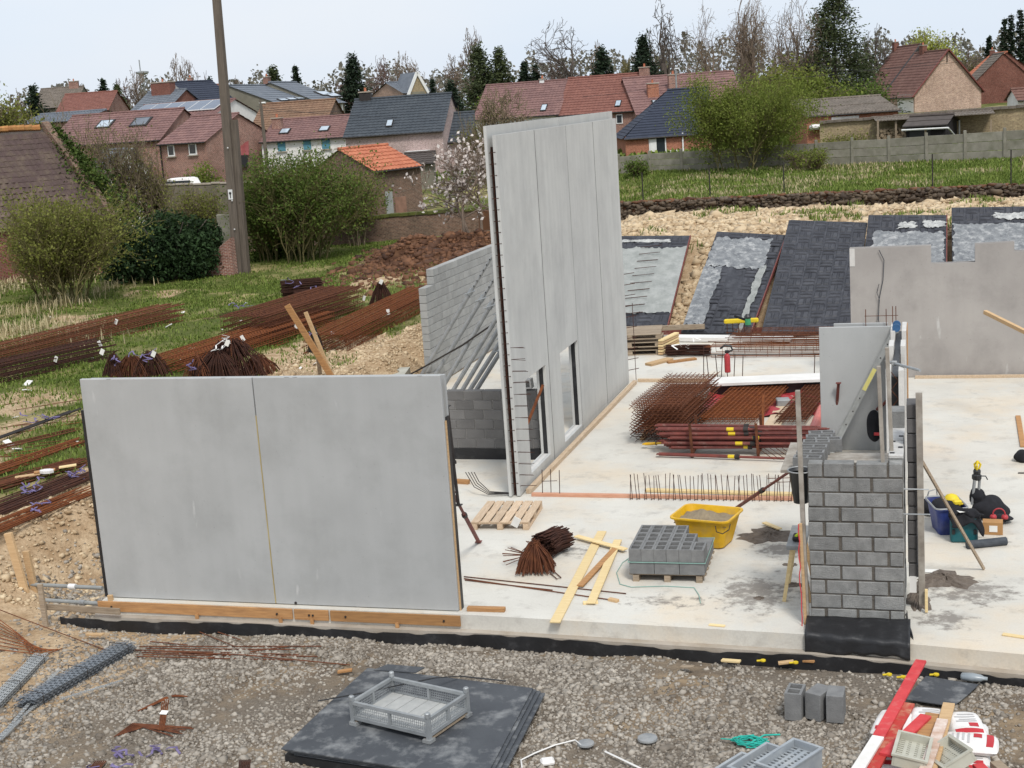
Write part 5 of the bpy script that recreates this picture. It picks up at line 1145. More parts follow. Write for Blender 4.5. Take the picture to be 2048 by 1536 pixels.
# yellow protective bar and green-topped post
yb = thing('yellow_bar', 'bright yellow bar set on thin upright rods at the back of the floor', 'bar', (-5.0, 39.6, 0))
a, b = AY(1448, 643, 39.6), AY(1517, 640, 39.6)
MB().beam(a, b, .12, .13, ch=.03).build('bar', MT['yellow_clean'], yb)
for k in range(6): q = a.lerp(b, (k+.5)/6); MB().tube([V((q.x, q.y, 0)), q], .012, 5).build('rod', MT['rust_dark'], yb)
gp = thing('green_post', 'dark post with green band and black cap beside the yellow bar', 'post', V((AY(1497, 680, 39.3).x, 39.3, 0)))
top = AY(1496, 628, 39.3).z
MB().tube([(0, 0, 0), (0, 0, top*.66)], .07, 10).build('pipe', MT['rubber_pipe'], gp, world=False)
MB().tube([(0, 0, top*.6), (0, 0, top*.84)], .085, 10).build('green_band', MT['green_paint'], gp, world=False)
MB().lathe([(.09, top*.84), (.11, top*.9), (.05, top), (.02, top)], (0, 0, 0), 12).build('cap', MT['black_plastic'], gp, world=False)
MB().box((-.22, 0, top*.86), (.34, .06, .06), Matrix.Rotation(.35, 3, 'Y')).build('strap', MT['black_cloth'], gp, world=False)

# ------------------------------------------------------------------ dark form liner sheets lying on the bank
def liner(label, bl, br, tr, tl, patches=(), edge=None, name='form_liner'):
    """bl.. world corners; relief of paired bars laid basket fashion, patches: (u0,u1,v0,v1,mat)"""
    bl, br, tr, tl = map(V, (bl, br, tr, tl)); t = thing(name, label, 'sheet', bl)
    nrm = (br-bl).cross(tl-bl).normalized()
    def at(u, v, h=0): return bl.lerp(br, u).lerp(tl.lerp(tr, u), v)+nrm*h
    mb = MB(); mb.add([at(0, 0), at(1, 0), at(1, 1), at(0, 1), at(0, 0, -.06), at(1, 0, -.06), at(1, 1, -.06), at(0, 1, -.06)], [(0, 1, 2, 3), (7, 6, 5, 4), (0, 4, 5, 1), (1, 5, 6, 2), (2, 6, 7, 3), (3, 7, 4, 0)]); mb.build('sheet', MT['liner'], t)
    W, H = (br-bl).length, (tl-bl).length; cs = .40; nu, nv = int(W/cs), int(H/cs); mb = MB(); r = random.Random(int(W*100))
    du, dv = 1/max(1, nu), 1/max(1, nv)
    for i in range(nu):
        for j in range(nv):
            u0, v0 = i*du, j*dv; g = .06
            cells = [(0, 1, 0, .5), (0, 1, .5, 1)] if (i+j) % 2 else [(0, .5, 0, 1), (.5, 1, 0, 1)]
            for (a, b, c, d) in cells:
                a, b, c, d = u0+(a+g)*du, u0+(b-g)*du, v0+(c+g)*dv, v0+(d-g)*dv; h = .03; k = .14
                aa, bb, cc, dd = a+(b-a)*k, b-(b-a)*k, c+(d-c)*k, d-(d-c)*k
                mb.add([at(a, c), at(b, c), at(b, d), at(a, d), at(aa, cc, h), at(bb, cc, h), at(bb, dd, h), at(aa, dd, h)], [(4, 5, 6, 7), (0, 1, 5, 4), (1, 2, 6, 5), (2, 3, 7, 6), (3, 0, 4, 7)])
    mb.build('relief', MT['liner'], t, kind='stuff')
    for n_, (u0, u1, v0, v1, mt) in enumerate(patches):
        mb = MB(); rr = np.random.RandomState(n_+int(W*31))
        sd_ = n_*7+int(W*31); tt = np.arange(45)/44.; E_ = [.55*vnoise(tt*7+k_, tt*0+k_, sd_)+.3*vnoise(tt*23+k_, tt*0+k_, sd_)+.25*vnoise(tt*61, tt*0+k_, sd_) for k_ in range(5)]
        def pt(u, w):
            iu, iw = round(u*44), round(w*44); am = min(.03, (v1-v0)*.3)
            a0, a1 = u0+.045*E_[1][iw]*(u0 > .005), u1+.045*E_[2][iw]*(u1 < .985); b0_, b1_ = v0+am*E_[3][iu], v1+am*E_[4][iu]
            return at(a0+(a1-a0)*u, b0_+(b1_-b0_)*w, .036+rr.uniform(-.003, .006))
        mb.grid(pt, 44, 44); mb.build('cement_skin', MT[mt], t)
    if edge: MB().beam(at(1.006, 0, -.03), at(1.006, 1, -.03), .03, .1, up=nrm).build('edge_rail', MT['red_paint'], t)
    return t
liner('dark patterned sheet with a broad pale cement skin, leftmost on the bank', (-9.4, 40.75, .12), (-7.45, 40.75, .12), AY(1380, 471, 46.2), AY(1235, 472, 46.2), ((0, 1.0, .16, .86, 'residue_grey'), (.0, .75, .915, .945, 'residue_white')), 'r')
liner('dark patterned sheet with white cement streaks, second on the bank', G(1362, 664, .12), G(1500, 668, .12), AY(1572, 470, 46.0), AY(1434, 463, 46.0), ((.02, .85, .62, .93, 'residue'), (.0, .28, .06, .62, 'residue'), (.80, .88, .0, .64, 'residue_grey')), 'r')
liner('large clean dark sheet with basket pattern in the middle of the bank', G(1522, 668, .14), G(1702, 660, .14), AY(1735, 445, 46.4), AY(1578, 440, 46.4))
liner('dark sheet with two white splashes along its top, behind the notched wall', (-1.9, 41.0, .14), (.55, 41.0, .14), AY(1893, 430, 46.4), AY(1737, 430, 46.4), ((.08, .98, .40, .82, 'residue'), (.40, .62, .86, .92, 'residue_white'), (.70, .98, .87, .93, 'residue_white')), 'r')
liner('broad dark sheet with a white rim at the right edge of the bank', (.75, 41.2, .14), (3.6, 41.2, .14), AY(2090, 412, 46.8), AY(1903, 415, 46.8), ((.03, .97, .25, .84, 'residue'), (.45, .98, .87, .93, 'residue_white')), 'r')
t = thing('tie_bars', 'row of thin bars sticking out over the leftmost sheet on the bank', 'rebar', (-9, 43, 1)); r2 = random.Random(6)
for k in range(10):
    y = 41.5+k*.42; z = .5+k*.18
    for q in (0, .06): MB().tube([(-9.0, y+q, z), (-8.3, y+q+r2.uniform(-.05, .05), z+.02+r2.uniform(0, .04))], .007, 4).build('bar', MT['rust_dark'], t)
# ------------------------------------------------------------------ foreground: sheets and wire crate
def sheet(name, label, corners, th, mat, cat='sheet', seed=0, warp=.0):
    P = [V(p) for p in corners]; rs = random.Random(seed); c = P[0]
    mb = MB(); nu = 10
    def top(u, w): 
        p = P[0].lerp(P[1], u).lerp(P[3].lerp(P[2], u), w); return p+V((0, 0, warp*math.sin(u*2.4+seed)*math.sin(w*2.9)))
    mb.grid(top, nu, nu); n = len(mb.v); mb.add([(a, b, z-th) for a, b, z in mb.v], [f[::-1] for f in mb.f])
    m = nu+1; edge = [i for i in range(m)] + [j*m+nu for j in range(1, m)] + [nu*m+i for i in range(nu-1, -1, -1)] + [j*m for j in range(nu-1, 0, -1)]
    for k in range(len(edge)): a, b = edge[k], edge[(k+1) % len(edge)]; mb.f.append([a, a+n, b+n, b])
    o = mb.build(name, MT[mat]); return tag(o, label, cat)
S0 = [(-7.30, 14.28), (-4.84, 13.55), (-4.62, 16.30), (-7.28, 16.86)]
zt = -.14
q = [G(562, 1497, zt), G(968, 1560, zt), G(1066, 1376, zt), G(735, 1336, zt)]
def shift(q, dx, dy, dz, s=1.0):
    c = (q[0]+q[1]+q[2]+q[3])/4; return [c+(p-c)*s+V((dx, dy, dz)) for p in q]
sheet('dark_sheet', 'top dark rubber sheet of the stack in the foreground, dusted with cement', q, .014, 'sheet_dark', seed=1, warp=.012)
sheet('dark_sheet', 'second dark sheet of the foreground stack, showing along the right edge', shift(q, .04, .01, -.022), .014, 'sheet_dark', seed=2)
sheet('dark_sheet', 'third dark sheet of the foreground stack, shifted right', shift(q, .09, .02, -.044), .014, 'sheet_dark', seed=3)
sheet('dark_sheet', 'lowest dark sheet of the foreground stack, sticking out farthest right', shift(q, .15, .02, -.068), .014, 'sheet_dark', seed=4)
sheet('dark_pad', 'thick black pad under the stack of dark sheets', shift(q, .01, .0, -.09, .985), .09, 'membrane', seed=5)
for k, w in enumerate((.12, .5, .88)): plank('skid_timber', ('left', 'middle', 'right')[k] + ' timber skid under the stack of dark sheets', q[0].lerp(q[1], w)+V((0, .02, -.20)), q[3].lerp(q[2], w)+V((0, -.1, -.20)), .09, .07, MT['wood_grey'], 'skid')
c = G(798, 1337, -.13); sheet('dark_offcut', 'small dark offcut at the far corner of the sheet stack', [c+V((-.32, -.1, .01)), c+V((.28, -.12, .012)), c+V((.34, .06, .01)), c+V((-.2, .1, .01))], .012, 'sheet_dark', seed=7)
mb = MB(); pts = [G(636, 1402, -.10), G(730, 1385, -.02), G(800, 1370, .10), G(868, 1356, .06), G(917, 1352, -.08)]
for k in range(len(pts)-1): mb.beam(pts[k], pts[k+1], .03, .006)
mb.beam(G(917, 1352, -.11), G(1012, 1362, -.12), .03, .006); tag(mb.build('bent_strip', MT['membrane']), 'bent black strip springing across the sheets behind the wire crate', 'strip')
cr = thing('wire_crate', 'low galvanised steel crate with wire mesh sides on the dark sheets', 'crate', G(822, 1440, -.13), rad(-17))
L_, W_, B_, T_ = 1.14, .78, .09, .28
for x in (-L_/2, L_/2):
    for y in (-W_/2, W_/2):
        MB().box((x, y, (T_+.03)/2+.0), (.05, .05, T_+.03)).build('post', MT['galv'], cr, world=False)
        MB().lathe([(.0, 0), (.035, 0), (.035, .05), (.025, .06)], (x, y, T_+.03), 10).build('stacking_cup', MT['galv'], cr, world=False)
        MB().box((x*.97, y*.97, .02), (.11, .11, .04)).build('foot', MT['galv_dull'], cr, world=False)
for y in (-W_/2, W_/2):
    for z in (B_, T_): MB().box((0, y, z), (L_-.05, .04, .04)).build('rail', MT['galv'], cr, world=False)
    MB().box((0, y, (B_+T_)/2), (.035, .035, T_-B_)).build('mid_post', MT['galv'], cr, world=False)
for x in (-L_/2, L_/2):
    for z in (B_, T_): MB().box((x, 0, z), (.04, W_-.05, .04)).build('rail', MT['galv'], cr, world=False)
    MB().box((x, 0, (B_+T_)/2), (.035, .035, T_-B_)).build('mid_post', MT['galv'], cr, world=False)
    MB().box((x*.96, 0, .035), (.06, W_, .03)).build('skid', MT['wood_grey'], cr, world=False)
for k in range(6): MB().box((-L_/2+.1+.188*k, 0, B_+.012), (.18, W_-.06, .012)).build('floor_plate', M('crate_floor', (186, 186, 182), (164, 165, 163), scale=5, rough=.6, metal=.2) if k == 0 else bpy.data.materials['crate_floor'], cr, world=False)
for s, ax in ((-1, 'y'), (1, 'y'), (-1, 'x'), (1, 'x')):
    mb = MB(); Ln = L_ if ax == 'y' else W_; o_ = s*(W_ if ax == 'y' else L_)/2
    n = int(Ln/.028)
    for k in range(1, n): a = -Ln/2+Ln*k/n; mb.beam((a, o_, B_) if ax == 'y' else (o_, a, B_), (a, o_, T_) if ax == 'y' else (o_, a, T_), .004, .004)
    for k in range(1, 6): z = B_+(T_-B_)*k/6; mb.beam((-Ln/2, o_, z) if ax == 'y' else (o_, -Ln/2, z), (Ln/2, o_, z) if ax == 'y' else (o_, Ln/2, z), .004, .004)
    mb.build('wire_mesh', MT['galv'], cr, world=False)
# ------------------------------------------------------------------ plastic trays (slotted)
def tray(label, loc, rz, L=.62, W=.42, H=.32, mat='crate_plastic', rot=None, group=None):
    t = thing('plastic_tray', label, 'tray', loc, rz, rot=rot, group=group); m = MT[mat]; fl = H-.075; th = .022
    for s in (-1, 1):
        MB().box((0, s*(W/2-th/2), H/2), (L, th, H)).build('side_wall', m, t, world=False); MB().box((s*(L/2-th/2), 0, H/2), (th, W-2*th-.002, H)).build('end_wall', m, t, world=False)
        MB().box((0, s*(W/2-.004), H+.004), (L+.03, .035, .02)).build('rim', m, t, world=False); MB().box((s*(L/2-.004), 0, H+.006), (.035, W-.03, .02)).build('rim', m, t, world=False)
    mb = MB(); nr = 11; cw = (W-2*th)/4
    for k in range(nr+1): x = -L/2+th+(L-2*th)*k/nr; mb.box((x, 0, fl), (.026, W-2*th, .012))
    for k in range(3): mb.box((0, -cw+cw*k, fl+.001), (L-2*th, .05 if k == 1 else .035, .014))
    mb.build('slotted_floor', m, t, world=False)
    MB().box((0, 0, fl-.05), (L-2*th-.01, W-2*th-.01, .01)).build('lower_floor', m, t, world=False)
    return t
TR = rad(61)
def tray_at(px, py, z_top, H, **kw): p = G(px, py, z_top); return (p.x, p.y, z_top-H)
tray('grey slotted plastic tray at the bottom edge, tallest and rightmost of three', tray_at(1578, 1512, .12, .45), TR, H=.45, L=.7, W=.36)
tray('grey slotted plastic tray at the bottom edge, middle one of three', tray_at(1523, 1520, .02, .35), TR, H=.35, L=.7, W=.36)
tray('grey slotted plastic tray at the bottom edge, lowest and leftmost of the three', tray_at(1472, 1540, -.08, .25), TR, H=.25, L=.7, W=.36)
# ------------------------------------------------------------------ cement bags, planks
def bag(label, c, rz, L=.62, W=.40, H=.13, seed=0, tilt=0.0, prints=True, group=None):
    t = thing('cement_bag', label, 'bag', c, group=group, rot=(tilt, 0, rz)); rs = np.random.RandomState(seed); mb = MB()
    n, m = 22, 14; ph = rs.uniform(0, 6, 4)
    def f(u, w, s):
        x, y = (u-.5)*2, (w-.5)*2; e = max(0, (1-abs(x)**5))*max(0, (1-abs(y)**4)); h = H/2*(e**.45)
        cx = 1-.06*abs(y)**3; cy = 1-.07*abs(x)**3
        return (x*L/2*cx, y*W/2*cy, H/2+s*h*(1+.10*math.sin(x*4+ph[0])*math.sin(y*3+ph[1])+.04*math.sin(x*11+ph[2])))
    mb.grid(lambda u, w: f(u, w, 1), n, m); mb.grid(lambda u, w: f(1-u, w, -1), n, m)
    mb.build('sack', MT['white_plastic'], t, world=False, smooth=True)
    if prints:
        def patch(u0, u1, w0, w1, mat, nm):
            p = MB(); p.grid(lambda u, w: (lambda q: (q[0], q[1], q[2]+.004))(f(u0+(u1-u0)*u, w0+(w1-w0)*w, 1)), 8, 5); p.build(nm, MT[mat], t, world=False, smooth=True)
        patch(.08, .2, .12, .88, 'bag_red', 'red_band'); patch(.28, .42, .2, .45, 'bag_red', 'red_mark'); 
        for k in range(4): patch(.48+.09*k, .52+.09*k, .2, .75-.1*(k % 2), 'bag_grey', 'print_line')
    return t
bp = G(1860, 1500, -.3)
t = thing('pallet', 'wooden pallet under the white cement bags', 'pallet', (bp.x, bp.y-.15, gz), rad(-4))
for x in (-.55, 0, .55): MB().box((x, 0, .06), (.1, .95, .1)).build('bearer', MT['wood_grey'], t, world=False)
for y in (-.4, -.2, 0, .2, .4): MB().box((0, y, .12), (1.3, .12, .02)).build('deck_board', MT['wood_grey'], t, world=False)
bz0 = gz+.135
BG = [(-.42, .20, 0, 88, 'white cement bag at the far left of the bottom layer'), (.0, .24, 0, 92, 'white cement bag in the middle of the bottom layer'), (.42, .22, 0, 86, 'white cement bag at the far right of the bottom layer'),
      (-.42, -.42, 0, 90, 'white cement bag at the near left of the bottom layer'), (.0, -.4, 0, 91, 'white cement bag near middle of the bottom layer'), (.42, -.42, 0, 90, 'white cement bag at the near right of the bottom layer'),
      (-.40, .14, 1, 80, 'white cement bag lying on top at the left, under the red planks'), (.38, .20, 1, 100, 'white cement bag on top at the right with a red mark'), (.40, -.22, 1, 176, 'white cement bag on top nearer, with a red band'), (-.02, .26, 1, 90, 'white cement bag on top between the planks')]
for i, (dx, dy, lay, rz, lab) in enumerate(BG): bag(lab, (bp.x+dx, bp.y-.15+dy, bz0+.125*lay), rad(rz), seed=i)
ztop = bz0+.27
plank('red_plank', 'long red painted plank with a white end lying over the cement bags', G(1842, 1322, ztop-.02), G(1757, 1474, ztop+.03), .13, .035, MT['red_bright'], up=(0, 0, 1))
plank('red_plank', 'white painted lower end of the long plank over the cement bags', G(1757, 1474, ztop+.03)+V((-.003, -.004, 0)), G(1690, 1580, ztop+.05), .13, .035, MT['white_paint'])
plank('red_plank', 'worn red plank beside the long red one on the cement bags', G(1818, 1408, ztop-.02), G(1745, 1540, ztop), .13, .035, MT['red_worn'])
plank('red_plank', 'short bright red plank between the worn one and the brown boards', G(1852, 1432, ztop+.01), G(1770, 1510, ztop+.03), .13, .035, MT['red_bright'])
plank('brown_plank', 'brown board lying under the whitewashed one on the cement bags', G(1865, 1428, ztop-.02), G(1812, 1560, ztop), .15, .03, MT['wood_orange'])
plank('brown_plank', 'brown board with square end on the cement bags, right of the red planks', G(1898, 1408, ztop+.005), G(1860, 1545, ztop+.02), .13, .035, MT['wood'])
plank('white_washed_plank', 'whitewashed board lying over the brown boards on the cement bags', G(1885, 1440, ztop+.05), G(1843, 1560, ztop+.06), .12, .035, M('whitewashed_timber', (206, 186, 172), (182, 150, 130), scale=7, dirt=(226, 220, 214), dscale=6, damt=.7))
for i, (px, py, lab) in enumerate(((1925, 1530, 'wood end sticking out at the bottom edge right of the cream tray'), (2000, 1528, 'brown wood block at the bottom right corner'))): p = G(px, py, -.05); plank('wood_end', lab, p+V((-.05, 0, 0)), p+V((.1, -.3, 0)), .12, .07, MT['wood_grey'], 'wood')
p = G(1968, 1535, .02); plank('red_end', 'end of a red painted board at the bottom right', p+V((-.06, .05, 0)), p+V((.1, -.3, 0)), .12, .04, MT['red_bright'], 'board')
tray('cream slotted plastic tray lying on the planks, left of the two', G(1822, 1502, ztop+.09)+V((0, 0, -.07)), rad(84), L=.55, W=.34, H=.12, mat='crate_cream', rot=(rad(8), 0, rad(84)))
tray('cream slotted plastic tray tipped on its side, right of the two', G(1905, 1510, ztop+.06)+V((0, 0, -.07)), rad(60), L=.55, W=.34, H=.12, mat='crate_cream', rot=(rad(-26), rad(10), rad(112)))
# string, sheet, bottle
mb = MB(); rs_ = random.Random(5); c = G(1500, 1486, gz+.04)
for k in range(9):
    pts = []; a = rs_.uniform(0, 6.28)
    for j in range(9): pts.append(c+V((.20*math.cos(a+j*.9)*rs_.uniform(.5, 1.2), .11*math.sin(a+j*.9)*rs_.uniform(.5, 1.2), rs_.uniform(0, .05))))
    mb.tube(pts, .008, 4)
mb.tube([c, c+V((.15, .12, .05)), c+V((.32, .22, .02))], .012, 4); mb.tube([c, c+V((-.2, .0, .03)), c+V((-.34, .04, .01))], .008, 4)
tag(mb.build('teal_string', MT['teal_string']), 'tangle of bright teal string on the gravel', 'string')
q2 = [G(1812, 1398, gz+.05), G(1905, 1412, gz+.05), G(1957, 1368, gz+.06), G(1852, 1352, gz+.06)]
sheet('slate_sheet', 'loose grey sheet lying on the gravel before the pier', q2, .012, 'sheet_dark', seed=9, warp=.02)
bt = thing('plastic_bottle', 'crushed grey plastic canister lying at the foot of the slab', 'canister', G(1948, 1358, gz+.06), rad(-8))
loft([[(x, r_*math.cos(a), r_*.8*math.sin(a)+.02) for a in np.linspace(0, 6.28, 11)[:-1]] for x, r_ in ((-.16, .03), (-.14, .06), (-.02, .07), (.08, .055), (.12, .03), (.16, .028))]).build('body', M('grey_pet', (150, 158, 162), (126, 134, 140), rough=.3, spec=.5), bt, world=False, smooth=True)
# scraps along the foot of the slab, in the gravel
sc_list = [(1462, 1323, .26, 'wood_pale', 'pale lath on the gravel under the middle of the slab'), (1572, 1326, .2, 'wood', 'short wood scrap under the pier beside the yellow clips'), (1618, 1323, .16, 'wood_orange', 'orange wood scrap under the left corner of the pier'), (1375, 1335, .18, 'wood_grey', 'brown bark-like scrap on the gravel'), (690, 1343, .2, 'wood_orange', 'orange wood chip at the far edge of the dark sheets'), (190, 1270, .3, 'wood', 'loose wood block by the right-hand stake')]
for px, py, L2, mt, lab in sc_list: p = G(px, py, gz+.03); a = RNG.uniform(-.4, .4); plank('wood_scrap', lab, p-V((L2/2*math.cos(a), L2/2*math.sin(a), 0)), p+V((L2/2*math.cos(a), L2/2*math.sin(a), .02)), .07, .03, MT[mt], 'wood')
for k, (px, py) in enumerate(((1520, 1322), (1585, 1326), (1772, 1350), (1800, 1355), (1838, 1340), (1866, 1350))):
    p = G(px, py, gz+.05); t = thing('yellow_clip', 'small yellow plastic spacer lying at the foot of the slab', 'spacer', p, group='yellow spacers in the gravel')
    MB().tube([(-.04, 0, 0), (.04, 0, .01)], .014, 6).build('stem', MT['yellow_clean'], t, world=False); MB().lathe([(.0, -.01), (.035, -.01), (.035, .01), (.0, .01)], (.04, 0, .01), 8).build('disc', MT['yellow_clean'], t, world=False)
for k, (px, py, r_) in enumerate(((1172, 1488, .10), (1295, 1478, .12))): tag(MB().lathe([(0, 0), (r_, 0), (r_*.96, .02), (r_*.3, .025), (0, .02)], G(px, py, gz+.035), 18).build('drain_cover', MT['galv_dull']), ('left' if k == 0 else 'right') + ' round grey disc lying on the gravel in the foreground', 'disc')
mb = MB(); mb.tube([G(x, y, gz+.05) for x, y in ((1044, 1536), (1042, 1520), (1070, 1506), (1110, 1490), (1150, 1480), (1162, 1490))], .010, 5); tag(mb.build('white_rope', MT['foam_white']), 'white cord curving over the gravel right of the dark sheets', 'cord')
mb = MB(); mb.tube([G(1210, 1503, gz+.04), G(1250, 1522, gz+.04), G(1300, 1546, gz+.04)], .012, 5); tag(mb.build('white_lath', MT['foam_white']), 'straight white strip on the gravel at the bottom edge', 'strip')
p = G(1095, 1523, gz+.05); tag(MB().box(p, (.16, .14, .06), Matrix.Rotation(.4, 3, 'Z'), .02).build('white_scrap', MT['white_plastic']), 'white plastic scrap beside the white cord', 'scrap')
# ------------------------------------------------------------------ left foreground
def lath_strip(mb, p0, p1, w=.06, n=26, h=.025, yaw=0.0, holes=True):
    p0, p1 = V(p0), V(p1); x = (p1-p0); L = x.length; x /= L; y = V((0, 0, 1)).cross(x).normalized()
    R = Matrix.Rotation(yaw, 3, x); y = R @ y; z = x.cross(y); b = .18
    prof = [(-w/2, -h), (-w/2, h*.2), (w/2, h*.2), (w/2, -h)]
    for s in range(3):
        a, c = prof[s], prof[s+1]
        for k in range(n):
            s0, s1 = L*k/n, L*(k+1)/n; m0, m1 = s0+(s1-s0)*.22, s1-(s1-s0)*.22
            def P(s_, f): return p0+x*s_+y*(a[0]+(c[0]-a[0])*f)+z*(a[1]+(c[1]-a[1])*f)
            mb.add([P(s0, 0), P(m0, 0), P(m0, 1), P(s0, 1)], [(0, 1, 2, 3)]); mb.add([P(m1, 0), P(s1, 0), P(s1, 1), P(m1, 1)], [(0, 1, 2, 3)])
            mb.add([P(m0, 0), P(m1, 0), P(m1, b), P(m0, b)], [(0, 1, 2, 3)]); mb.add([P(m0, 1-b), P(m1, 1-b), P(m1, 1), P(m0, 1)], [(0, 1, 2, 3)])
            if s == 1: mb.add([P(m0, .42), P(m1, .42), P(m1, .58), P(m0, .58)], [(0, 1, 2, 3)])
def lath_bundle(label, a, b, nw, nh, mat='lath', w=.055, seed=1):
    rs = random.Random(seed); a, b = V(a), V(b); c = (a+b)/2; t = thing('lath_bundle', label, 'lath', c); x = (b-a).normalized(); y = V((0, 0, 1)).cross(x).normalized()
    for i in range(nw):
        for j in range(nh):
            o_ = y*((i-(nw-1)/2)*w*1.02)+V((0, 0, .03+.035*j)); e = rs.uniform(-.06, .06); mb = MB()
            lath_strip(mb, a-c+o_+x*e, b-c+o_+x*e, w, 24, .016, rs.uniform(-.12, .12)); mb.build('strip', MT[mat], t, world=False)
    for f_ in (.08, .5, .92):
        p = (a-c).lerp(b-c, f_); hw = nw*w/2+.02; MB().tube([p-y*hw, p-y*hw+V((0, 0, .04+.035*nh)), p+y*hw+V((0, 0, .04+.035*nh)), p+y*hw], .006, 4).build('wire_tie', MT['steel_dark'], t, world=False)
    return t
zs = float(hgt(np.array([-12.5]), np.array([16.0]))[0])
def Gg(px, py, dz=0.0):
    p = G(px, py, gz)
    for _ in range(3): p = G(px, py, float(hgt(np.array([p.x]), np.array([p.y]))[0])+dz)
    return p
MT['lath_dark'] = M('galvanised_lath_dark', (132, 137, 142), (104, 110, 116), scale=12, rough=.5, metal=.4)  # darker tone of galvanised lath
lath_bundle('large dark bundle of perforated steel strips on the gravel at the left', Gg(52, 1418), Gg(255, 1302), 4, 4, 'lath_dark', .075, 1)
lath_bundle('paler round bundle of perforated steel strips at the left picture edge', Gg(-40, 1448), Gg(82, 1322), 3, 3, 'lath', .07, 2)
for k, (a, b) in enumerate((((-20, 1488), (95, 1390)), ((-20, 1500), (110, 1345)), ((0, 1480), (40, 1440)), ((120, 1398), (245, 1360)), ((70, 1392), (118, 1340)))):
    mb = MB(); lath_strip(mb, Gg(*a, .05+.01*k), Gg(*b, .05+.01*k), .05, 30, .014); tag(mb.build('steel_strip', MT['lath']), ('single perforated strip crossing under the dark bundle at the left edge', 'single perforated strip running up between the two bundles', 'short perforated strip end at the left picture edge', 'thin perforated strip sticking out right of the dark bundle', 'short perforated strip between the bundles')[k], 'lath')
def bars_on(label, pairs, mat='rust', r=.009, name='loose_rebar', tagpx=None):
    t = thing(name, label, 'rebar', Gg(*pairs[0][0])); mb = MB()
    for pp in pairs: mb.tube([Gg(*q_, .03+.012*(i % 2)) for i, q_ in enumerate(pp)], r, 4)
    mb.build('bars', MT[mat], t)
    if tagpx: MB().box(Gg(*tagpx, .06), (.1, .07, .008), Matrix.Rotation(.3, 3, 'X')).build('paper_tag', MT['tag'], t)
    return t
rs_ = random.Random(8)
bars_on('long rusty bars lying on the gravel before the front wall', [((285+rs_.uniform(-20, 20), 1293+k*4), (625+rs_.uniform(-40, 20), 1297+k*5.2+rs_.uniform(-6, 6))) for k in range(6)] + [((270, 1300), (490, 1310), (700, 1330)), ((400, 1318), (580, 1292)), ((395, 1262), (470, 1293)), ((430, 1262), (482, 1280)), ((300, 1283), (375, 1290))], 'rust', .009)
bars_on('long thin rod slanting across the sand at the left', [((-10, 1216), (110, 1262), (225, 1305))], 'rust', .009)
bars_on('upper bundle of short bent bars with a white tag on the gravel', [((276+3*k, 1422-k), (330+4*k, 1395-k), (345+6*k, 1393)) for k in range(6)] + [((325+4*k, 1400), (318+3*k, 1460)) for k in range(4)], 'rust_orange', .009, tagpx=(328, 1425))
bars_on('lower bundle of short rusty bars splayed on the gravel', [((228+6*k, 1474-2*k), (265+3*k, 1447+k), (385-6*k+rs_.uniform(-10, 10), 1455+k*2.5)) for k in range(8)], 'rust', .009)
bars_on('tail of thin rusty rods at the left picture edge', [((-20, 1225+9*k), (40+6*k, 1270+5*k), (60+8*k, 1305-k)) for k in range(9)], 'rust_orange', .009)
bars_on('stub of a rusty bundle at the bottom edge', [((178+4*k, 1538), (192+4*k, 1522)) for k in range(6)], 'rust', .010)
bars_on('second stub of a rusty bundle at the bottom edge', [((478+4*k, 1540), (480+4*k, 1520)) for k in range(6)], 'rust_dark', .010)
mb = MB(); rc_ = random.Random(4)
for px_, py_ in ((215, 1528), (250, 1517), (285, 1507), (315, 1500)): crumple(mb, Gg(px_, py_, .04), .26, rc_, 2, .011)
tag(mb.build('purple_strap', MT['purple']), 'loose purple strap on the gravel at the bottom left', 'strap')
# stakes, boards and tubes by the trench
def stake(label, pb, ptop, w=.09, d=.05, mat='wood'):
    b = Gg(*pb, -.15) if pb[1] > 1180 else Gg(*pb, -.1); tpt = AY(*ptop, b.y); return plank('wooden_stake', label, b, tpt, w, d, MT[mat], 'stake', up=(0, 1, 0))
stake('thick pale stake at the far left of the trench', (52, 1190), (16, 1066), .14, .06, 'wood')
stake('second pale stake in the trench, beside the tube end', (74, 1205), (52, 1102), .12, .06, 'wood')
stake('grey stake in front of the trench, left of two', (95, 1272), (80, 1168), .08, .05, 'wood_grey')
stake('brown stake at the left end of the orange plank', (234, 1272), (220, 1190), .08, .05, 'wood')
stake('dark weathered stake half sunk beside the wall edge', (186, 1165), (176, 1112), .08, .05, 'wood_grey')
p, q_ = AY(86, 1213, 17.5), AY(240, 1223, 17.5); plank('rail_board', 'grey board nailed between the two front stakes', p, q_, .03, .10, MT['wood_grey'])
for k, (a, b) in enumerate((((42, 1168), (205, 1176)), ((86, 1200), (212, 1208)))):
    p, q_ = AY(*a, 18.6-.4*k), AY(*b, 18.35-.4*k); t = thing('pvc_tube', ('upper' if k == 0 else 'lower') + ' pale grey tube lying across the trench', 'tube', p)
    MB().tube([p, q_], .032, 10).build('tube', MT['pipe_pvc'], t); MB().tube([p.lerp(q_, .60), p.lerp(q_, .68)], .045, 10).build('coupler', MT['galv_dull'] if k else MT['white_paint'], t)

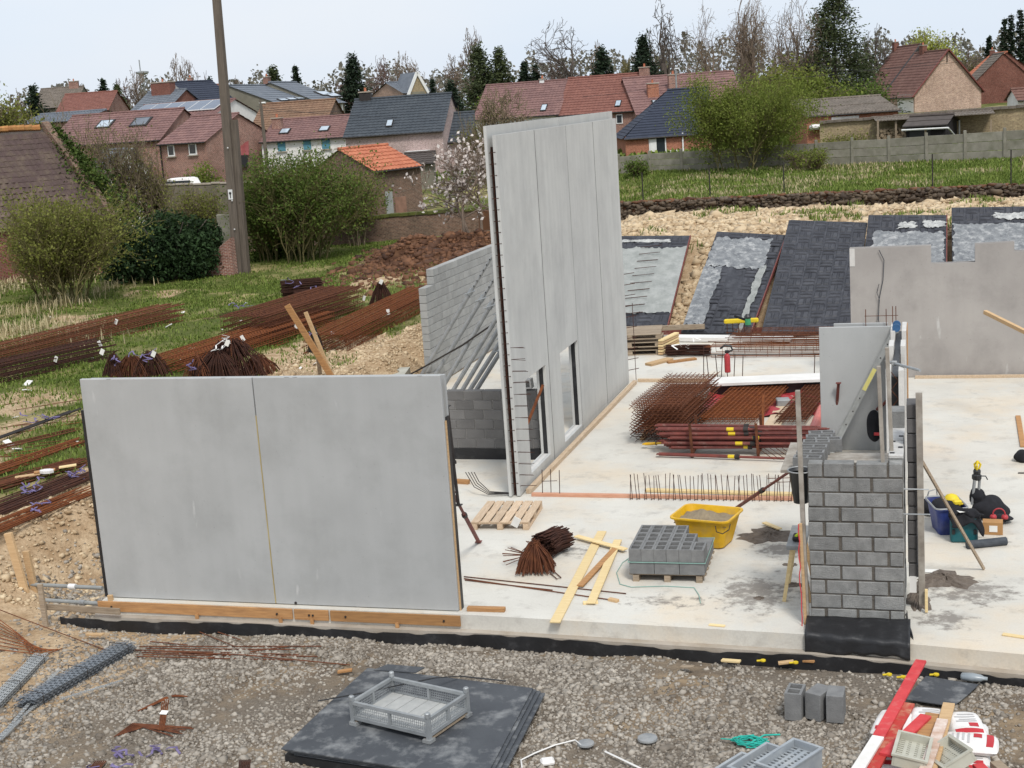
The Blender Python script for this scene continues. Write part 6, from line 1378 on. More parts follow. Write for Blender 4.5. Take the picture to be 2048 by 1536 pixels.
# ------------------------------------------------------------------ tools on the right-hand floor
def blob(name, c, s, seed, mat, parent, amp=.25, sub=4, flat=True):
    vs, fs = ico(1.0, sub); A = np.array([tuple(v) for v in vs]); rs = np.random.RandomState(seed)
    d = np.zeros(len(A))
    for f_ in (1.7, 3.1, 5.5): k = rs.uniform(-1, 1, (3, 3))*f_; d += np.sin(A @ k[0]+rs.uniform(0, 6))*np.sin(A @ k[1]+rs.uniform(0, 6))*(1.7/f_)
    A = A*(1+amp*d[:, None])*np.array(s)
    if flat: A[:, 2] = np.maximum(A[:, 2], -s[2]*.55)
    me = fast_mesh(name, A+np.array(c), np.array(fs)); return link(name, me, MT[mat], parent, smooth=True)
bt_ = thing('blue_tub', 'blue plastic tub with grey rim full of tools on the right floor', 'tub', G(1893, 1062, 0)+V((0, .05, 0)), rad(14))
loft([rrect(.34, .50, .06, .0), rrect(.46, .68, .08, .42), rrect(.52, .74, .09, .43), rrect(.52, .74, .09, .45), rrect(.46, .68, .08, .45), rrect(.34, .5, .06, .12)]).build('shell', MT['blue_plastic'], bt_, world=False)
MB().tube(rrect(.50, .72, .08, .455)+[rrect(.50, .72, .08, .455)[0]], .016, 6).build('rim', MT['galv_dull'], bt_, world=False)
blob('tool_heap', (0, 0, .36), (.2, .3, .12), 3, 'black_cloth', bt_, .2)
for k, (dx, dy, m_) in enumerate(((.08, .12, 'yellow_clean'), (.16, -.02, 'yellow_clean'))):
    h = thing('yellow_helmet', ('yellow safety helmet lying in the blue tub' if k == 0 else 'small yellow tool case beside the helmet in the blue tub'), 'helmet' if k == 0 else 'case', bt_.location+V((dx, dy-.05, .44)))
    if k == 0:
        MB().lathe([(.155, 0), (.14, .012), (.125, .03), (.115, .07), (.08, .115), (.03, .135), (.0, .137)], (0, 0, 0), 18).build('shell', MT[m_], h, world=False, smooth=True); MB().box((.1, -.1, .01), (.14, .1, .012), Matrix.Rotation(-.8, 3, 'Z')).build('peak', MT[m_], h, world=False)
    else: MB().box((0, 0, .04), (.14, .10, .08), Matrix.Rotation(.4, 3, 'Z'), .02).build('body', MT[m_], h, world=False)
tc_ = thing('teal_case', 'teal tool case standing in front of the blue tub', 'case', G(1928, 1087, 0)+V((0, .12, 0)), rad(4))
MB().box((0, 0, .21), (.40, .2, .42), ch=.025).build('body', MT['teal_plastic'], tc_, world=False)
MB().box((0, 0, .4), (.41, .21, .012)).build('lid_seam', MT['black_plastic'], tc_, world=False)
for x in (-.16, .16): MB().box((x, -.105, .18), (.05, .02, .08), ch=.008).build('latch', MT['black_plastic'], tc_, world=False)
MB().tube([(-.09, 0, .42), (-.08, 0, .47), (.08, 0, .47), (.09, 0, .42)], .014, 6).build('handle', MT['black_plastic'], tc_, world=False)
j = thing('black_jacket', 'black jacket thrown over the teal case', 'jacket', tc_.location+V((.04, -.06, .42)))
mb = MB()
mb.grid(lambda u, w: ((u-.5)*.46+.03*math.sin(w*9), .14-.34*w*(1 if w < .55 else .75)-.02*math.sin(u*14), .05-.32*max(0, w-.45)*(1.1+.4*math.sin(u*8))+.03*math.sin(u*11+w*6)+.04*math.sin(u*5)), 22, 18); o = mb.build('cloth', MT['black_cloth'], j, world=False, smooth=True); o.modifiers.new('t', 'SOLIDIFY').thickness = .02
MB().box((-.06, -.02, .085), (.14, .10, .006), Matrix.Rotation(.4, 3, 'Z')).build('white_label', MT['tag'], j, world=False)
j2 = thing('black_bag', 'black cloth bag slumped behind the cardboard box', 'bag', G(1975, 1040, 0)); blob('cloth', (0, .1, .15), (.30, .22, .20), 5, 'black_cloth', j2, .22); blob('sleeve', (.20, -.15, .09), (.16, .18, .09), 8, 'black_cloth', j2, .25); blob('hood', (-.15, .1, .36), (.13, .12, .14), 9, 'black_cloth', j2, .2)
j3 = thing('black_bag', 'black bag with cables left of the blue tub', 'bag', G(1858, 1030, 0)); blob('cloth', (0, .05, .12), (.16, .18, .15), 6, 'black_cloth', j3, .22)
MB().tube([(-.05, 0, .2), (.0, -.05, .42), (.12, -.02, .45), (.14, 0, .25)], .012, 6).build('handle', MT['galv_dull'], j3, world=False)
tp = thing('tripod_head', 'folded grey levelling tripod with a yellow head standing among the bags', 'tripod', G(1948, 1040, 0)+V((0, .08, .0)))
for k in range(3):
    a = 2.1*k; MB().tube([(.06*math.cos(a), .06*math.sin(a), .25), (.05*math.cos(a)+.04, .05*math.sin(a), .66)], .022, 8).build('leg', MT['galv_dull'], tp, world=False)
MB().lathe([(.06, 0), (.075, .02), (.075, .08), (.05, .1)], (.045, 0, .65), 12).build('collar', MT['black_plastic'], tp, world=False)
MB().lathe([(.055, 0), (.06, .05), (.045, .08)], (.05, 0, .75), 10).build('head', MT['black_plastic'], tp, world=False)
for k in range(3): a = 2.1*k+.4; MB().tube([(.05+.03*math.cos(a), .03*math.sin(a), .82), (.055+.055*math.cos(a), .055*math.sin(a), .90), (.06, 0, .96)], .018, 6).build('yellow_prong', MT['yellow_clean'], tp, world=False)
MB().tube([(.1, -.02, .72), (.18, -.02, .72), (.21, -.02, .66)], .010, 6).build('lever', MT['black_plastic'], tp, world=False)
cb_ = thing('cardboard_box', 'small cardboard box with a white label beside the teal case', 'box', G(1986, 1070, 0)+V((0, .1, 0)), rad(-3))
MB().box((0, 0, .10), (.30, .2, .2), ch=.004).build('carton', MT['card'], cb_, world=False); MB().box((.01, -.102, .1), (.12, .006, .1)).build('label', MT['tag'], cb_, world=False)
hp = thing('ear_defenders', 'red ear defenders lying on the black bag', 'ear defenders', G(1998, 1028, .25))
MB().tube([(.09*math.cos(a), 0, .09*math.sin(a)) for a in np.linspace(-.4, 3.5, 14)], .012, 6).build('headband', MT['red_film'], hp, world=False)
for s in (-1, 1): MB().lathe([(.0, -.03), (.05, -.03), (.055, 0), (.04, .03), (0, .035)], (.085*s, 0, -.045), 12).build('ear_cup', MT['red_film'], hp, world=False, smooth=True)
tag(MB().tube([G(1934, 1090, .06), G(2012, 1082, .06)], .065, 14).build('foam_roll', MT['rubber_pipe']), 'dark grey foam roll lying on the floor before the teal case', 'roll')
plank('wooden_pole', 'thin wooden pole leaning from the pier down to the right floor', AY(1838, 912, 18.9), G(1968, 1138, .01), .03, .045, MT['wood_grey'], 'pole')
p = G(1857, 1142, .012); sheet('paper_sheet', 'white sheet of paper lying on the floor beside the mortar droppings', [p+V((-.14, -.06, 0)), p+V((.12, -.07, .004)), p+V((.15, .06, .01)), p+V((-.11, .07, .004))], .002, 'tag', 'paper')
j4 = thing('dark_cloth', 'dark crumpled cloth on the right floor at the picture edge', 'cloth', G(2042, 922, 0)); blob('cloth', (.05, 0, .08), (.18, .16, .13), 15, 'black_cloth', j4, .25)
t = thing('black_tarp', 'dark green sack hanging behind the ladder foot', 'sack', AY(1750, 850, 26.3)); blob('cloth', (0, 0, 0), (.16, .1, .3), 16, 'black_cloth', t, .18, flat=False)
plank('thin_lath', 'thin rod lying on the right floor at the picture edge', G(2036, 946, .01), G(2065, 946, .01), .03, .02, MT['steel_dark'], 'rod')
plank('timber_offcut', 'small red wooden trestle bar behind the pier post', AY(1748, 868, 26.0), AY(1762, 868, 26.0), .05, .05, MT['red_bright'], 'bar')
# ------------------------------------------------------------------ background: walls, fences, houses
MT['tile_purple'] = M('purple_red_roof_tiles', (128, 98, 94), (106, 80, 77), scale=3, rough=.8, rnd=.05, dirt=(150, 116, 108), dscale=1.2, damt=.5, fine=.08, bscale=6)
MT['tile_red'] = M('red_roof_tiles', (136, 92, 80), (112, 74, 66), scale=3, rough=.8, dirt=(110, 70, 60), dscale=1, damt=.5, fine=.12, bscale=6)
MT['tile_orange'] = M('orange_pantiles', (190, 122, 92), (164, 98, 74), scale=3, rough=.8, dirt=(150, 84, 60), dscale=1.2, damt=.5, fine=.1, bscale=6)
MT['tile_redbrown'] = M('red_brown_roof_tiles', (116, 84, 74), (94, 66, 60), scale=3, rough=.8, dirt=(134, 104, 92), dscale=1, damt=.4, fine=.1, bscale=6)
MT['tile_brown'] = M('brown_roof_tiles', (138, 110, 88), (112, 86, 70), scale=3, rough=.85, dirt=(96, 82, 66), dscale=1, damt=.5, fine=.1, bscale=6)
MT['tile_dark'] = M('dark_grey_roof_tiles', (70, 76, 82), (56, 61, 67), scale=3, rough=.7, dirt=(84, 88, 92), dscale=1, damt=.4, fine=.06, bscale=6)
MT['slate'] = M('slate_roof', (112, 118, 126), (94, 100, 108), scale=2, rough=.7, dirt=(126, 130, 136), dscale=.8, damt=.4, fine=.05, bscale=5)
MT['slate_blue'] = M('blue_black_roof', (54, 60, 74), (44, 49, 62), scale=2, rough=.7, fine=.06, bscale=6)
MT['fibro'] = M('fibre_cement_sheets', (128, 118, 108), (98, 90, 82), scale=3, rough=.9, dirt=(84, 78, 68), dscale=1.3, damt=.6, fine=.15, bscale=8)
MT['barn_tile'] = M('old_barn_tiles', (90, 74, 70), (68, 55, 53), scale=4, rough=.85, rnd=.14, dirt=(126, 112, 92), dscale=2, damt=.5, fine=.12, bscale=8)
MT['ridge_tile'] = M('orange_ridge_tiles', (176, 128, 78), (146, 96, 58), scale=4, rough=.85, rnd=.15, dirt=(110, 100, 60), dscale=3, damt=.6)
BR_RED = brickM('red_brickwork', (150, 96, 80), (122, 74, 62), (176, 160, 148)); BR_PINK = brickM('pink_brickwork', (176, 148, 142), (156, 128, 124), (190, 178, 172), damt=.25); BR_TAN = brickM('tan_brickwork', (190, 158, 136), (164, 130, 112), (196, 184, 172), damt=.35, bw=.3, bh=.1)
BR_ORANGE = brickM('orange_brickwork', (168, 106, 82), (148, 88, 68), (170, 130, 108), damt=.2); BR_OLD = brickM('old_dark_brickwork', (128, 96, 80), (98, 72, 62), (128, 116, 102), damt=.6, dirt=(70, 66, 56)); BR_YEL = brickM('old_yellow_brickwork', (172, 152, 116), (146, 124, 94), (160, 148, 126), damt=.5, dirt=(120, 110, 88)); BR_DK = brickM('dark_red_brickwork', (128, 70, 58), (104, 54, 46), (134, 110, 98), damt=.35)
MT['render_white'] = MT['white_paint']; MT['render_grey'] = M('grey_green_render', (128, 124, 110), (110, 106, 94), scale=1, rough=.9, fine=.05, bscale=6)
MT['fence_conc'] = M('weathered_concrete_fence', (146, 142, 130), (118, 114, 102), scale=2, rough=.95, dirt=(96, 98, 76), dscale=1.5, damt=.6, rnd=.08, bump=.3, bscale=20)
MT['stone'] = leafM('field_stone', (60, 51, 45), (110, 97, 82), trans=0)
MT['moss'] = M('moss', (92, 96, 46), (66, 72, 36), scale=4, rough=.95, bump=.6, bscale=14)
MT['pv'] = M('solar_panel', (96, 106, 122), (80, 90, 106), scale=1, rough=.25, spec=.6)
MT['frame_white'] = M('white_frame', (226, 226, 224), (212, 212, 210), rough=.6)
MT['hut_black'] = M('black_stained_boards', (38, 34, 36), (28, 25, 27), scale=4, stretch=(6, 6, .5), rough=.8)
MT['hut_roof'] = M('brown_felt_roof', (86, 78, 74), (70, 64, 60), scale=3, rough=.9)
def tile_slope(mb, el, er, rl, rr, row=.36, tw=.30, lift=.035, wave=.03):
    """stepped rows of pantiles between eave (el,er) and ridge (rl,rr)"""
    el, er, rl, rr = map(V, (el, er, rl, rr)); n = (er-el).cross(rl-el).normalized()
    if n.z < 0: n = -n
    H = ((rl+rr)/2-(el+er)/2).length; L = (er-el).length; nr = max(2, int(H/row)); nc = max(2, int(L/tw))
    for r in range(nr):
        v0, v1 = r/nr, (r+1)/nr+.12/nr
        a0, b0 = el.lerp(rl, v0), er.lerp(rr, v0); a1, b1 = el.lerp(rl, min(1, v1)), er.lerp(rr, min(1, v1)); vs = []
        for k in range(nc*2+1):
            u = k/(nc*2); h = wave if k % 2 else 0
            p = a0.lerp(b0, u); vs += [p-n*.0, p+n*(lift+h), a1.lerp(b1, u)+n*(h*.9)]
        fs = []
        for k in range(nc*2): i = k*3; fs += [(i, i+3, i+4, i+1), (i+1, i+4, i+5, i+2)]
        mb.add(vs, fs)
class House:
    def __init__(s, name, label, el, er, W, rise, base=None, wallmat=None, roofmat=None, over=.25, tw=.3, row=.36, cat='house', hipL=0.0, hipR=0.0, back=True, ridge_off=.5, wave=.03, ridge_mat=None, rp=None):
        el, er = V(el), V(er)
        if rp:
            dm = (DEP(el)+DEP(er))/2+W*ridge_off*.97; rise = C(rp[0], rp[1], dm).z-(el.z+er.z)/2
        d = er-el; s.L = V((d.x, d.y, 0)).length; s.rz = math.atan2(d.y, d.x); ez = (el.z+er.z)/2
        b = base if base is not None else float(hgt(np.array([el.x]), np.array([el.y]))[0])-.2
        s.E = ez-b; s.W = W; s.rise = rise; s.t = thing(name, label, cat, (el.x, el.y, b), s.rz); L, E = s.L, s.E; R = E+rise; ro = W*ridge_off; s.ro = ro
        mb = MB()
        P = [(0, 0), (L, 0), (L, W), (0, W)]
        mb.add([(x, y, 0) for x, y in P]+[(x, y, E) for x, y in P], [(0, 1, 5, 4), (1, 2, 6, 5), (2, 3, 7, 6), (3, 0, 4, 7)])
        if not hipL: mb.add([(0, 0, E), (0, ro, R-.03), (0, W, E)], [(0, 1, 2)])
        if not hipR: mb.add([(L, 0, E), (L, W, E), (L, ro, R-.03)], [(0, 1, 2)])
        mb.build('wall', wallmat, s.t, world=False)
        o = over; k = rise/ro; k2 = rise/(W-ro)
        s.slope = (V((0, 0, E)), V((0, ro, R)))
        roof = MB(); tile_slope(roof, (-o*.6, -o, E-o*k), (L+o*.6, -o, E-o*k), (hipL-o*.6 if hipL else -o*.6, ro, R), (L-hipR+o*.6, ro, R), row, tw, wave=wave)
        if back: tile_slope(roof, (L+o*.6, W+o, E-o*k2), (-o*.6, W+o, E-o*k2), (L-hipR+o*.6, ro, R), (hipL-o*.6, ro, R), row*1.5, tw*2, wave=wave)
        if hipL: tile_slope(roof, (-o, W+o, E-o*k), (-o, -o, E-o*k), (hipL, ro, R), (hipL, ro, R), row, tw, wave=wave)
        if hipR: tile_slope(roof, (L+o, -o, E-o*k), (L+o, W+o, E-o*k), (L-hipR, ro, R), (L-hipR, ro, R), row, tw, wave=wave)
        s.roof = roof.build('roof', roofmat, s.t, world=False)
        MB().tube([(hipL-o*.6, ro, R+.04), (L-hipR+o*.6, ro, R+.04)], .10, 6).build('ridge', ridge_mat or roofmat, s.roof, world=False)
        MB().tube([(-.1, -o-.04, E-o*k-.02), (L+.1, -o-.04, E-o*k-.02)], .055, 6).build('gutter', MT['steel_dark'], s.t, world=False)
    def loc(s, px, py):
        """pixel -> (x along front, height) on the front wall plane"""
        c, sn = math.cos(s.rz), math.sin(s.rz); n = np.array([-sn, c, 0]); o = np.array(s.t.location); d = _ray(px, py); k = ((o-CAM)@n)/(d@n); p = CAM+d*k-o; return p@np.array([c, sn, 0]), p[2]
    def sloc(s, px, py):
        """pixel -> (x, t) on the front roof slope"""
        c, sn = math.cos(s.rz), math.sin(s.rz); o = np.array(s.t.location); X = np.array([c, sn, 0]); Y = np.array([-sn, c, 0]); S = Y*s.ro+np.array([0, 0, s.rise]); n = np.cross(X, S); o2 = o+np.array([0, 0, s.E]); d = _ray(px, py); k = ((o2-CAM)@n)/(d@n); p = CAM+d*k-o2; return p@X, (p@S)/(S@S)
    def window(s, x0, y0, x1, y1, frame='frame_white', pane='glass', sill=True, name='window', bars=False):
        a, zt_ = s.loc(x0, y0); b, zb = s.loc(x1, y1); w, h = abs(b-a), abs(zt_-zb); cx, cz = (a+b)/2, (zt_+zb)/2
        f = MB().box((cx, -.02, cz), (w, .08, h)).build(name, MT[frame], s.t, world=False); fr = min(.09, w*.14)
        MB().box((cx, -.065, cz), (w-2*fr, .02, h-2*fr)).build('pane', MT[pane], f, world=False)
        if bars: MB().box((cx, -.08, cz), (.05, .03, h-2*fr)).build('bar', MT[frame], f, world=False)
        if sill: MB().box((cx, -.07, cz-h/2-.04), (w+.2, .14, .07)).build('sill', MT['slab_edge'], f, world=False)
        return f
    def skylight(s, x0, y0, x1, y1, pane='sky_glass'):
        a, t0 = s.sloc(x0, y0); b, t1 = s.sloc(x1, y1); w = abs(b-a); S = V((0, s.ro, s.rise)); ln = abs(t0-t1)*S.length; c = V(((a+b)/2, 0, s.E))+S*((t0+t1)/2); ang = math.atan2(s.rise, s.ro); R = Matrix.Rotation(ang, 3, 'X')
        f = MB().box(c+R @ V((0, 0, .06)), (w, ln, .12), R).build('skylight', MT['steel_dark'], s.roof, world=False); MB().box(c+R @ V((0, 0, .122)), (w*.78, ln*.80, .02), R).build('skylight_pane', MT[pane], s.roof, world=False)
        return f
    def chimney(s, x, t, w=.55, h=1.1, mat=None, d=.5, pots=1):
        z = s.E+s.rise*t; y = s.ro*t; o = MB().box((x, y, z+h/2-.3), (w, d, h+.6)).build('chimney', mat or BR_RED, s.roof, world=False); MB().box((x, y, z+h+.02), (w+.12, d+.12, .08)).build('chimney_cap', MT['slab_edge'], s.roof, world=False)
        for k in range(pots): MB().lathe([(.09, 0), (.08, .25), (.1, .27)], (x-.12*(pots-1)+.24*k, y, z+h+.06), 8).build('chimney_pot', MT['tile_orange'], s.roof, world=False)
    def part(s, name, mat, *boxes, ch=0.0):
        mb = MB()
        for c, sz in boxes: mb.box(c, sz, ch=ch)
        return mb.build(name, mat, s.t, world=False)
# --- row at the left
h = House('brick_house', 'small red brick house with two white windows, left of the utility pole', C(320, 285, 97), C(411, 282, 95), 7.2, 2.6, rp=(385, 234), wallmat=BR_RED, roofmat=MT['tile_purple'])
h.window(335, 290, 351, 312); h.window(377, 287, 395, 309); h.part('downpipe', MT['steel_dark'], ((.05, -.1, h.E/2), (.08, .08, h.E)))
h = House('terrace_house', 'long house with purple-red tiled roof behind the bare trees at left', C(95, 292, 101), C(319, 277, 99), 8.5, 2.9, rp=(230, 227), wallmat=BR_RED, roofmat=MT['tile_purple'])
h.skylight(272, 238, 293, 253, 'slate'); h.skylight(203, 243, 219, 257); h.window(258, 296, 276, 325, pane='glass')
h = House('solar_house', 'house with solar panels on its red roof behind the left terrace', C(245, 240, 112), C(428, 231, 110), 8, 2.2, rp=(340, 208), wallmat=MT['white_paint'], roofmat=MT['tile_purple'])
for k in range(6):
    a = h.L*(.02+.155*k); S = V((0, h.ro, h.rise)); R = Matrix.Rotation(math.atan2(h.rise, h.ro), 3, 'X'); c = V((a+h.L*.075, 0, h.E))+S*.6+R @ V((0, 0, .14))
    f = MB().box(c, (h.L*.15, S.length*.66, .06), R).build('solar_panel', MT['frame_white'], h.roof, world=False); MB().box(c+R @ V((0, 0, .032)), (h.L*.142, S.length*.62, .02), R).build('solar_cell', MT['pv'], h.roof, world=False)
h = House('chimney_house', 'red brick house end with white gable trim behind the solar roof', C(262, 222, 122), C(335, 218, 121), 7, 1.6, wallmat=BR_DK, roofmat=MT['slate']); h.chimney(h.L*.45, .9, 1.9, .9, BR_DK, d=1.0)
h = House('far_house', 'far house with a long grey roof on the left skyline', C(66, 216, 175), C(150, 211, 175), 9, 2.4, wallmat=MT['render_grey'], roofmat=MT['fibro']); h.chimney(h.L*.8, .95, 1.2, .8)
h = House('far_house', 'far red roofed house on the left skyline', C(112, 226, 150), C(215, 220, 150), 9, 2.0, wallmat=BR_RED, roofmat=MT['tile_red'])
h = House('slate_panel_house', 'low dark roof with grey panels left behind the bare trees', C(36, 250, 120), C(165, 238, 118), 7, 1.9, rp=(100, 228), wallmat=BR_RED, roofmat=MT['slate'])
h = House('far_house', 'far red roof left of the utility pole top, before the bare trees', C(330, 212, 150), C(430, 206, 150), 9, 2.0, wallmat=BR_RED, roofmat=MT['tile_red']); h.chimney(h.L*.4, .9)
h = House('white_gable_house', 'white walled house with a slate roof right of the utility pole', C(405, 216, 125), C(480, 208, 128), 8, 2.4, wallmat=MT['white_paint'], roofmat=MT['slate_blue'])
# --- slate houses
h = House('slate_house', 'grey rendered house with slate roof and dark gable, left one of the pair', C(557, 209, 128), C(632, 203, 137), 9.5, 3.3, rp=(545, 170), wallmat=MT['render_grey'], roofmat=MT['slate'], wave=.0, row=.5)
for k in range(4): h.skylight(562+17*k, 203-1.5*k, 570+17*k, 199-1.5*k)
h.chimney(h.L*.95, 1.0, .7, .8)
h = House('slate_house', 'taller slate roofed house with light dormers, right one of the pair', C(640, 206, 136), C(688, 203, 143), 10, 4.3, rp=(610, 164), wallmat=MT['render_grey'], roofmat=MT['slate'], wave=.0, row=.5)
h.skylight(645, 192, 652, 184); h.skylight(662, 195, 668, 187)
for k in range(4): h.part('pilaster', MT['frame_white'], ((h.L*(.08+.26*k), -.06, h.E*.5), (.35, .12, h.E)))
h = House('brown_roof_house', 'house with mossy brown tiled roof behind the white house', C(494, 277, 105), C(640, 266, 104), 9, 4.4, rp=(570, 206), wallmat=BR_OLD, roofmat=MT['tile_brown'])
sh = thing('red_metal_roof', 'small lean-to with red ribbed metal roof right of the utility pole', 'shed', C(470, 345, 97)); sh.location.z = float(hgt(np.array([sh.location.x]), np.array([sh.location.y]))[0])-.2
a, b, c_, d_ = C(472, 312, 97), C(498, 311, 97), C(496, 250, 101), C(462, 250, 101); mb = MB(); tile_slope(mb, a, b, d_, c_, row=9, tw=.32, wave=.05); mb.build('roof', M('maroon_sheet_metal', (134, 72, 70), (116, 60, 60), rough=.6), sh)
mb = MB(); mb.prism([(a.x, a.y+.1, sh.location.z), (b.x, b.y+.1, sh.location.z), (b.x, b.y+.1, b.z-.1), (a.x, a.y+.1, a.z-.1)], (-.8, 2.5, 0)); mb.build('wall', BR_OLD, sh)
MB().box(C(484, 322, 96.9), (.9, .1, .8)).build('opening', MT['black_plastic'], sh)
h = House('white_house', 'white rendered house with teal windows and two roof windows', C(522, 282, 99), C(690, 272, 98), 7.5, 2.3, rp=(608, 237), wallmat=MT['white_paint'], roofmat=MT['tile_purple'])
h.skylight(557, 270, 583, 259); h.skylight(636, 265, 662, 254); h.window(555, 285, 572, 302, 'teal_pane', 'teal_pane'); h.window(606, 281, 623, 299, 'teal_pane', 'teal_pane'); h.window(643, 278, 661, 297, 'teal_pane', 'teal_pane'); h.chimney(.6, .6, .7, .7)
h = House('grey_roof_house', 'pinkish brick house with a dark grey tiled roof and one roof window', C(691, 272, 95), C(884, 257, 94), 8, 3.4, rp=(790, 195), wallmat=BR_PINK, roofmat=MT['tile_dark'], row=.34, tw=.3)
h.skylight(771, 256, 788, 241); h.chimney(h.L*.1, 1.0, .8, .5, MT['steel_dark'])
mb = MB(); a, zz = h.loc(815, 298); b, z2 = h.loc(860, 295); MB().box(((a+b)/2, -.6, zz-.2), (b-a, 1.2, .12)).build('porch_roof', MT['frame_white'], h.t, world=False); MB().box(((a+b)/2, -.1, (zz-.2)/2), (b-a-.3, .2, zz-.4)).build('porch', MT['glass'], h.t, world=False)
h = House('low_dark_roof', 'low annex with dark tiled roof right of the pinkish house', C(893, 282, 96), C(948, 277, 96), 6, 2.3, rp=(922, 226), wallmat=BR_PINK, roofmat=MT['tile_dark'])
h = House('grey_shed', 'small grey flat-roofed shed before the pinkish house', C(812, 327, 84), C(866, 322, 84), 3, .5, wallmat=MT['render_grey'], roofmat=MT['hut_roof'], cat='shed')
# --- orange roof shed
h = House('orange_roof_shed', 'old brick shed with a sagging bright orange pantile roof', C(748, 345, 69), C(840, 326, 71.5), 4.6, 1.7, rp=(728, 294), wallmat=BR_OLD, roofmat=MT['tile_orange'], row=.34, tw=.26, over=.15, cat='shed', wave=.045)
h.part('pale_patch', MT['residue_grey'], ((.9, -.012, 1.2), (.5, .03, 2.3))); h.part('plaster_patch', M('old_plaster', (150, 116, 98), (120, 92, 78), scale=3), ((1.7, -.012, 1.0), (.8, .03, 2.0)))
for k in range(5): MB().box((-.05+.12*k, h.ro+.1, h.E+h.rise+.05), (.3, .18, .04), Matrix.Rotation(.3+.2*k, 3, 'Z')).build('broken_tile', MT['tile_brown'], h.t, world=False)
# --- centre red row
h = House('red_roof_house', 'purple-red roofed house, left part of the long central row', C(949, 236, 117), C(1116, 227, 115), 9, 3.3, rp=(1038, 167), wallmat=MT['white_paint'], roofmat=MT['tile_purple'])
h.skylight(1080, 224, 1096, 210); h.chimney(h.L*.68, 1.0, .4, .2, MT['frame_white'])
h = House('red_roof_house', 'brighter red roofed house, middle part of the long central row', C(1116, 227, 115), C(1274, 219, 113), 9, 3.7, rp=(1198, 153), wallmat=BR_RED, roofmat=MT['tile_red'])
h.skylight(1229, 215, 1244, 202); h.chimney(h.L*.98, .95, .8, .6); h.window(1232, 229, 1246, 247, pane='glass', sill=False)
h = House('red_roof_house', 'red roofed house, right part of the long central row', C(1274, 228, 112), C(1496, 210, 113), 9, 3.7, rp=(1388, 148), wallmat=BR_RED, roofmat=MT['tile_purple'])
h.skylight(1306, 214, 1326, 201); h.chimney(h.L*.20, .45, .9, 1.0, BR_ORANGE); h.chimney(h.L*.40, .55, .8, 1.3)
h = House('hip_roof_house', 'orange brick bungalow with a blue-black hipped roof and a glazed door', C(1250, 271, 100), C(1432, 263, 100), 8, 3.1, rp=(1405, 176), wallmat=BR_ORANGE, roofmat=MT['slate_blue'], hipL=3.8, wave=.01, row=.3)
f = h.window(1297, 272, 1334, 328, pane='glass', sill=False, name='door'); h.part('curtain', MT['frame_white'], ((h.loc(1307, 300)[0], -.08, h.loc(1307, 300)[1]), (.45, .02, 1.6)))
h.part('air_unit', MT['frame_white'], ((h.loc(1352, 308)[0], -.3, h.loc(1352, 308)[1]), (.9, .4, .6)), ch=.03); h.part('downpipe', MT['frame_white'], ((h.loc(1366, 300)[0], -.1, h.E/2), (.1, .1, h.E)))
h = House('church_like_house', 'brown brick gabled house with white bargeboards on the skyline', C(806, 185, 150), C(866, 182, 152), 7, 1.2, wallmat=BR_TAN, roofmat=MT['slate'])
g = MB(); 
# front gable of that house
L2 = h.L; g.add([(L2*.12, -.4, 0), (L2*.75, -.4, 0), (L2*.75, -.4, h.E), (L2*.435, -.4, h.E+1.9), (L2*.12, -.4, h.E), (L2*.12, 3, 0), (L2*.75, 3, 0), (L2*.75, 3, h.E), (L2*.435, 3, h.E+1.9), (L2*.12, 3, h.E)], [(0, 1, 2, 3, 4), (5, 9, 8, 7, 6), (1, 6, 7, 2), (0, 4, 9, 5)]); g.build('gable', BR_YEL, h.t, world=False)
for s_ in (-1, 1): MB().beam((L2*.435+s_*L2*.36, -.5, h.E-.4), (L2*.435, -.5, h.E+2.05), .16, .3).build('bargeboard', MT['frame_white'], h.t, world=False); MB().beam((L2*.435+s_*L2*.36, 1.3, h.E-.35), (L2*.435, 1.3, h.E+2.055), 3.4, .12).build('gable_roof', MT['slate'], h.t, world=False)
MB().box((L2*.435, -.43, h.E*.8), (1.6, .1, 2.4)).build('window_panel', MT['render_grey'], h.t, world=False)
# --- right-hand houses
h = House('corrugated_shed', 'long shed with a corrugated fibre cement roof behind the garden wall', C(1613, 233, 92), C(1796, 218, 92), 5.5, 1.3, rp=(1695, 196), wallmat=BR_ORANGE, roofmat=MT['fibro'], row=9, tw=.22, wave=.07, cat='shed', ridge_off=.85)
h.part('whitewash', MT['white_paint'], ((h.L*.42, -.03, h.E-.45), (h.L*.3, .06, .5))); h.part('tarpaulin', MT['white_plastic'], ((h.L*.17, -.3, h.E-.75), (h.L*.3, .6, .35)), ch=.12)
h = House('brick_gable_house', 'brick house with a broad pale brick gable facing the site, brown tiled roof', C(1768, 187, 148), C(1829, 193, 140), 7.0, 4.3, rp=(1880, 103), wallmat=BR_TAN, roofmat=MT['tile_redbrown'])
h.part('white_wall', MT['white_paint'], ((h.L*.72, -.03, h.E*.5), (h.L*.5, .05, h.E))); h.chimney(h.L*.25, 1.0, .9, .7, BR_DK)
for y0, y1, z0, z1 in ((0, h.ro, h.E, h.E+h.rise), (h.W, h.ro, h.E, h.E+h.rise)): MB().beam((h.L+.18, y0-(.3 if y0 == 0 else -.3), z0-.25), (h.L+.18, y1, z1+.05), .1, .28, up=(1, 0, 0)).build('verge_board', MT['red_paint'], h.t, world=False)
MB().tube([(h.L+.1, h.ro-.1, h.E+h.rise-1.2), (h.L+.1, h.ro-.1, h.E+h.rise-.2)], .05, 5).build('wall_anchor', MT['steel_dark'], h.t, world=False)
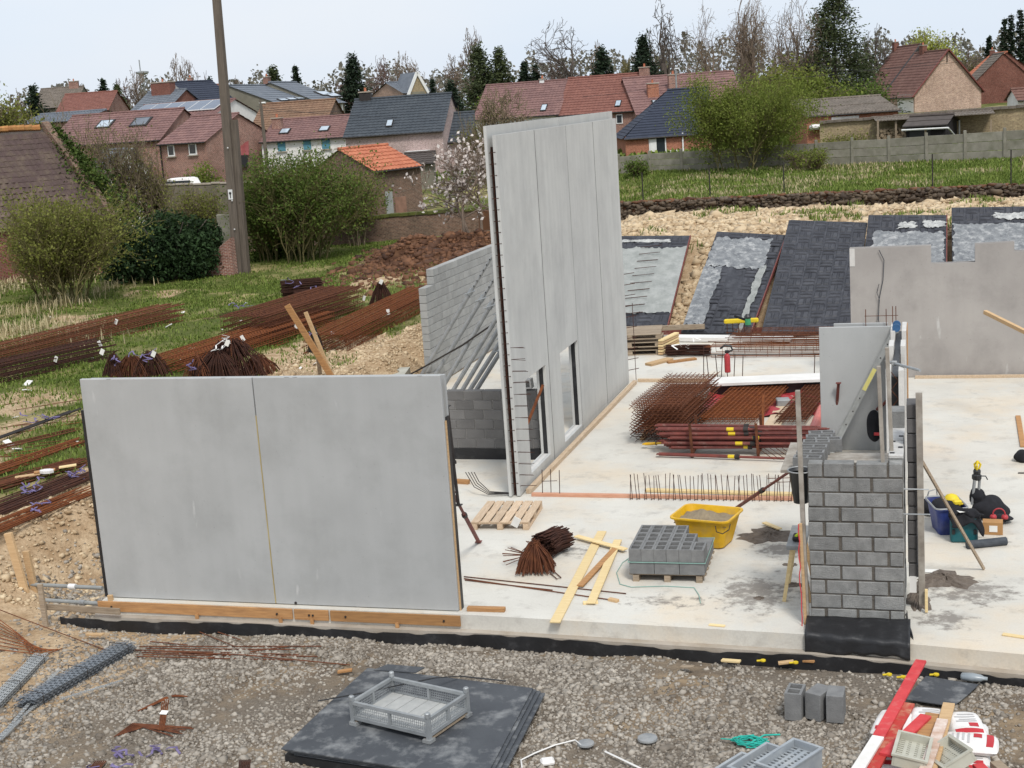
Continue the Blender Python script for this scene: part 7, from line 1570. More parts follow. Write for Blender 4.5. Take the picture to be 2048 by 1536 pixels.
h = House('brick_gable_house', 'taller brick house with a brown tiled roof joined behind the pale gable', C(1728, 180, 158), C(1776, 181, 150), 7.4, 4.9, rp=(1822, 93), wallmat=MT['render_grey'], roofmat=MT['tile_redbrown'])
h.chimney(.5, .95, .8, .8, BR_DK); MB().beam((h.L+.16, -.3, h.E-.2), (h.L+.16, h.ro, h.E+h.rise+.05), .14, .5, up=(1, 0, 0)).build('verge_board', MT['steel_dark'], h.t, world=False)
h = House('dark_brick_house', 'dark red brick house with a gable at the right picture edge', C(1932, 160, 158), C(1952, 164, 150), 5.6, 3.6, rp=(1992, 109), wallmat=BR_DK, roofmat=MT['fibro'])
h.chimney(.3, 1.0, .7, .5, BR_DK)
h = House('orange_roof_house', 'strip of orange roof behind the dark brick house', C(1932, 150, 166), C(1960, 152, 160), 6, 3.6, rp=(1975, 108), wallmat=BR_DK, roofmat=MT['tile_orange'])
h = House('far_house', 'grey roofed house at the far right edge of the skyline', C(2018, 154, 200), C(2085, 150, 200), 9, 2.2, wallmat=BR_DK, roofmat=MT['fibro'])
h = House('small_shed', 'little red-roofed shed at the right picture edge above the garden wall', C(2036, 197, 94), C(2080, 194, 94), 2, .6, wallmat=MT['white_paint'], roofmat=MT['tile_redbrown'], cat='shed')
# garden wall with tiled coping, woodshed, hut
def wall_run(name, label, a, b, top0, top1, th, mat, cat='wall', coping=None, cw=.1, ch_=.1, tiles=False):
    a, b = V(a), V(b); t = thing(name, label, cat, a); za = float(hgt(np.array([a.x]), np.array([a.y]))[0])-.3; d = b-a; d.z = 0; n = V((-d.y, d.x, 0)).normalized()*th
    mb = MB(); nn = 12; 
    for k in range(nn):
        p, q = a.lerp(b, k/nn), a.lerp(b, (k+1)/nn); zp, zq = top0+(top1-top0)*k/nn, top0+(top1-top0)*(k+1)/nn; jj = 0
        mb.add([(p.x, p.y, za), (q.x, q.y, za), (q.x, q.y, zq), (p.x, p.y, zp), (p.x+n.x, p.y+n.y, za), (q.x+n.x, q.y+n.y, za), (q.x+n.x, q.y+n.y, zq), (p.x+n.x, p.y+n.y, zp)], [(0, 1, 2, 3), (7, 6, 5, 4), (3, 2, 6, 7)])
    mb.build('wall', mat, t)
    if coping:
        r = random.Random(3); nn = max(6, int(d.length/.45)); m = n.normalized()
        pm = None
        for k in range(nn):
            p, q = a.lerp(b, k/nn), a.lerp(b, (k+.97)/nn); zp = top0+(top1-top0)*k/nn; zq = top0+(top1-top0)*(k+1)/nn; j = r.uniform(-.015, .025)
            MB().beam((p.x+n.x/2, p.y+n.y/2, zp+ch_/2+j), (q.x+n.x/2, q.y+n.y/2, zq+ch_/2+j), th+cw, ch_).build('coping_stone', coping, t)
    return t
gA, gB = C(1640, 285, 90), C(2080, 252, 86)
wall_run('garden_wall', 'old yellow brick garden wall with tiled coping in front of the gable houses', gA, gB, C(1640, 247, 90).z, C(2080, 212, 86).z, .4, BR_YEL, coping=MT['fibro'], cw=.4, ch_=.16)
ws = thing('woodshed', 'open lean-to woodshed stacked with split logs', 'shed', C(1790, 280, 86)); z0 = float(hgt(np.array([ws.location.x]), np.array([ws.location.y]))[0]); ws.location.z = z0-.1
a, b = C(1752, 243, 86), C(1990, 227, 84); a2, b2 = C(1745, 236, 89), C(1985, 219, 87); mb = MB(); tile_slope(mb, a, b, a2, b2, row=9, tw=.2, wave=.05); mb.build('roof', MT['fibro'], ws)
for px in (1756, 1792, 1822, 1982): p = C(px, 262, 86); MB().box((p.x, p.y, (z0+C(px, 240, 86).z)/2), (.12, .12, C(px, 240, 86).z-z0)).build('post', MT['wood_grey'], ws)
lg = MB().lathe([(0, 0), (.085, 0), (.085, .35), (0, .35)], (0, 0, 0), 7).mesh('log'); lg.materials.append(leafM('split_logs', (92, 84, 74), (176, 156, 128), trans=0)); r2 = random.Random(31)
pa, pb = C(1757, 282, 87), C(1828, 276, 86.4)
for i in range(26):
    for j_ in range(8):
        o = bpy.data.objects.new('log', lg); COL.objects.link(o); o.parent = ws; p = pa.lerp(pb, (i+.5*(j_ % 2))/26); o.location = V((p.x, p.y+r2.uniform(-.08, .08), z0+.12+.16*j_+r2.uniform(-.02, .02)))-ws.location; o.rotation_euler = (rad(90)+r2.uniform(-.2, .2), r2.uniform(0, 3), r2.uniform(-.2, .2)); o.scale = (r2.uniform(.7, 1.15),)*3
hut = House('garden_hut', 'small black boarded garden hut with a brown felt roof', C(1812, 252, 83.5), C(1891, 246, 82.5), 4.6, 1.0, rp=(1870, 231), wallmat=MT['hut_black'], roofmat=MT['hut_roof'], row=9, wave=0, cat='hut', over=.3)
hut.part('opening', MT['black_plastic'], ((hut.L*.35, -.01, .9), (1.2, .04, 1.4))); hut.part('post', MT['wood_grey'], ((hut.L*.5, -.05, .8), (.12, .1, 1.6)))
MB().tube([(-.2, -.35, hut.E-.25), (hut.L+.2, -.35, hut.E-.25)], .06, 6).build('gutter', MT['frame_white'], hut.t, world=False); MB().tube([(hut.L+.2, -.35, hut.E-.25), (hut.L+.25, 1.0, hut.E-.6), (hut.L+.25, 3.6, hut.E-1.2)], .05, 6).build('drain_pipe', MT['frame_white'], hut.t, world=False); MB().tube([(hut.L+.15, 4.6, hut.E), (hut.L+.15, 4.6, .1)], .05, 6).build('corner_trim', MT['frame_white'], hut.t, world=False)
# concrete panel fence
fc = thing('concrete_fence', 'weathered concrete panel fence with posts behind the meadow', 'fence', C(1250, 360, 86)); 
fa, fb = V((-17.5, 82.5, 0)), V((6.0, 77.5, 0)); nb = 12
for k in range(nb+1):
    p = fa.lerp(fb, k/nb); z = float(hgt(np.array([p.x]), np.array([p.y]))[0]); hgt_ = 1.15+.45*k/nb
    MB().box((p.x, p.y, z+hgt_/2), (.16, .16, hgt_+.2), ch=.02).build('post', MT['fence_conc'], fc)
    if k < nb:
        q = fa.lerp(fb, (k+1)/nb); z2 = float(hgt(np.array([q.x]), np.array([q.y]))[0]); m = 3
        for j_ in range(m): e = (j_+.5)*(hgt_-.06)/m; MB().beam((p.x, p.y, z+e), (q.x, q.y, z2+e+.02), .06, (hgt_-.06)/m-.02, ch=.01).build('panel', MT['fence_conc'], fc)
# thin wire fence posts along the meadow edge
for k, px in enumerate((1286, 1420, 1568, 1865, 2022)):
    p = AY(px, 395-.055*(px-1286), 63.2); p.z = float(hgt(np.array([p.x]), np.array([p.y]))[0]); tag(MB().tube([p, p+V((0, 0, 1.5))], .03, 5).build('fence_stake', MT['steel_dark']), 'thin dark stake of the wire fence above the stone wall', 'stake', 'wire fence stakes along the meadow')
# stone retaining wall
sw = thing('stone_retaining_wall', 'low rubble stone wall between the sandy bank and the meadow', 'wall', (-4, 62.3, 1.6))
mb = MB(); mb.grid(lambda u, w: (-20+36*u, 62.22, 1.35+.9*w), 30, 2); mb.grid(lambda u, w: (-20+36*u, 62.22+.35*w, 2.25), 30, 1); mb.build('core', MT['earth'], sw)
rs = np.random.RandomState(9); n = 2600; P = np.stack([rs.uniform(-16, 12, n), 62.2+rs.uniform(-.06, .06, n), 1.5+rs.uniform(0, .8, n)], 1); v, f = stones(P, rs.gamma(4, .022, n)+.05, rs, flat=.6); o = link('stones', fast_mesh('stones', v-np.array(sw.location), f), MT['stone'], sw, kind='stuff')
P = np.stack([rs.uniform(-16, 12, 500), 62.35+rs.uniform(-.1, .1, 500), 2.28+rs.uniform(0, .05, 500)], 1); v, f = stones(P, rs.gamma(4, .022, 500)+.06, rs, flat=.4); link('cap_stones', fast_mesh('cap_stones', v-np.array(sw.location), f), MT['earth'], sw, kind='stuff')
# old brick garden wall at left and rough wall behind the bushes
wall_run('old_brick_wall', 'old dark brick garden wall with mossy coping behind the earth heap', AY(470, 540, 60.5), AY(1010, 492, 64.5), 2.0, 2.15, .35, BR_OLD, coping=MT['moss'], cw=.12, ch_=.14)
wall_run('rough_garden_wall', 'rough grey garden wall with pale coping behind the green bushes', C(300, 400, 74), C(720, 372, 76), C(300, 372, 74).z, C(720, 358, 76).z, .3, M('rough_grey_render', (126, 118, 104), (98, 92, 80), scale=2, dirt=(84, 84, 60), dscale=1.5, damt=.6, bump=.5), coping=MT['slab_edge'], cw=.1, ch_=.08)
g = thing('brick_pier_ruin', 'crumbling brick wall end beside the utility pole', 'wall', Gf(430, 552)); MB().prism([(-.9, 0, -.2), (.9, 0, -.2), (.9, 0, 1.6), (.3, 0, 1.2), (-.4, 0, .6), (-.9, 0, .2)], (0, .4, 0)).build('wall', BR_RED, g, world=False)
t = thing('grey_stone_slab', 'upright grey stone slab behind the foot of the utility pole', 'slab', Gf(452, 520)); MB().box((0, .3, .9), (.8, .15, 2.4), ch=.04).build('slab', MT['fence_conc'], t, world=False)
car = thing('white_car', 'white car roof showing above the garden wall at left', 'car', C(365, 358, 84)); z0 = float(hgt(np.array([car.location.x]), np.array([car.location.y]))[0]); zz = C(365, 349, 84).z; car.location.z = z0
loft([rrect(3.6, 1.5, .4, .35), rrect(3.7, 1.6, .4, .8), rrect(2.6, 1.4, .4, .95), rrect(1.7, 1.2, .35, zz-z0-.25), rrect(1.3, 1.0, .3, zz-z0-.18)]).build('body', MT['white_paint'], car, world=False, smooth=True)
for x in (-1.1, 1.1):
    for y in (-.75, .75): MB().tube([(x, y-.08, .32), (x, y+.08, .32)], .32, 12).build('wheel', MT['black_plastic'], car, world=False)
MB().box((0, -.66, (zz-z0)*.78), (1.7, .05, .3)).build('side_window', MT['glass'], car, world=False)
t = House('white_shed', 'small white shed with a grey roof behind the bare trees at left', C(172, 348, 80), C(214, 345, 79), 3, 1.2, wallmat=MT['white_paint'], roofmat=MT['slate'], cat='shed')

# ------------------------------------------------------------------ barn at the left
bn = thing('barn', 'old barn with purple-brown pantile roof and orange ridge at the left edge', 'barn', (-41, 55, .3))
RA = AY(84, 258, 58.5); EA = AY(222, 442, 55.6); dirR = V((-1, -.62, 0)).normalized()           # ridge runs left and towards the camera
RB = RA+dirR*9; RB.z = RA.z+.0; EB = EA+dirR*9; EB.z = EA.z
gable_off = (EA-RA); EF = RA-V((gable_off.x, gable_off.y, -gable_off.z)); EF2 = EF+dirR*9
nrm = (EB-EA).cross(RA-EA).normalized(); nrm = nrm if nrm.z > 0 else -nrm
mb = MB(); mb.add([EA, EB, RB, RA], [(0, 1, 2, 3)]); mb.add([RA, RB, EF2, EF], [(0, 1, 2, 3)]); o = mb.build('roof_deck', MT['hut_roof'], bn)
tb_ = MB(); tw_, th_ = .30, .46
tb_.add([(-tw_/2, 0, .0), (-tw_*.2, 0, .05), (tw_*.15, 0, .055), (tw_/2, 0, .01), (-tw_/2, th_, -.0), (-tw_*.2, th_, .03), (tw_*.15, th_, .035), (tw_/2, th_, .0), (-tw_/2, 0, -.02), (tw_/2, 0, -.02)], [(0, 1, 5, 4), (1, 2, 6, 5), (2, 3, 7, 6), (0, 8, 9, 3, 2, 1)])
tme = tb_.mesh('tile'); tme.materials.append(MT['barn_tile'])
ux = (EA-EB).normalized(); uy = (RA-EA).normalized(); H_ = (RA-EA).length; nrow = int(H_/.40); Rm = Matrix((ux, uy, ux.cross(uy))).transposed()
if Rm.col[2].z < 0: Rm = Matrix((-ux, uy, (-ux).cross(uy))).transposed()
cand = []
for r in range(nrow):
    for k in range(int(9/.285)):
        p = EA-ux*(.05+.285*k)+uy*(.40*r)+nrm*.03
        cand.append(p)
def vis(p): d = np.array(p)-CAM; dep = d@AX_F; return 1024+FPX*(d@AX_R)/dep > -420
cand = [p for p in cand if vis(p)]; r2 = random.Random(77); rest = MB(); print('barn tiles', len(cand))
cand.sort(key=lambda p: DEP(p))
for i, p in enumerate(cand):
    Rj = Rm @ Matrix.Rotation(r2.uniform(-.03, .03), 3, 'Z') @ Matrix.Rotation(r2.uniform(-.03, .02), 3, 'X')
    if i < 300:
        o = bpy.data.objects.new('tile', tme); COL.objects.link(o); o.parent = bn; o.location = p-bn.location; o.rotation_euler = Rj.to_euler()
    else: rest.add([Rj @ V(v)+p for v in tb_.v], tb_.f)
if rest.v: rest.build('tiles', MT['barn_tile'], bn, kind='stuff')
nr_ = 15
for k in range(nr_):
    p = RA.lerp(RB, (k+.2)/nr_*.6)+V((0, 0, .06+.05*math.sin(k*.5))); mb = MB(); q_ = p+dirR*.42
    mb.tube([p, q_], [.17, .14], 7); mb.build('ridge_tile', MT['ridge_tile'], bn)
mb = MB(); mb.beam(RA-dirR*.15+V((0, 0, .22)), EA-dirR*.15+V((0, 0, .12)), .35, .3); mb.build('verge_wall', BR_OLD, bn)
zb = .2
mb = MB()
for a, b in ((EA+V((-.25, .2, 0)), EB+V((-.25, .2, 0))),): mb.add([(a.x, a.y, zb), (b.x, b.y, zb), (b.x, b.y, b.z-.1), (a.x, a.y, a.z-.1)], [(0, 1, 2, 3)])
mb.add([(EA.x-.25, EA.y+.2, zb), (EF.x, EF.y, zb), tuple(EF), tuple(RA), (EA.x-.25, EA.y+.2, EA.z-.1)], [(0, 1, 2, 3, 4)]); mb.build('wall', BR_DK, bn)

# ------------------------------------------------------------------ poles, mast, wires
up_ = thing('utility_pole', 'tall weathered utility pole with a small white plate', 'pole', Gf(479, 548))
b0 = up_.location; d0 = DEP(b0)
def pole_pt(px, py): return C(px, py, d0)
cpts = [pole_pt(479, 552), pole_pt(466, 380), pole_pt(447, 190), pole_pt(432, 0), pole_pt(426, -90)]
base = cpts[0]; topd = (cpts[3]-base); dirp = V((0, 0, 1)); 
hh = (cpts[4]-base).length
loft([[(s*x_, s*y_, z_) for x_, y_ in ((.2, .16), (-.2, .16), (-.2, -.16), (.2, -.16))] for s, z_ in ((1.0, -.3), (.93, hh*.3), (.8, hh*.65), (.68, hh))]).build('shaft', MT['pole_wood'], up_, world=False)
loft([[(.30+s*x_, .1+s*y_, z_) for x_, y_ in ((.13, .13), (-.13, .13), (-.13, -.13), (.13, -.13))] for s, z_ in ((1.0, -.3), (.95, hh*.25), (.9, hh*.47))]).build('stub_post', MT['pole_wood'], up_, world=False)
pz = (pole_pt(461, 391)-base).z
up_.rotation_euler = (0, .026, 0)
pl = MB().box((-.03, -.165, pz), (.20, .02, .42)).build('plate', MT['frame_white'], up_, world=False); 
MB().lathe([(0, 0), (.055, 0), (.055, .01), (0, .01)], (0, 0, 0), 10).build('plate_mark', MT['black_plastic'], pl, world=False).matrix_local = Matrix.Translation((-.03, -.182, pz+.06)) @ Matrix.Rotation(rad(90), 4, 'X')
MB().box((-.03, -.182, pz-.07), (.04, .01, .16)).build('plate_mark', MT['black_plastic'], pl, world=False)
for px, py in ((459, 298), (475, 402), (472, 460)): zz = (pole_pt(px, py)-base).z; MB().box((.05, -.21, zz), (.05, .03, .05)).build('bolt', MT['frame_white'], up_, world=False)
tp2 = thing('small_pole', 'thin wooden pole standing in front of the white house', 'pole', C(535, 340, 93)); a = C(535, 345, 93); MB().tube([(0, 0, -1), (0, 0, C(512, 205, 93).z-a.z)], [.14, .09], 7).build('shaft', MT['pole_wood'], tp2, world=False); MB().tube([(-.1, 0, C(512, 212, 93).z-a.z), (.35, 0, C(512, 212, 93).z-a.z)], .06, 5).build('bracket', MT['frame_white'], tp2, world=False)
sl = thing('street_lamp', 'thin grey lamp post on the roofline of the central row', 'lamp', C(1353, 180, 108)); MB().tube([(0, 0, -3), (0, 0, 1.6)], .07, 6).build('post', MT['galv_dull'], sl, world=False); MB().box((.12, 0, 1.62), (.4, .15, .1), ch=.03).build('lamp_head', MT['frame_white'], sl, world=False)
def wire(label, pts, r=.012):
    P = []
    for (a, b) in zip(pts[:-1], pts[1:]):
        for k in range(8): t_ = k/8; p = a.lerp(b, t_); p.z -= .5*math.sin(math.pi*t_)*min(1, (b-a).length/30); P.append(p)
    P.append(pts[-1]); tag(MB().tube(P, r, 4).build('overhead_wire', MT['black_plastic']), label, 'wire')
top_s = C(513, 213, 93); wire('upper overhead wire from the thin pole to the right', [top_s, C(800, 235, 95)]); wire('lower overhead wire from the thin pole to the right', [top_s-V((0, 0, .2)), C(680, 222, 100)])
wire('overhead wire crossing the central red roofs', [C(1165, 194, 110), C(1353, 166, 108)]); wire('overhead wire from the lamp post over the birch trees to the gable house', [C(1353, 166, 108), C(1890, 121, 96)]); wire('second overhead wire towards the gable house at right', [C(1353, 168, 108), C(1640, 142, 110), C(1985, 115, 100)])
ms = thing('radio_mast', 'far lattice radio mast on the left skyline', 'mast', C(291, 200, 420)); ht = C(284, 120, 420).z-ms.location.z
mb = MB()
for x, y in ((-.9, -.9), (.9, -.9), (.9, .9), (-.9, .9)): mb.tube([(x, y, -8), (x*.7, y*.7, ht*.62)], .22, 4)
for k in range(9): z = k*ht*.62/9; mb.tube([(-.85, -.85, z), (.8, -.8, z+ht*.06), (-.8, .8, z+ht*.06), (.85, .85, z)], .12, 4)
mb.build('lattice', MT['galv'], ms, world=False); MB().lathe([(.7, 0), (1.9, .5), (1.9, 1.0), (.7, 1.2)], (0, 0, ht*.62), 12).build('platform', MT['galv'], ms, world=False); MB().tube([(-.6, 0, ht*.6), (-.6, 0, ht)], .18, 5).build('antenna', MT['galv'], ms, world=False)
# ------------------------------------------------------------------ trees and shrubs
MT['bark'] = M('grey_bark', (104, 94, 86), (80, 72, 66), scale=3, rough=.95, world=True); MT['bark_pale'] = M('pale_twigs', (138, 122, 108), (112, 98, 86), scale=2, rough=.95, world=True); MT['bark_red'] = M('reddish_twigs', (116, 92, 84), (92, 74, 70), scale=2, rough=.95, world=True); MT['twig_olive'] = M('olive_twigs', (126, 118, 78), (100, 94, 62), scale=2, rough=.95, world=True); MT['twig_brown'] = M('brown_twigs', (134, 120, 98), (108, 96, 78), scale=2, rough=.95, world=True)
MT['leaf_spring'] = leafM('spring_leaves', (80, 94, 36), (138, 148, 70), trans=.4); MT['leaf_olive'] = leafM('olive_spring_leaves', (88, 94, 40), (142, 144, 74), trans=.4); MT['leaf_laurel'] = leafM('dark_glossy_leaves', (18, 32, 16), (56, 78, 44), trans=.12); MT['leaf_green'] = leafM('hedge_leaves', (58, 78, 30), (112, 130, 60), trans=.35); MT['needle'] = leafM('dark_needles', (26, 38, 28), (56, 70, 50), trans=.1); MT['needle_green'] = leafM('green_needles', (46, 58, 36), (92, 100, 66), trans=.2); MT['willow'] = leafM('willow_leaves', (132, 140, 60), (184, 186, 104), trans=.4); MT['petal'] = leafM('white_petals', (214, 200, 192), (244, 236, 230), trans=.35); MT['birch_leaf'] = leafM('birch_catkins', (128, 112, 88), (166, 148, 116), trans=.35); MT['ivy'] = leafM('ivy_leaves', (40, 58, 22), (84, 100, 42), trans=.15)
BASE = dict(n=[4, 3, 3, 2], kids=[2, 1.6, 1.4, 1.3], wig=.2, up=[.08, .0, -.01, .0], tap=.35, first=1, ang=(.45, 1.0), len=(.5, .78), rmin=.014, cap=620)
def make_segs(seed, h, mx=5, **kw):
    """branching skeleton, grown level by level with whole arrays: rows p0 p1 r0 r1, and twig points"""
    P = dict(BASE); P.update(kw); rs = np.random.RandomState(seed); out, tips = [], []
    pick = lambda k, lev: P[k][min(lev, len(P[k])-1)]
    p = np.zeros((1, 3)); d = np.array([[0, 0, 1.0]]); L = np.array([h*P.get('trunk', .42)]); r = np.array([P.get('r0', h*.022)])
    for lev in range(mx+1):
        n = pick('n', lev); kids = pick('kids', lev); nxt = []
        for i in range(n):
            d = d+rs.randn(*d.shape)*P['wig']; d[:, 2] += pick('up', lev); d /= np.linalg.norm(d, axis=1)[:, None]
            q = p+d*(L/n)[:, None]; r1 = np.maximum(P['rmin'], r*(1-P['tap']/n)); out.append(np.concatenate([p, q, r[:, None], r1[:, None]], 1)); p, r = q, r1
            if lev >= mx-1: tips.append(p.copy())
            if lev < mx and (i >= P['first'] or lev > 0):
                m = kids+(1 if i == n-1 else 0); cnt = int(m)+(rs.rand(len(p)) < m-int(m)); idx = np.repeat(np.arange(len(p)), cnt)
                if len(idx):
                    a = rs.uniform(*P['ang'], len(idx))[:, None]; ax = np.cross(d[idx], rs.randn(len(idx), 3)); ax /= np.linalg.norm(ax, axis=1)[:, None]+1e-9
                    nxt.append((p[idx], d[idx]*np.cos(a)+ax*np.sin(a), L[idx]*rs.uniform(*P['len'], len(idx)), np.maximum(P['rmin'], r[idx]*rs.uniform(.5, .72, len(idx)))))
        if not nxt: break
        p, d, L, r = (np.concatenate([k[c] for k in nxt]) for c in range(4))
        if len(p) > P['cap']: k = rs.permutation(len(p))[:P['cap']]; p, d, L, r = p[k], d[k], L[k], r[k]
    return np.concatenate(out), np.concatenate(tips)
NSEG = 0
def tree(name, label, loc, seed, h, bark, leafmat=None, nleaf=0, lsize=.1, spreadl=.25, mx=5, group=None, cat='tree', w=None, droop=0.0, stems=1, stem_spread=0.0, rz=None, leaf_aspect=.6, round_=False, **kw):
    t = thing(name, label, cat, loc, group=group, rz=RNG.uniform(0, 6.28) if rz is None else rz); S, T = [], []
    for s in range(stems):
        o, tp = make_segs(seed+s*101, h, mx, **kw)
        if stems > 1:
            a = s*2.399; off = np.array([math.cos(a), math.sin(a), 0])*stem_spread*((s+.5)/stems)**.5; sh = off*.55
            o = o.copy(); tp = tp.copy(); f = lambda q: q+off+np.outer(np.clip(q[:, 2], 0, None)/h, sh); o[:, :3] = f(o[:, :3]); o[:, 3:6] = f(o[:, 3:6]); tp = f(tp)
        S.append(o); T.append(tp)
    S = np.concatenate(S); T = np.concatenate(T); sc_ = h/max(.1, np.percentile(T[:, 2], 99.5)); S[:, :6] *= sc_; T *= sc_
    if w:
        cw = np.percentile(np.hypot(T[:, 0], T[:, 1]), 92); k = (w/2)/cw; hz = np.array([k, k, 1]); S[:, :3] *= hz; S[:, 3:6] *= hz; T *= hz
    if w and round_:
        zb = np.linspace(.22, 1.0, 13)*h; rr = np.hypot(T[:, 0], T[:, 1]); fac = []
        for a_, b_ in zip(zb[:-1], zb[1:]):
            k = (T[:, 2] >= a_) & (T[:, 2] < b_); t_ = (a_+b_)/2/h; want = w/2*math.sqrt(max(.05, 1-((t_-.6)/.43)**2)); fac.append(np.clip(want/max(.05, np.percentile(rr[k], 85)), .45, 2.6) if k.sum() > 8 else 1.0)
        fac = np.convolve(np.pad(fac, 1, mode='edge'), [.25, .5, .25], 'valid'); zc_ = (zb[:-1]+zb[1:])/2
        def infl(q): f_ = np.interp(q[:, 2], zc_, fac); f_ = 1+(f_-1)*np.clip((q[:, 2]/h-.2)/.15, 0, 1); q = q.copy(); q[:, 0] *= f_; q[:, 1] *= f_; return q
        S[:, :3] = infl(S[:, :3]); S[:, 3:6] = infl(S[:, 3:6]); T = infl(T)
    thick = S[:, 6] > .05*max(1, h/14)
    for nm, sel, sides in (('trunk', thick, 6), ('crown', ~thick, 3)):
        if sel.sum():
            v, f = seg_mesh(S[sel], sides); link(nm if nm == 'trunk' or not leafmat else 'twigs', fast_mesh(nm, v, f), MT[bark], t, smooth=False)
    if leafmat:
        r = np.random.RandomState(seed+5); idx = r.randint(0, len(T), nleaf); Pn = T[idx]+r.randn(nleaf, 3)*spreadl*np.array([1, 1, .9])
        if droop: Pn[:, 2] -= np.abs(r.randn(nleaf))*droop
        Pn[:, 2] = np.maximum(Pn[:, 2], .05); v, f = leaf_quads(Pn, r.uniform(.6, 1.3, nleaf)*lsize, r, leaf_aspect); link('crown', fast_mesh('leaves', v, f), MT[leafmat], t)
    global NSEG; NSEG += len(S); return t
def base_at(px, py_base, dep):
    p = C(px, py_base, dep); p.z = float(hgt(np.array([p.x]), np.array([p.y]))[0])-.1; return p
def ht_to(px, py_top, dep, p): return C(px, py_top, dep).z-p.z
PXM = lambda dep: FPX/dep
# skyline bare trees: (px, top, depth, width px, bark, seed, label)
BARE = [(370, 110, 190, 85, 'bark_pale', 1, 'round bare tree on the skyline left of the utility pole'), (300, 142, 200, 95, 'bark_pale', 2, 'bare tree around the far radio mast'), (258, 158, 200, 70, 'bark_red', 3, 'low bare tree left of the radio mast on the skyline'), (415, 150, 200, 60, 'bark_red', 4, 'bare tree half hidden by the utility pole'), (470, 158, 200, 60, 'bark_pale', 5, 'bare tree just right of the utility pole on the skyline'), (168, 182, 230, 42, 'bark_pale', 6, 'small far bare tree at the left skyline'), (110, 180, 230, 70, 'bark_pale', 7, 'bare tree right of the left skyline conifer'), (30, 186, 180, 70, 'bark_pale', 8, 'bare tree at the left end of the skyline'),
        (765, 116, 180, 80, 'bark_red', 9, 'reddish bare tree behind the dark conifer, left of the brown gable'), (800, 108, 185, 85, 'bark_pale', 10, 'bare tree with a wide crown above the brown gable'), (900, 112, 190, 75, 'bark_pale', 11, 'pale bare tree right of the brown gable'), (962, 58, 170, 100, 'bark_pale', 12, 'tall bare tree rising behind the dark pines'), (1148, 42, 165, 145, 'bark', 13, 'largest round bare tree on the central skyline'), (1215, 84, 175, 60, 'bark_pale', 14, 'slim bare tree between two dark conifers'), (1250, 120, 160, 60, 'twig_olive', 15, 'low olive thicket before the central skyline trees'),
        (1755, 54, 160, 80, 'bark', 16, 'bare tree left of the brick gable houses'), (1940, 100, 170, 60, 'bark_pale', 17, 'thin bare tree between the gable house and the dark brick house'), (1100, 120, 190, 70, 'bark_red', 18, 'low bare tree left of the largest one'), (1320, 116, 165, 60, 'twig_olive', 19, 'low bare thicket right of the dark cone-shaped conifer'), (700, 150, 200, 60, 'bark_red', 21, 'low bare tree behind the slate houses'), (1470, 130, 140, 90, 'twig_brown', 22, 'brown thicket below the birches')]
for px, pt, dep, wpx, bk_, sd, lab in BARE:
    p = base_at(px, 215, dep); h_ = ht_to(px, pt, dep, p); tree('bare_tree', lab, p, sd, h_, bk_, w=wpx/PXM(dep), mx=5, rmin=.011+.00008*dep, kids=[2.2, 1.8, 1.5, 1.3], len=(.42, .64), trunk=.5, group='bare trees on the skyline', first=1, round_=True)
p = base_at(1352, 215, 145); tree('dead_tree', 'big gnarled bare tree with heavy limbs reaching out of the roofline', p, 33, ht_to(1352, 4, 145, p), 'bark', w=8.5, mx=5, r0=.6, wig=.26, up=[.06, .0, .02, .02], kids=[1.6, 1.2, 1.0, .9], rmin=.03, tap=.45, ang=(.6, 1.2), len=(.5, .75), round_=True)
for px, pt, dep, wpx, sd, lab in ((1440, 18, 128, 115, 41, 'pale brown birch with hanging twigs, left of the group'), (1530, -12, 124, 130, 42, 'tall bare birch in the middle of the group above the green tree'), (1600, -8, 122, 110, 43, 'birch touching the tall spruce, right of the group'), (1500, 30, 132, 90, 44, 'smaller birch between the two tall ones')):
    p = base_at(px, 215, dep); h_ = ht_to(px, pt, dep, p); tree('birch_tree', lab, p, sd, h_, 'bark_pale', 'birch_leaf', 4200, .13, .35, mx=5, w=wpx/PXM(dep), droop=.8, rmin=.016, up=[.15, .03, -.03, -.08], group='birches behind the red row', leaf_aspect=.3, round_=True)
def conifer(name, label, loc, h, w, seed, mat='needle', n=5200, layers=16, droop=.35, col=False, size=.34, group='conifers on the skyline'):
    t = thing(name, label, 'tree', loc, group=group); r = np.random.RandomState(seed); segs = [(0, 0, -.3, 0, 0, h*.98, h*.018+.05, .02)]; P = []
    for k in range(layers):
        z = h*(.1+.88*k/layers); rad_ = w/2*((1-(k/layers)**1.15)*r.uniform(.78, 1.15)+.03) if not col else w/2*(1-.55*(k/layers)**2.5)*r.uniform(.85, 1.1)
        nb_ = 7
        for j in range(nb_):
            a = r.uniform(0, 6.283); rr = rad_*r.uniform(.65, 1.12); e = np.array([math.cos(a)*rr, math.sin(a)*rr, z-droop*rr*.5+rr*.15]); segs.append((0, 0, z, *e, .04, .015)); m = max(4, int(n/(layers*nb_)*(1.6-1.2*k/layers)))
            u = r.uniform(.15, 1, m)**.7; q = np.array([0, 0, z])[None]*(1-u[:, None])+e[None]*u[:, None]; q += r.randn(m, 3)*np.array([.07, .07, .09])*w*.45; q[:, 2] -= np.abs(r.randn(m))*h*.012; P.append(q)
    P = np.concatenate(P); v, f = seg_mesh(np.array(segs), 5); link('trunk', fast_mesh('trunk', v, f), MT['bark'], t); v, f = leaf_quads(P, r.uniform(.6, 1.3, len(P))*size, r, .4, .35); link('crown', fast_mesh('crown', v, f), MT[mat], t); return t
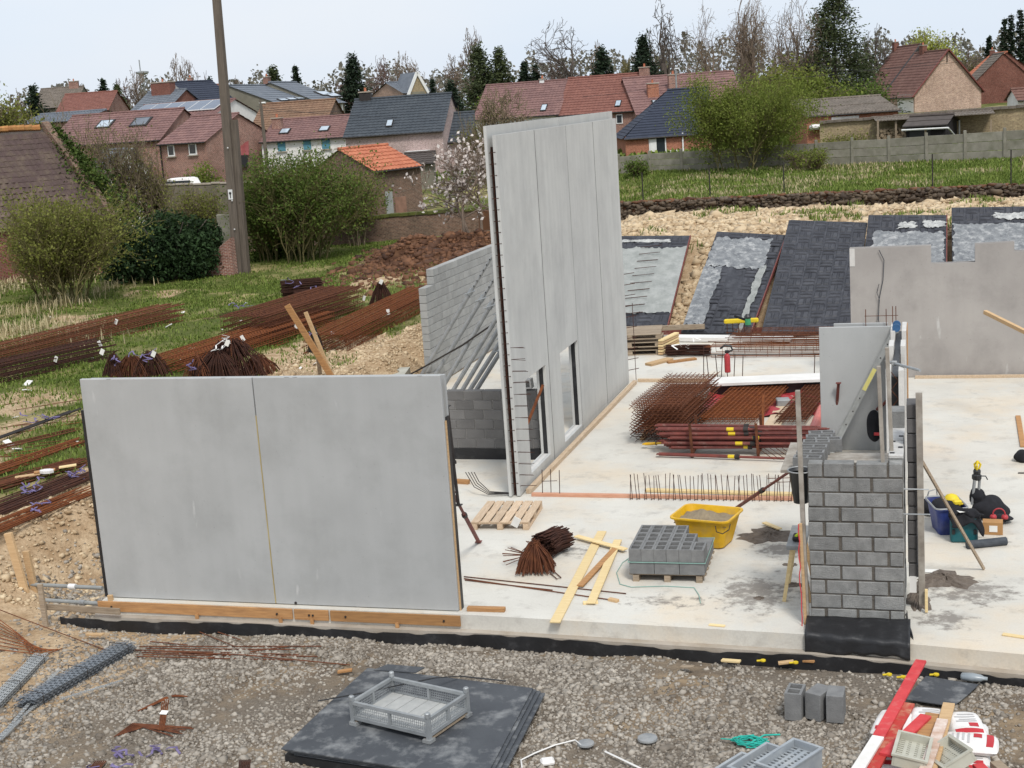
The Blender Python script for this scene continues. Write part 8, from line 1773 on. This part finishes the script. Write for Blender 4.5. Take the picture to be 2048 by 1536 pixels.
CON = [(712, 106, 150, 72, 'needle', 6500, 'dark broad conifer beside the dark grey roof'), (553, 127, 175, 58, 'needle_green', 4200, 'rounded conifer above the slate houses, left of two'), (597, 124, 175, 32, 'needle', 3200, 'slim conifer above the slate houses, right of two'), (70, 166, 170, 62, 'needle', 3800, 'dark conifer on the left skyline'), (212, 152, 190, 40, 'needle', 2600, 'slim conifer left of the radio mast'), (238, 162, 190, 42, 'needle_green', 2600, 'second conifer left of the radio mast'), (195, 178, 190, 34, 'needle', 2000, 'smallest conifer left of the radio mast'), (325, 166, 195, 40, 'needle', 2200, 'low conifer right of the radio mast'), (424, 150, 190, 36, 'needle', 2200, 'conifer at the left side of the utility pole'),
       (965, 88, 160, 90, 'needle_green', 6500, 'broad dark pine before the tall bare tree'), (1005, 92, 160, 70, 'needle_green', 5200, 'second dark pine right of the broad one'), (1053, 118, 165, 38, 'needle', 3200, 'small pointed conifer, left of two left of the largest bare tree'), (1075, 126, 165, 36, 'needle', 3200, 'small pointed conifer, right of two left of the largest bare tree'), (1208, 92, 160, 66, 'needle', 5200, 'dark conifer right of the largest bare tree'), (1292, 68, 145, 72, 'needle', 7000, 'dark cone-shaped conifer above the red roofs'), (1672, -30, 122, 140, 'needle_green', 12000, 'tall spruce right of the birches'), (1978, 70, 175, 26, 'needle', 2400, 'small dark conifer before the tall cypresses'), (905, 160, 120, 60, 'needle', 4800, 'dark yew beside the pinkish house'), (868, 152, 125, 30, 'needle', 2400, 'slim dark conifer right of the brown gable')]
for i, (px, pt, dep, wpx, mt, n, lab) in enumerate(CON): p = base_at(px, 215, dep); conifer('conifer', lab, p, ht_to(px, pt, dep, p), 1.9*wpx/PXM(dep), 60+i, mt, int(n*1.25), layers=24, size=.0032*dep)
for i, (px, pt, wpx) in enumerate(((2008, 32, 20), (2022, 24, 20), (2040, 14, 26))): p = base_at(px, 190, 190); conifer('cypress_tree', ('leftmost', 'middle', 'rightmost')[i]+' of the tall dark cypresses at the right skyline', p, ht_to(px, pt, 190, p), wpx/PXM(190), 90+i, 'needle', 4200, 26, .1, True, .42, 'cypresses at the right')
p = base_at(1850, 170, 185); tree('willow_tree', 'pale yellow-green willow behind the brick gable houses', p, 71, ht_to(1850, 66, 185, p), 'bark_pale', 'willow', 7000, .36, .6, w=110/PXM(185), droop=.9, rmin=.02)
# tree belt that closes the view between the houses
for i, (px, pt, dep, wpx, lm_, n) in enumerate(((20, 196, 110, 110, 'leaf_olive', 5000), (1000, 200, 128, 150, 'leaf_green', 3500), (1560, 130, 112, 150, 'leaf_olive', 6000), (1640, 150, 108, 120, 'leaf_spring', 5000), (1700, 175, 112, 110, 'leaf_green', 4500), (1930, 112, 190, 70, 'leaf_olive', 2500))):
    p = base_at(px, 230, dep); tree('leafy_tree', ('olive leafed tree at the far left edge of the picture', 'leafy tree behind the centre bare apple tree', 'thin olive tree under the birches', 'fresh green tree at the foot of the spruce', 'dark leafy tree left of the brick gable houses', 'thin olive tree between gable and dark brick house')[i], p, 130+i, ht_to(px, pt, dep, p), 'twig_brown', lm_, n, .26, .5, w=wpx/PXM(dep), mx=4, rmin=.02, group='leafy trees among the houses')
# far wood closing the horizon
rs = np.random.RandomState(77); n = 38000; ang = rs.uniform(-.80, .34, n); dist = rs.uniform(230, 300, n); x = np.sin(ang)*dist; y = np.cos(ang)*dist; top = 8.5+3.6*(.5+.5*vnoise(ang*38, ang*0, 3))+2.0*vnoise(ang*120, ang*0, 9); z = 3.5+rs.uniform(0, 1, n)**.8*top
v, f = leaf_quads(np.stack([x, y, z], 1), rs.uniform(.45, 1.0, n), rs, .7); o = link('far_wood', fast_mesh('far_wood', v, f), leafM('far_wood_leaves', (92, 90, 82), (128, 124, 112)), kind='stuff', label='far belt of grey-brown trees along the horizon'); o['category'] = 'wood'
# ---- nearer shrubs
def bush(name, label, px, py_base, py_top, dep, wpx, bark, leafmat, nleaf, seed, lsize=.12, stems=12, up=(.1, .1, .08, .05), **kw):
    p = base_at(px, py_base, dep); h_ = ht_to(px, py_top, dep, p); w_ = wpx/PXM(dep); kw.setdefault('wig', .16); kw.setdefault('ang', (.25, .7)); kw.setdefault('group', None)
    return tree(name, label, p, seed, h_, bark, leafmat, nleaf, lsize, kw.pop('spreadl', .16), mx=kw.pop('mx', 4), w=w_, stems=stems, stem_spread=w_*.3, cat=kw.pop('cat', 'bush'), up=list(up), r0=.05, rmin=kw.pop('rmin', .009), trunk=.62, first=0, cap=kw.pop('cap', 105), **kw)
bush('willow_bush', 'twiggy yellow-green bush in front of the barn', 125, 600, 385, 55, 235, 'twig_olive', 'leaf_olive', 19000, 201, .11, 16, spreadl=.2)
bush('willow_bush', 'large fresh green bush in the middle, left of the orange roofed shed', 612, 535, 305, 62, 215, 'twig_olive', 'leaf_green', 20000, 202, .12, 14, spreadl=.22)
bush('willow_bush', 'green bush left of the middle one, behind the utility pole', 540, 520, 345, 63, 130, 'twig_olive', 'leaf_green', 9000, 203, .12, 10, spreadl=.22)
bush('willow_bush', 'sparse olive bush against the orange roofed shed', 715, 470, 345, 66, 100, 'twig_brown', 'leaf_olive', 5500, 204, .11, 9, spreadl=.18)
bush('young_tree', 'big round tree of fresh yellow-green leaves above the meadow', 1487, 385, 158, 78, 275, 'twig_olive', 'leaf_spring', 44000, 205, .115, 8, spreadl=.32, mx=5, cat='tree')
bush('shrub', 'thin leafy shrub at the right of the round green tree', 1690, 345, 268, 80, 110, 'twig_brown', 'leaf_olive', 3000, 206, .12, 8)
bush('shrub', 'straggly shrub in the meadow before the concrete fence', 1620, 372, 300, 75, 100, 'twig_brown', 'leaf_spring', 2600, 207, .11, 8)
for i, (px, py, pt, w_) in enumerate(((1480, 395, 345, 130), (1790, 338, 300, 70), (1275, 352, 322, 40), (1850, 330, 306, 50))): bush('ivy_shrub', ('low shrub at the foot of the round green tree', 'ivy shrub on the concrete fence right of the straggly one', 'ivy tuft on the left end of the concrete fence', 'small ivy shrub on the concrete fence before the hut')[i], px, py, pt, 80 if i else 76, w_, 'twig_brown', 'leaf_green', 1500, 220+i, .13, 6)
for i, (px, py, pt, w_, dep) in enumerate(((250, 430, 250, 150, 70), (170, 420, 228, 130, 72), (320, 410, 300, 110, 71), (90, 400, 255, 110, 74))):
    p = base_at(px, py, dep); tree('bare_thicket', ('bare brown tree behind the ivy, before the left terrace', 'taller bare brown tree above the barn roof', 'low bare bush before the brick house windows', 'bare olive tree rising behind the barn ridge')[i], p, 240+i, ht_to(px, pt, dep, p), 'twig_brown', 'leaf_olive', 3800, .085, .3, mx=5, w=w_/PXM(dep), stems=4, stem_spread=1.2, cap=420, rmin=.011, r0=.12, wig=.2, kids=[1.8, 1.5, 1.3, 1.2], group='bare trees before the left terrace')
p = base_at(1010, 262, 84); tree('apple_tree', 'bare brown fruit tree before the central red roof', p, 251, ht_to(1010, 178, 84, p), 'twig_brown', 'leaf_olive', 900, .07, .15, mx=5, w=3.6, rmin=.018, r0=.14, wig=.24, up=[.1, .02, .0, .02])
bush('shrub', 'olive shrub growing against the rough grey wall left of the utility pole', 405, 500, 372, 68, 120, 'twig_brown', 'leaf_olive', 5000, 208, .11, 9)
bush('brown_hedge', 'brown hedge of bare twigs before the dark annex', 960, 300, 232, 84, 90, 'twig_brown', 'leaf_olive', 1600, 252, .1, 8)
p = base_at(940, 478, 60.5); t = tree('magnolia_tree', 'magnolia in white blossom in front of the old brick wall', p, 261, ht_to(930, 275, 60.5, p), 'bark_pale', 'petal', 800, .17, .10, mx=4, w=4.6, kids=[1.4, 1.0, 1.0, 1.0], stems=3, stem_spread=.5, r0=.07, rmin=.014, wig=.17, leaf_aspect=.8)
# laurel: dense evergreen mass
def mass(name, label, px, py_base, py_top, dep, wpx, mat, n, seed, lsize=.2, depth_m=3.0, cat='bush'):
    p = base_at(px, py_base, dep); h_ = ht_to(px, py_top, dep, p); w_ = wpx/PXM(dep); t = thing(name, label, cat, p, rz=-YAW); r = np.random.RandomState(seed)
    cl = []
    for k in range(60):
        a = r.uniform(0, 6.283); b = r.uniform(0, 1)**.5; cl.append((w_*.42*b*math.cos(a), depth_m*.4*b*math.sin(a), h_*(.14+.72*r.uniform(0, 1)*(1-.55*b**2)), r.uniform(.45, .8)))
    cl = np.array(cl); idx = r.randint(0, len(cl), n); d = r.randn(n, 3); d /= np.linalg.norm(d, axis=1)[:, None]; P = cl[idx, :3]+d*cl[idx, 3:4]*r.uniform(.75, 1.05, (n, 1)); P[:, 2] = np.maximum(P[:, 2], .05); P[:, 2] = np.minimum(P[:, 2], h_*1.02)
    v, f = leaf_quads(P, r.uniform(.6, 1.3, n)*lsize, r, .5); link('crown', fast_mesh('crown', v, f), MT[mat], t)
    mb = MB()
    for k in range(6): a = k*1.05; mb.tube([(.3*math.cos(a), .2*math.sin(a), -.1), (w_*.2*math.cos(a), depth_m*.2*math.sin(a), h_*.5), (w_*.36*math.cos(a), depth_m*.3*math.sin(a), h_*.75)], [.08, .05, .02], 5)
    mb.build('trunk', MT['bark'], t, world=False); return t
mass('laurel_bush', 'large dark glossy evergreen bush left of the utility pole', 345, 556, 402, 60, 225, 'leaf_laurel', 15000, 301, .2)
mass('laurel_bush', 'dark evergreen growth at the left of the glossy bush', 255, 545, 440, 60, 80, 'leaf_laurel', 4000, 302, .2, 2.0)
mass('green_hedge', 'dark green hedge along the old brick wall right of the utility pole', 575, 525, 425, 64, 190, 'leaf_green', 6500, 303, .16, 1.6)
mass('yellow_shrub', 'small bright yellow-green shrub before the brick house', 405, 372, 325, 90, 80, 'leaf_spring', 2600, 304, .18, 2.0)
# ivy over the barn verge
r = np.random.RandomState(5); n = 4600; u = r.uniform(0, 1, n)**.8; A, B = np.array(RA), np.array(EA)
Pn = A+(B-A)*u[:, None]+np.array([.3, .25, .15])+r.randn(n, 3)*np.array([.45, .3, .25])*(.3+1.2*u[:, None])
k2 = u > .75; Pn[k2, 2] -= np.abs(r.randn(k2.sum()))*1.2; Pn[k2, 0] += .4
v, f = leaf_quads(Pn, r.uniform(.6, 1.3, n)*.17, r, .7); t = thing('ivy', 'ivy climbing down the right edge of the barn roof', 'ivy', tuple(EA)); link('leaves', fast_mesh('leaves', v-np.array(EA), f), MT['ivy'], t, kind='stuff')

print('tree segments', NSEG)
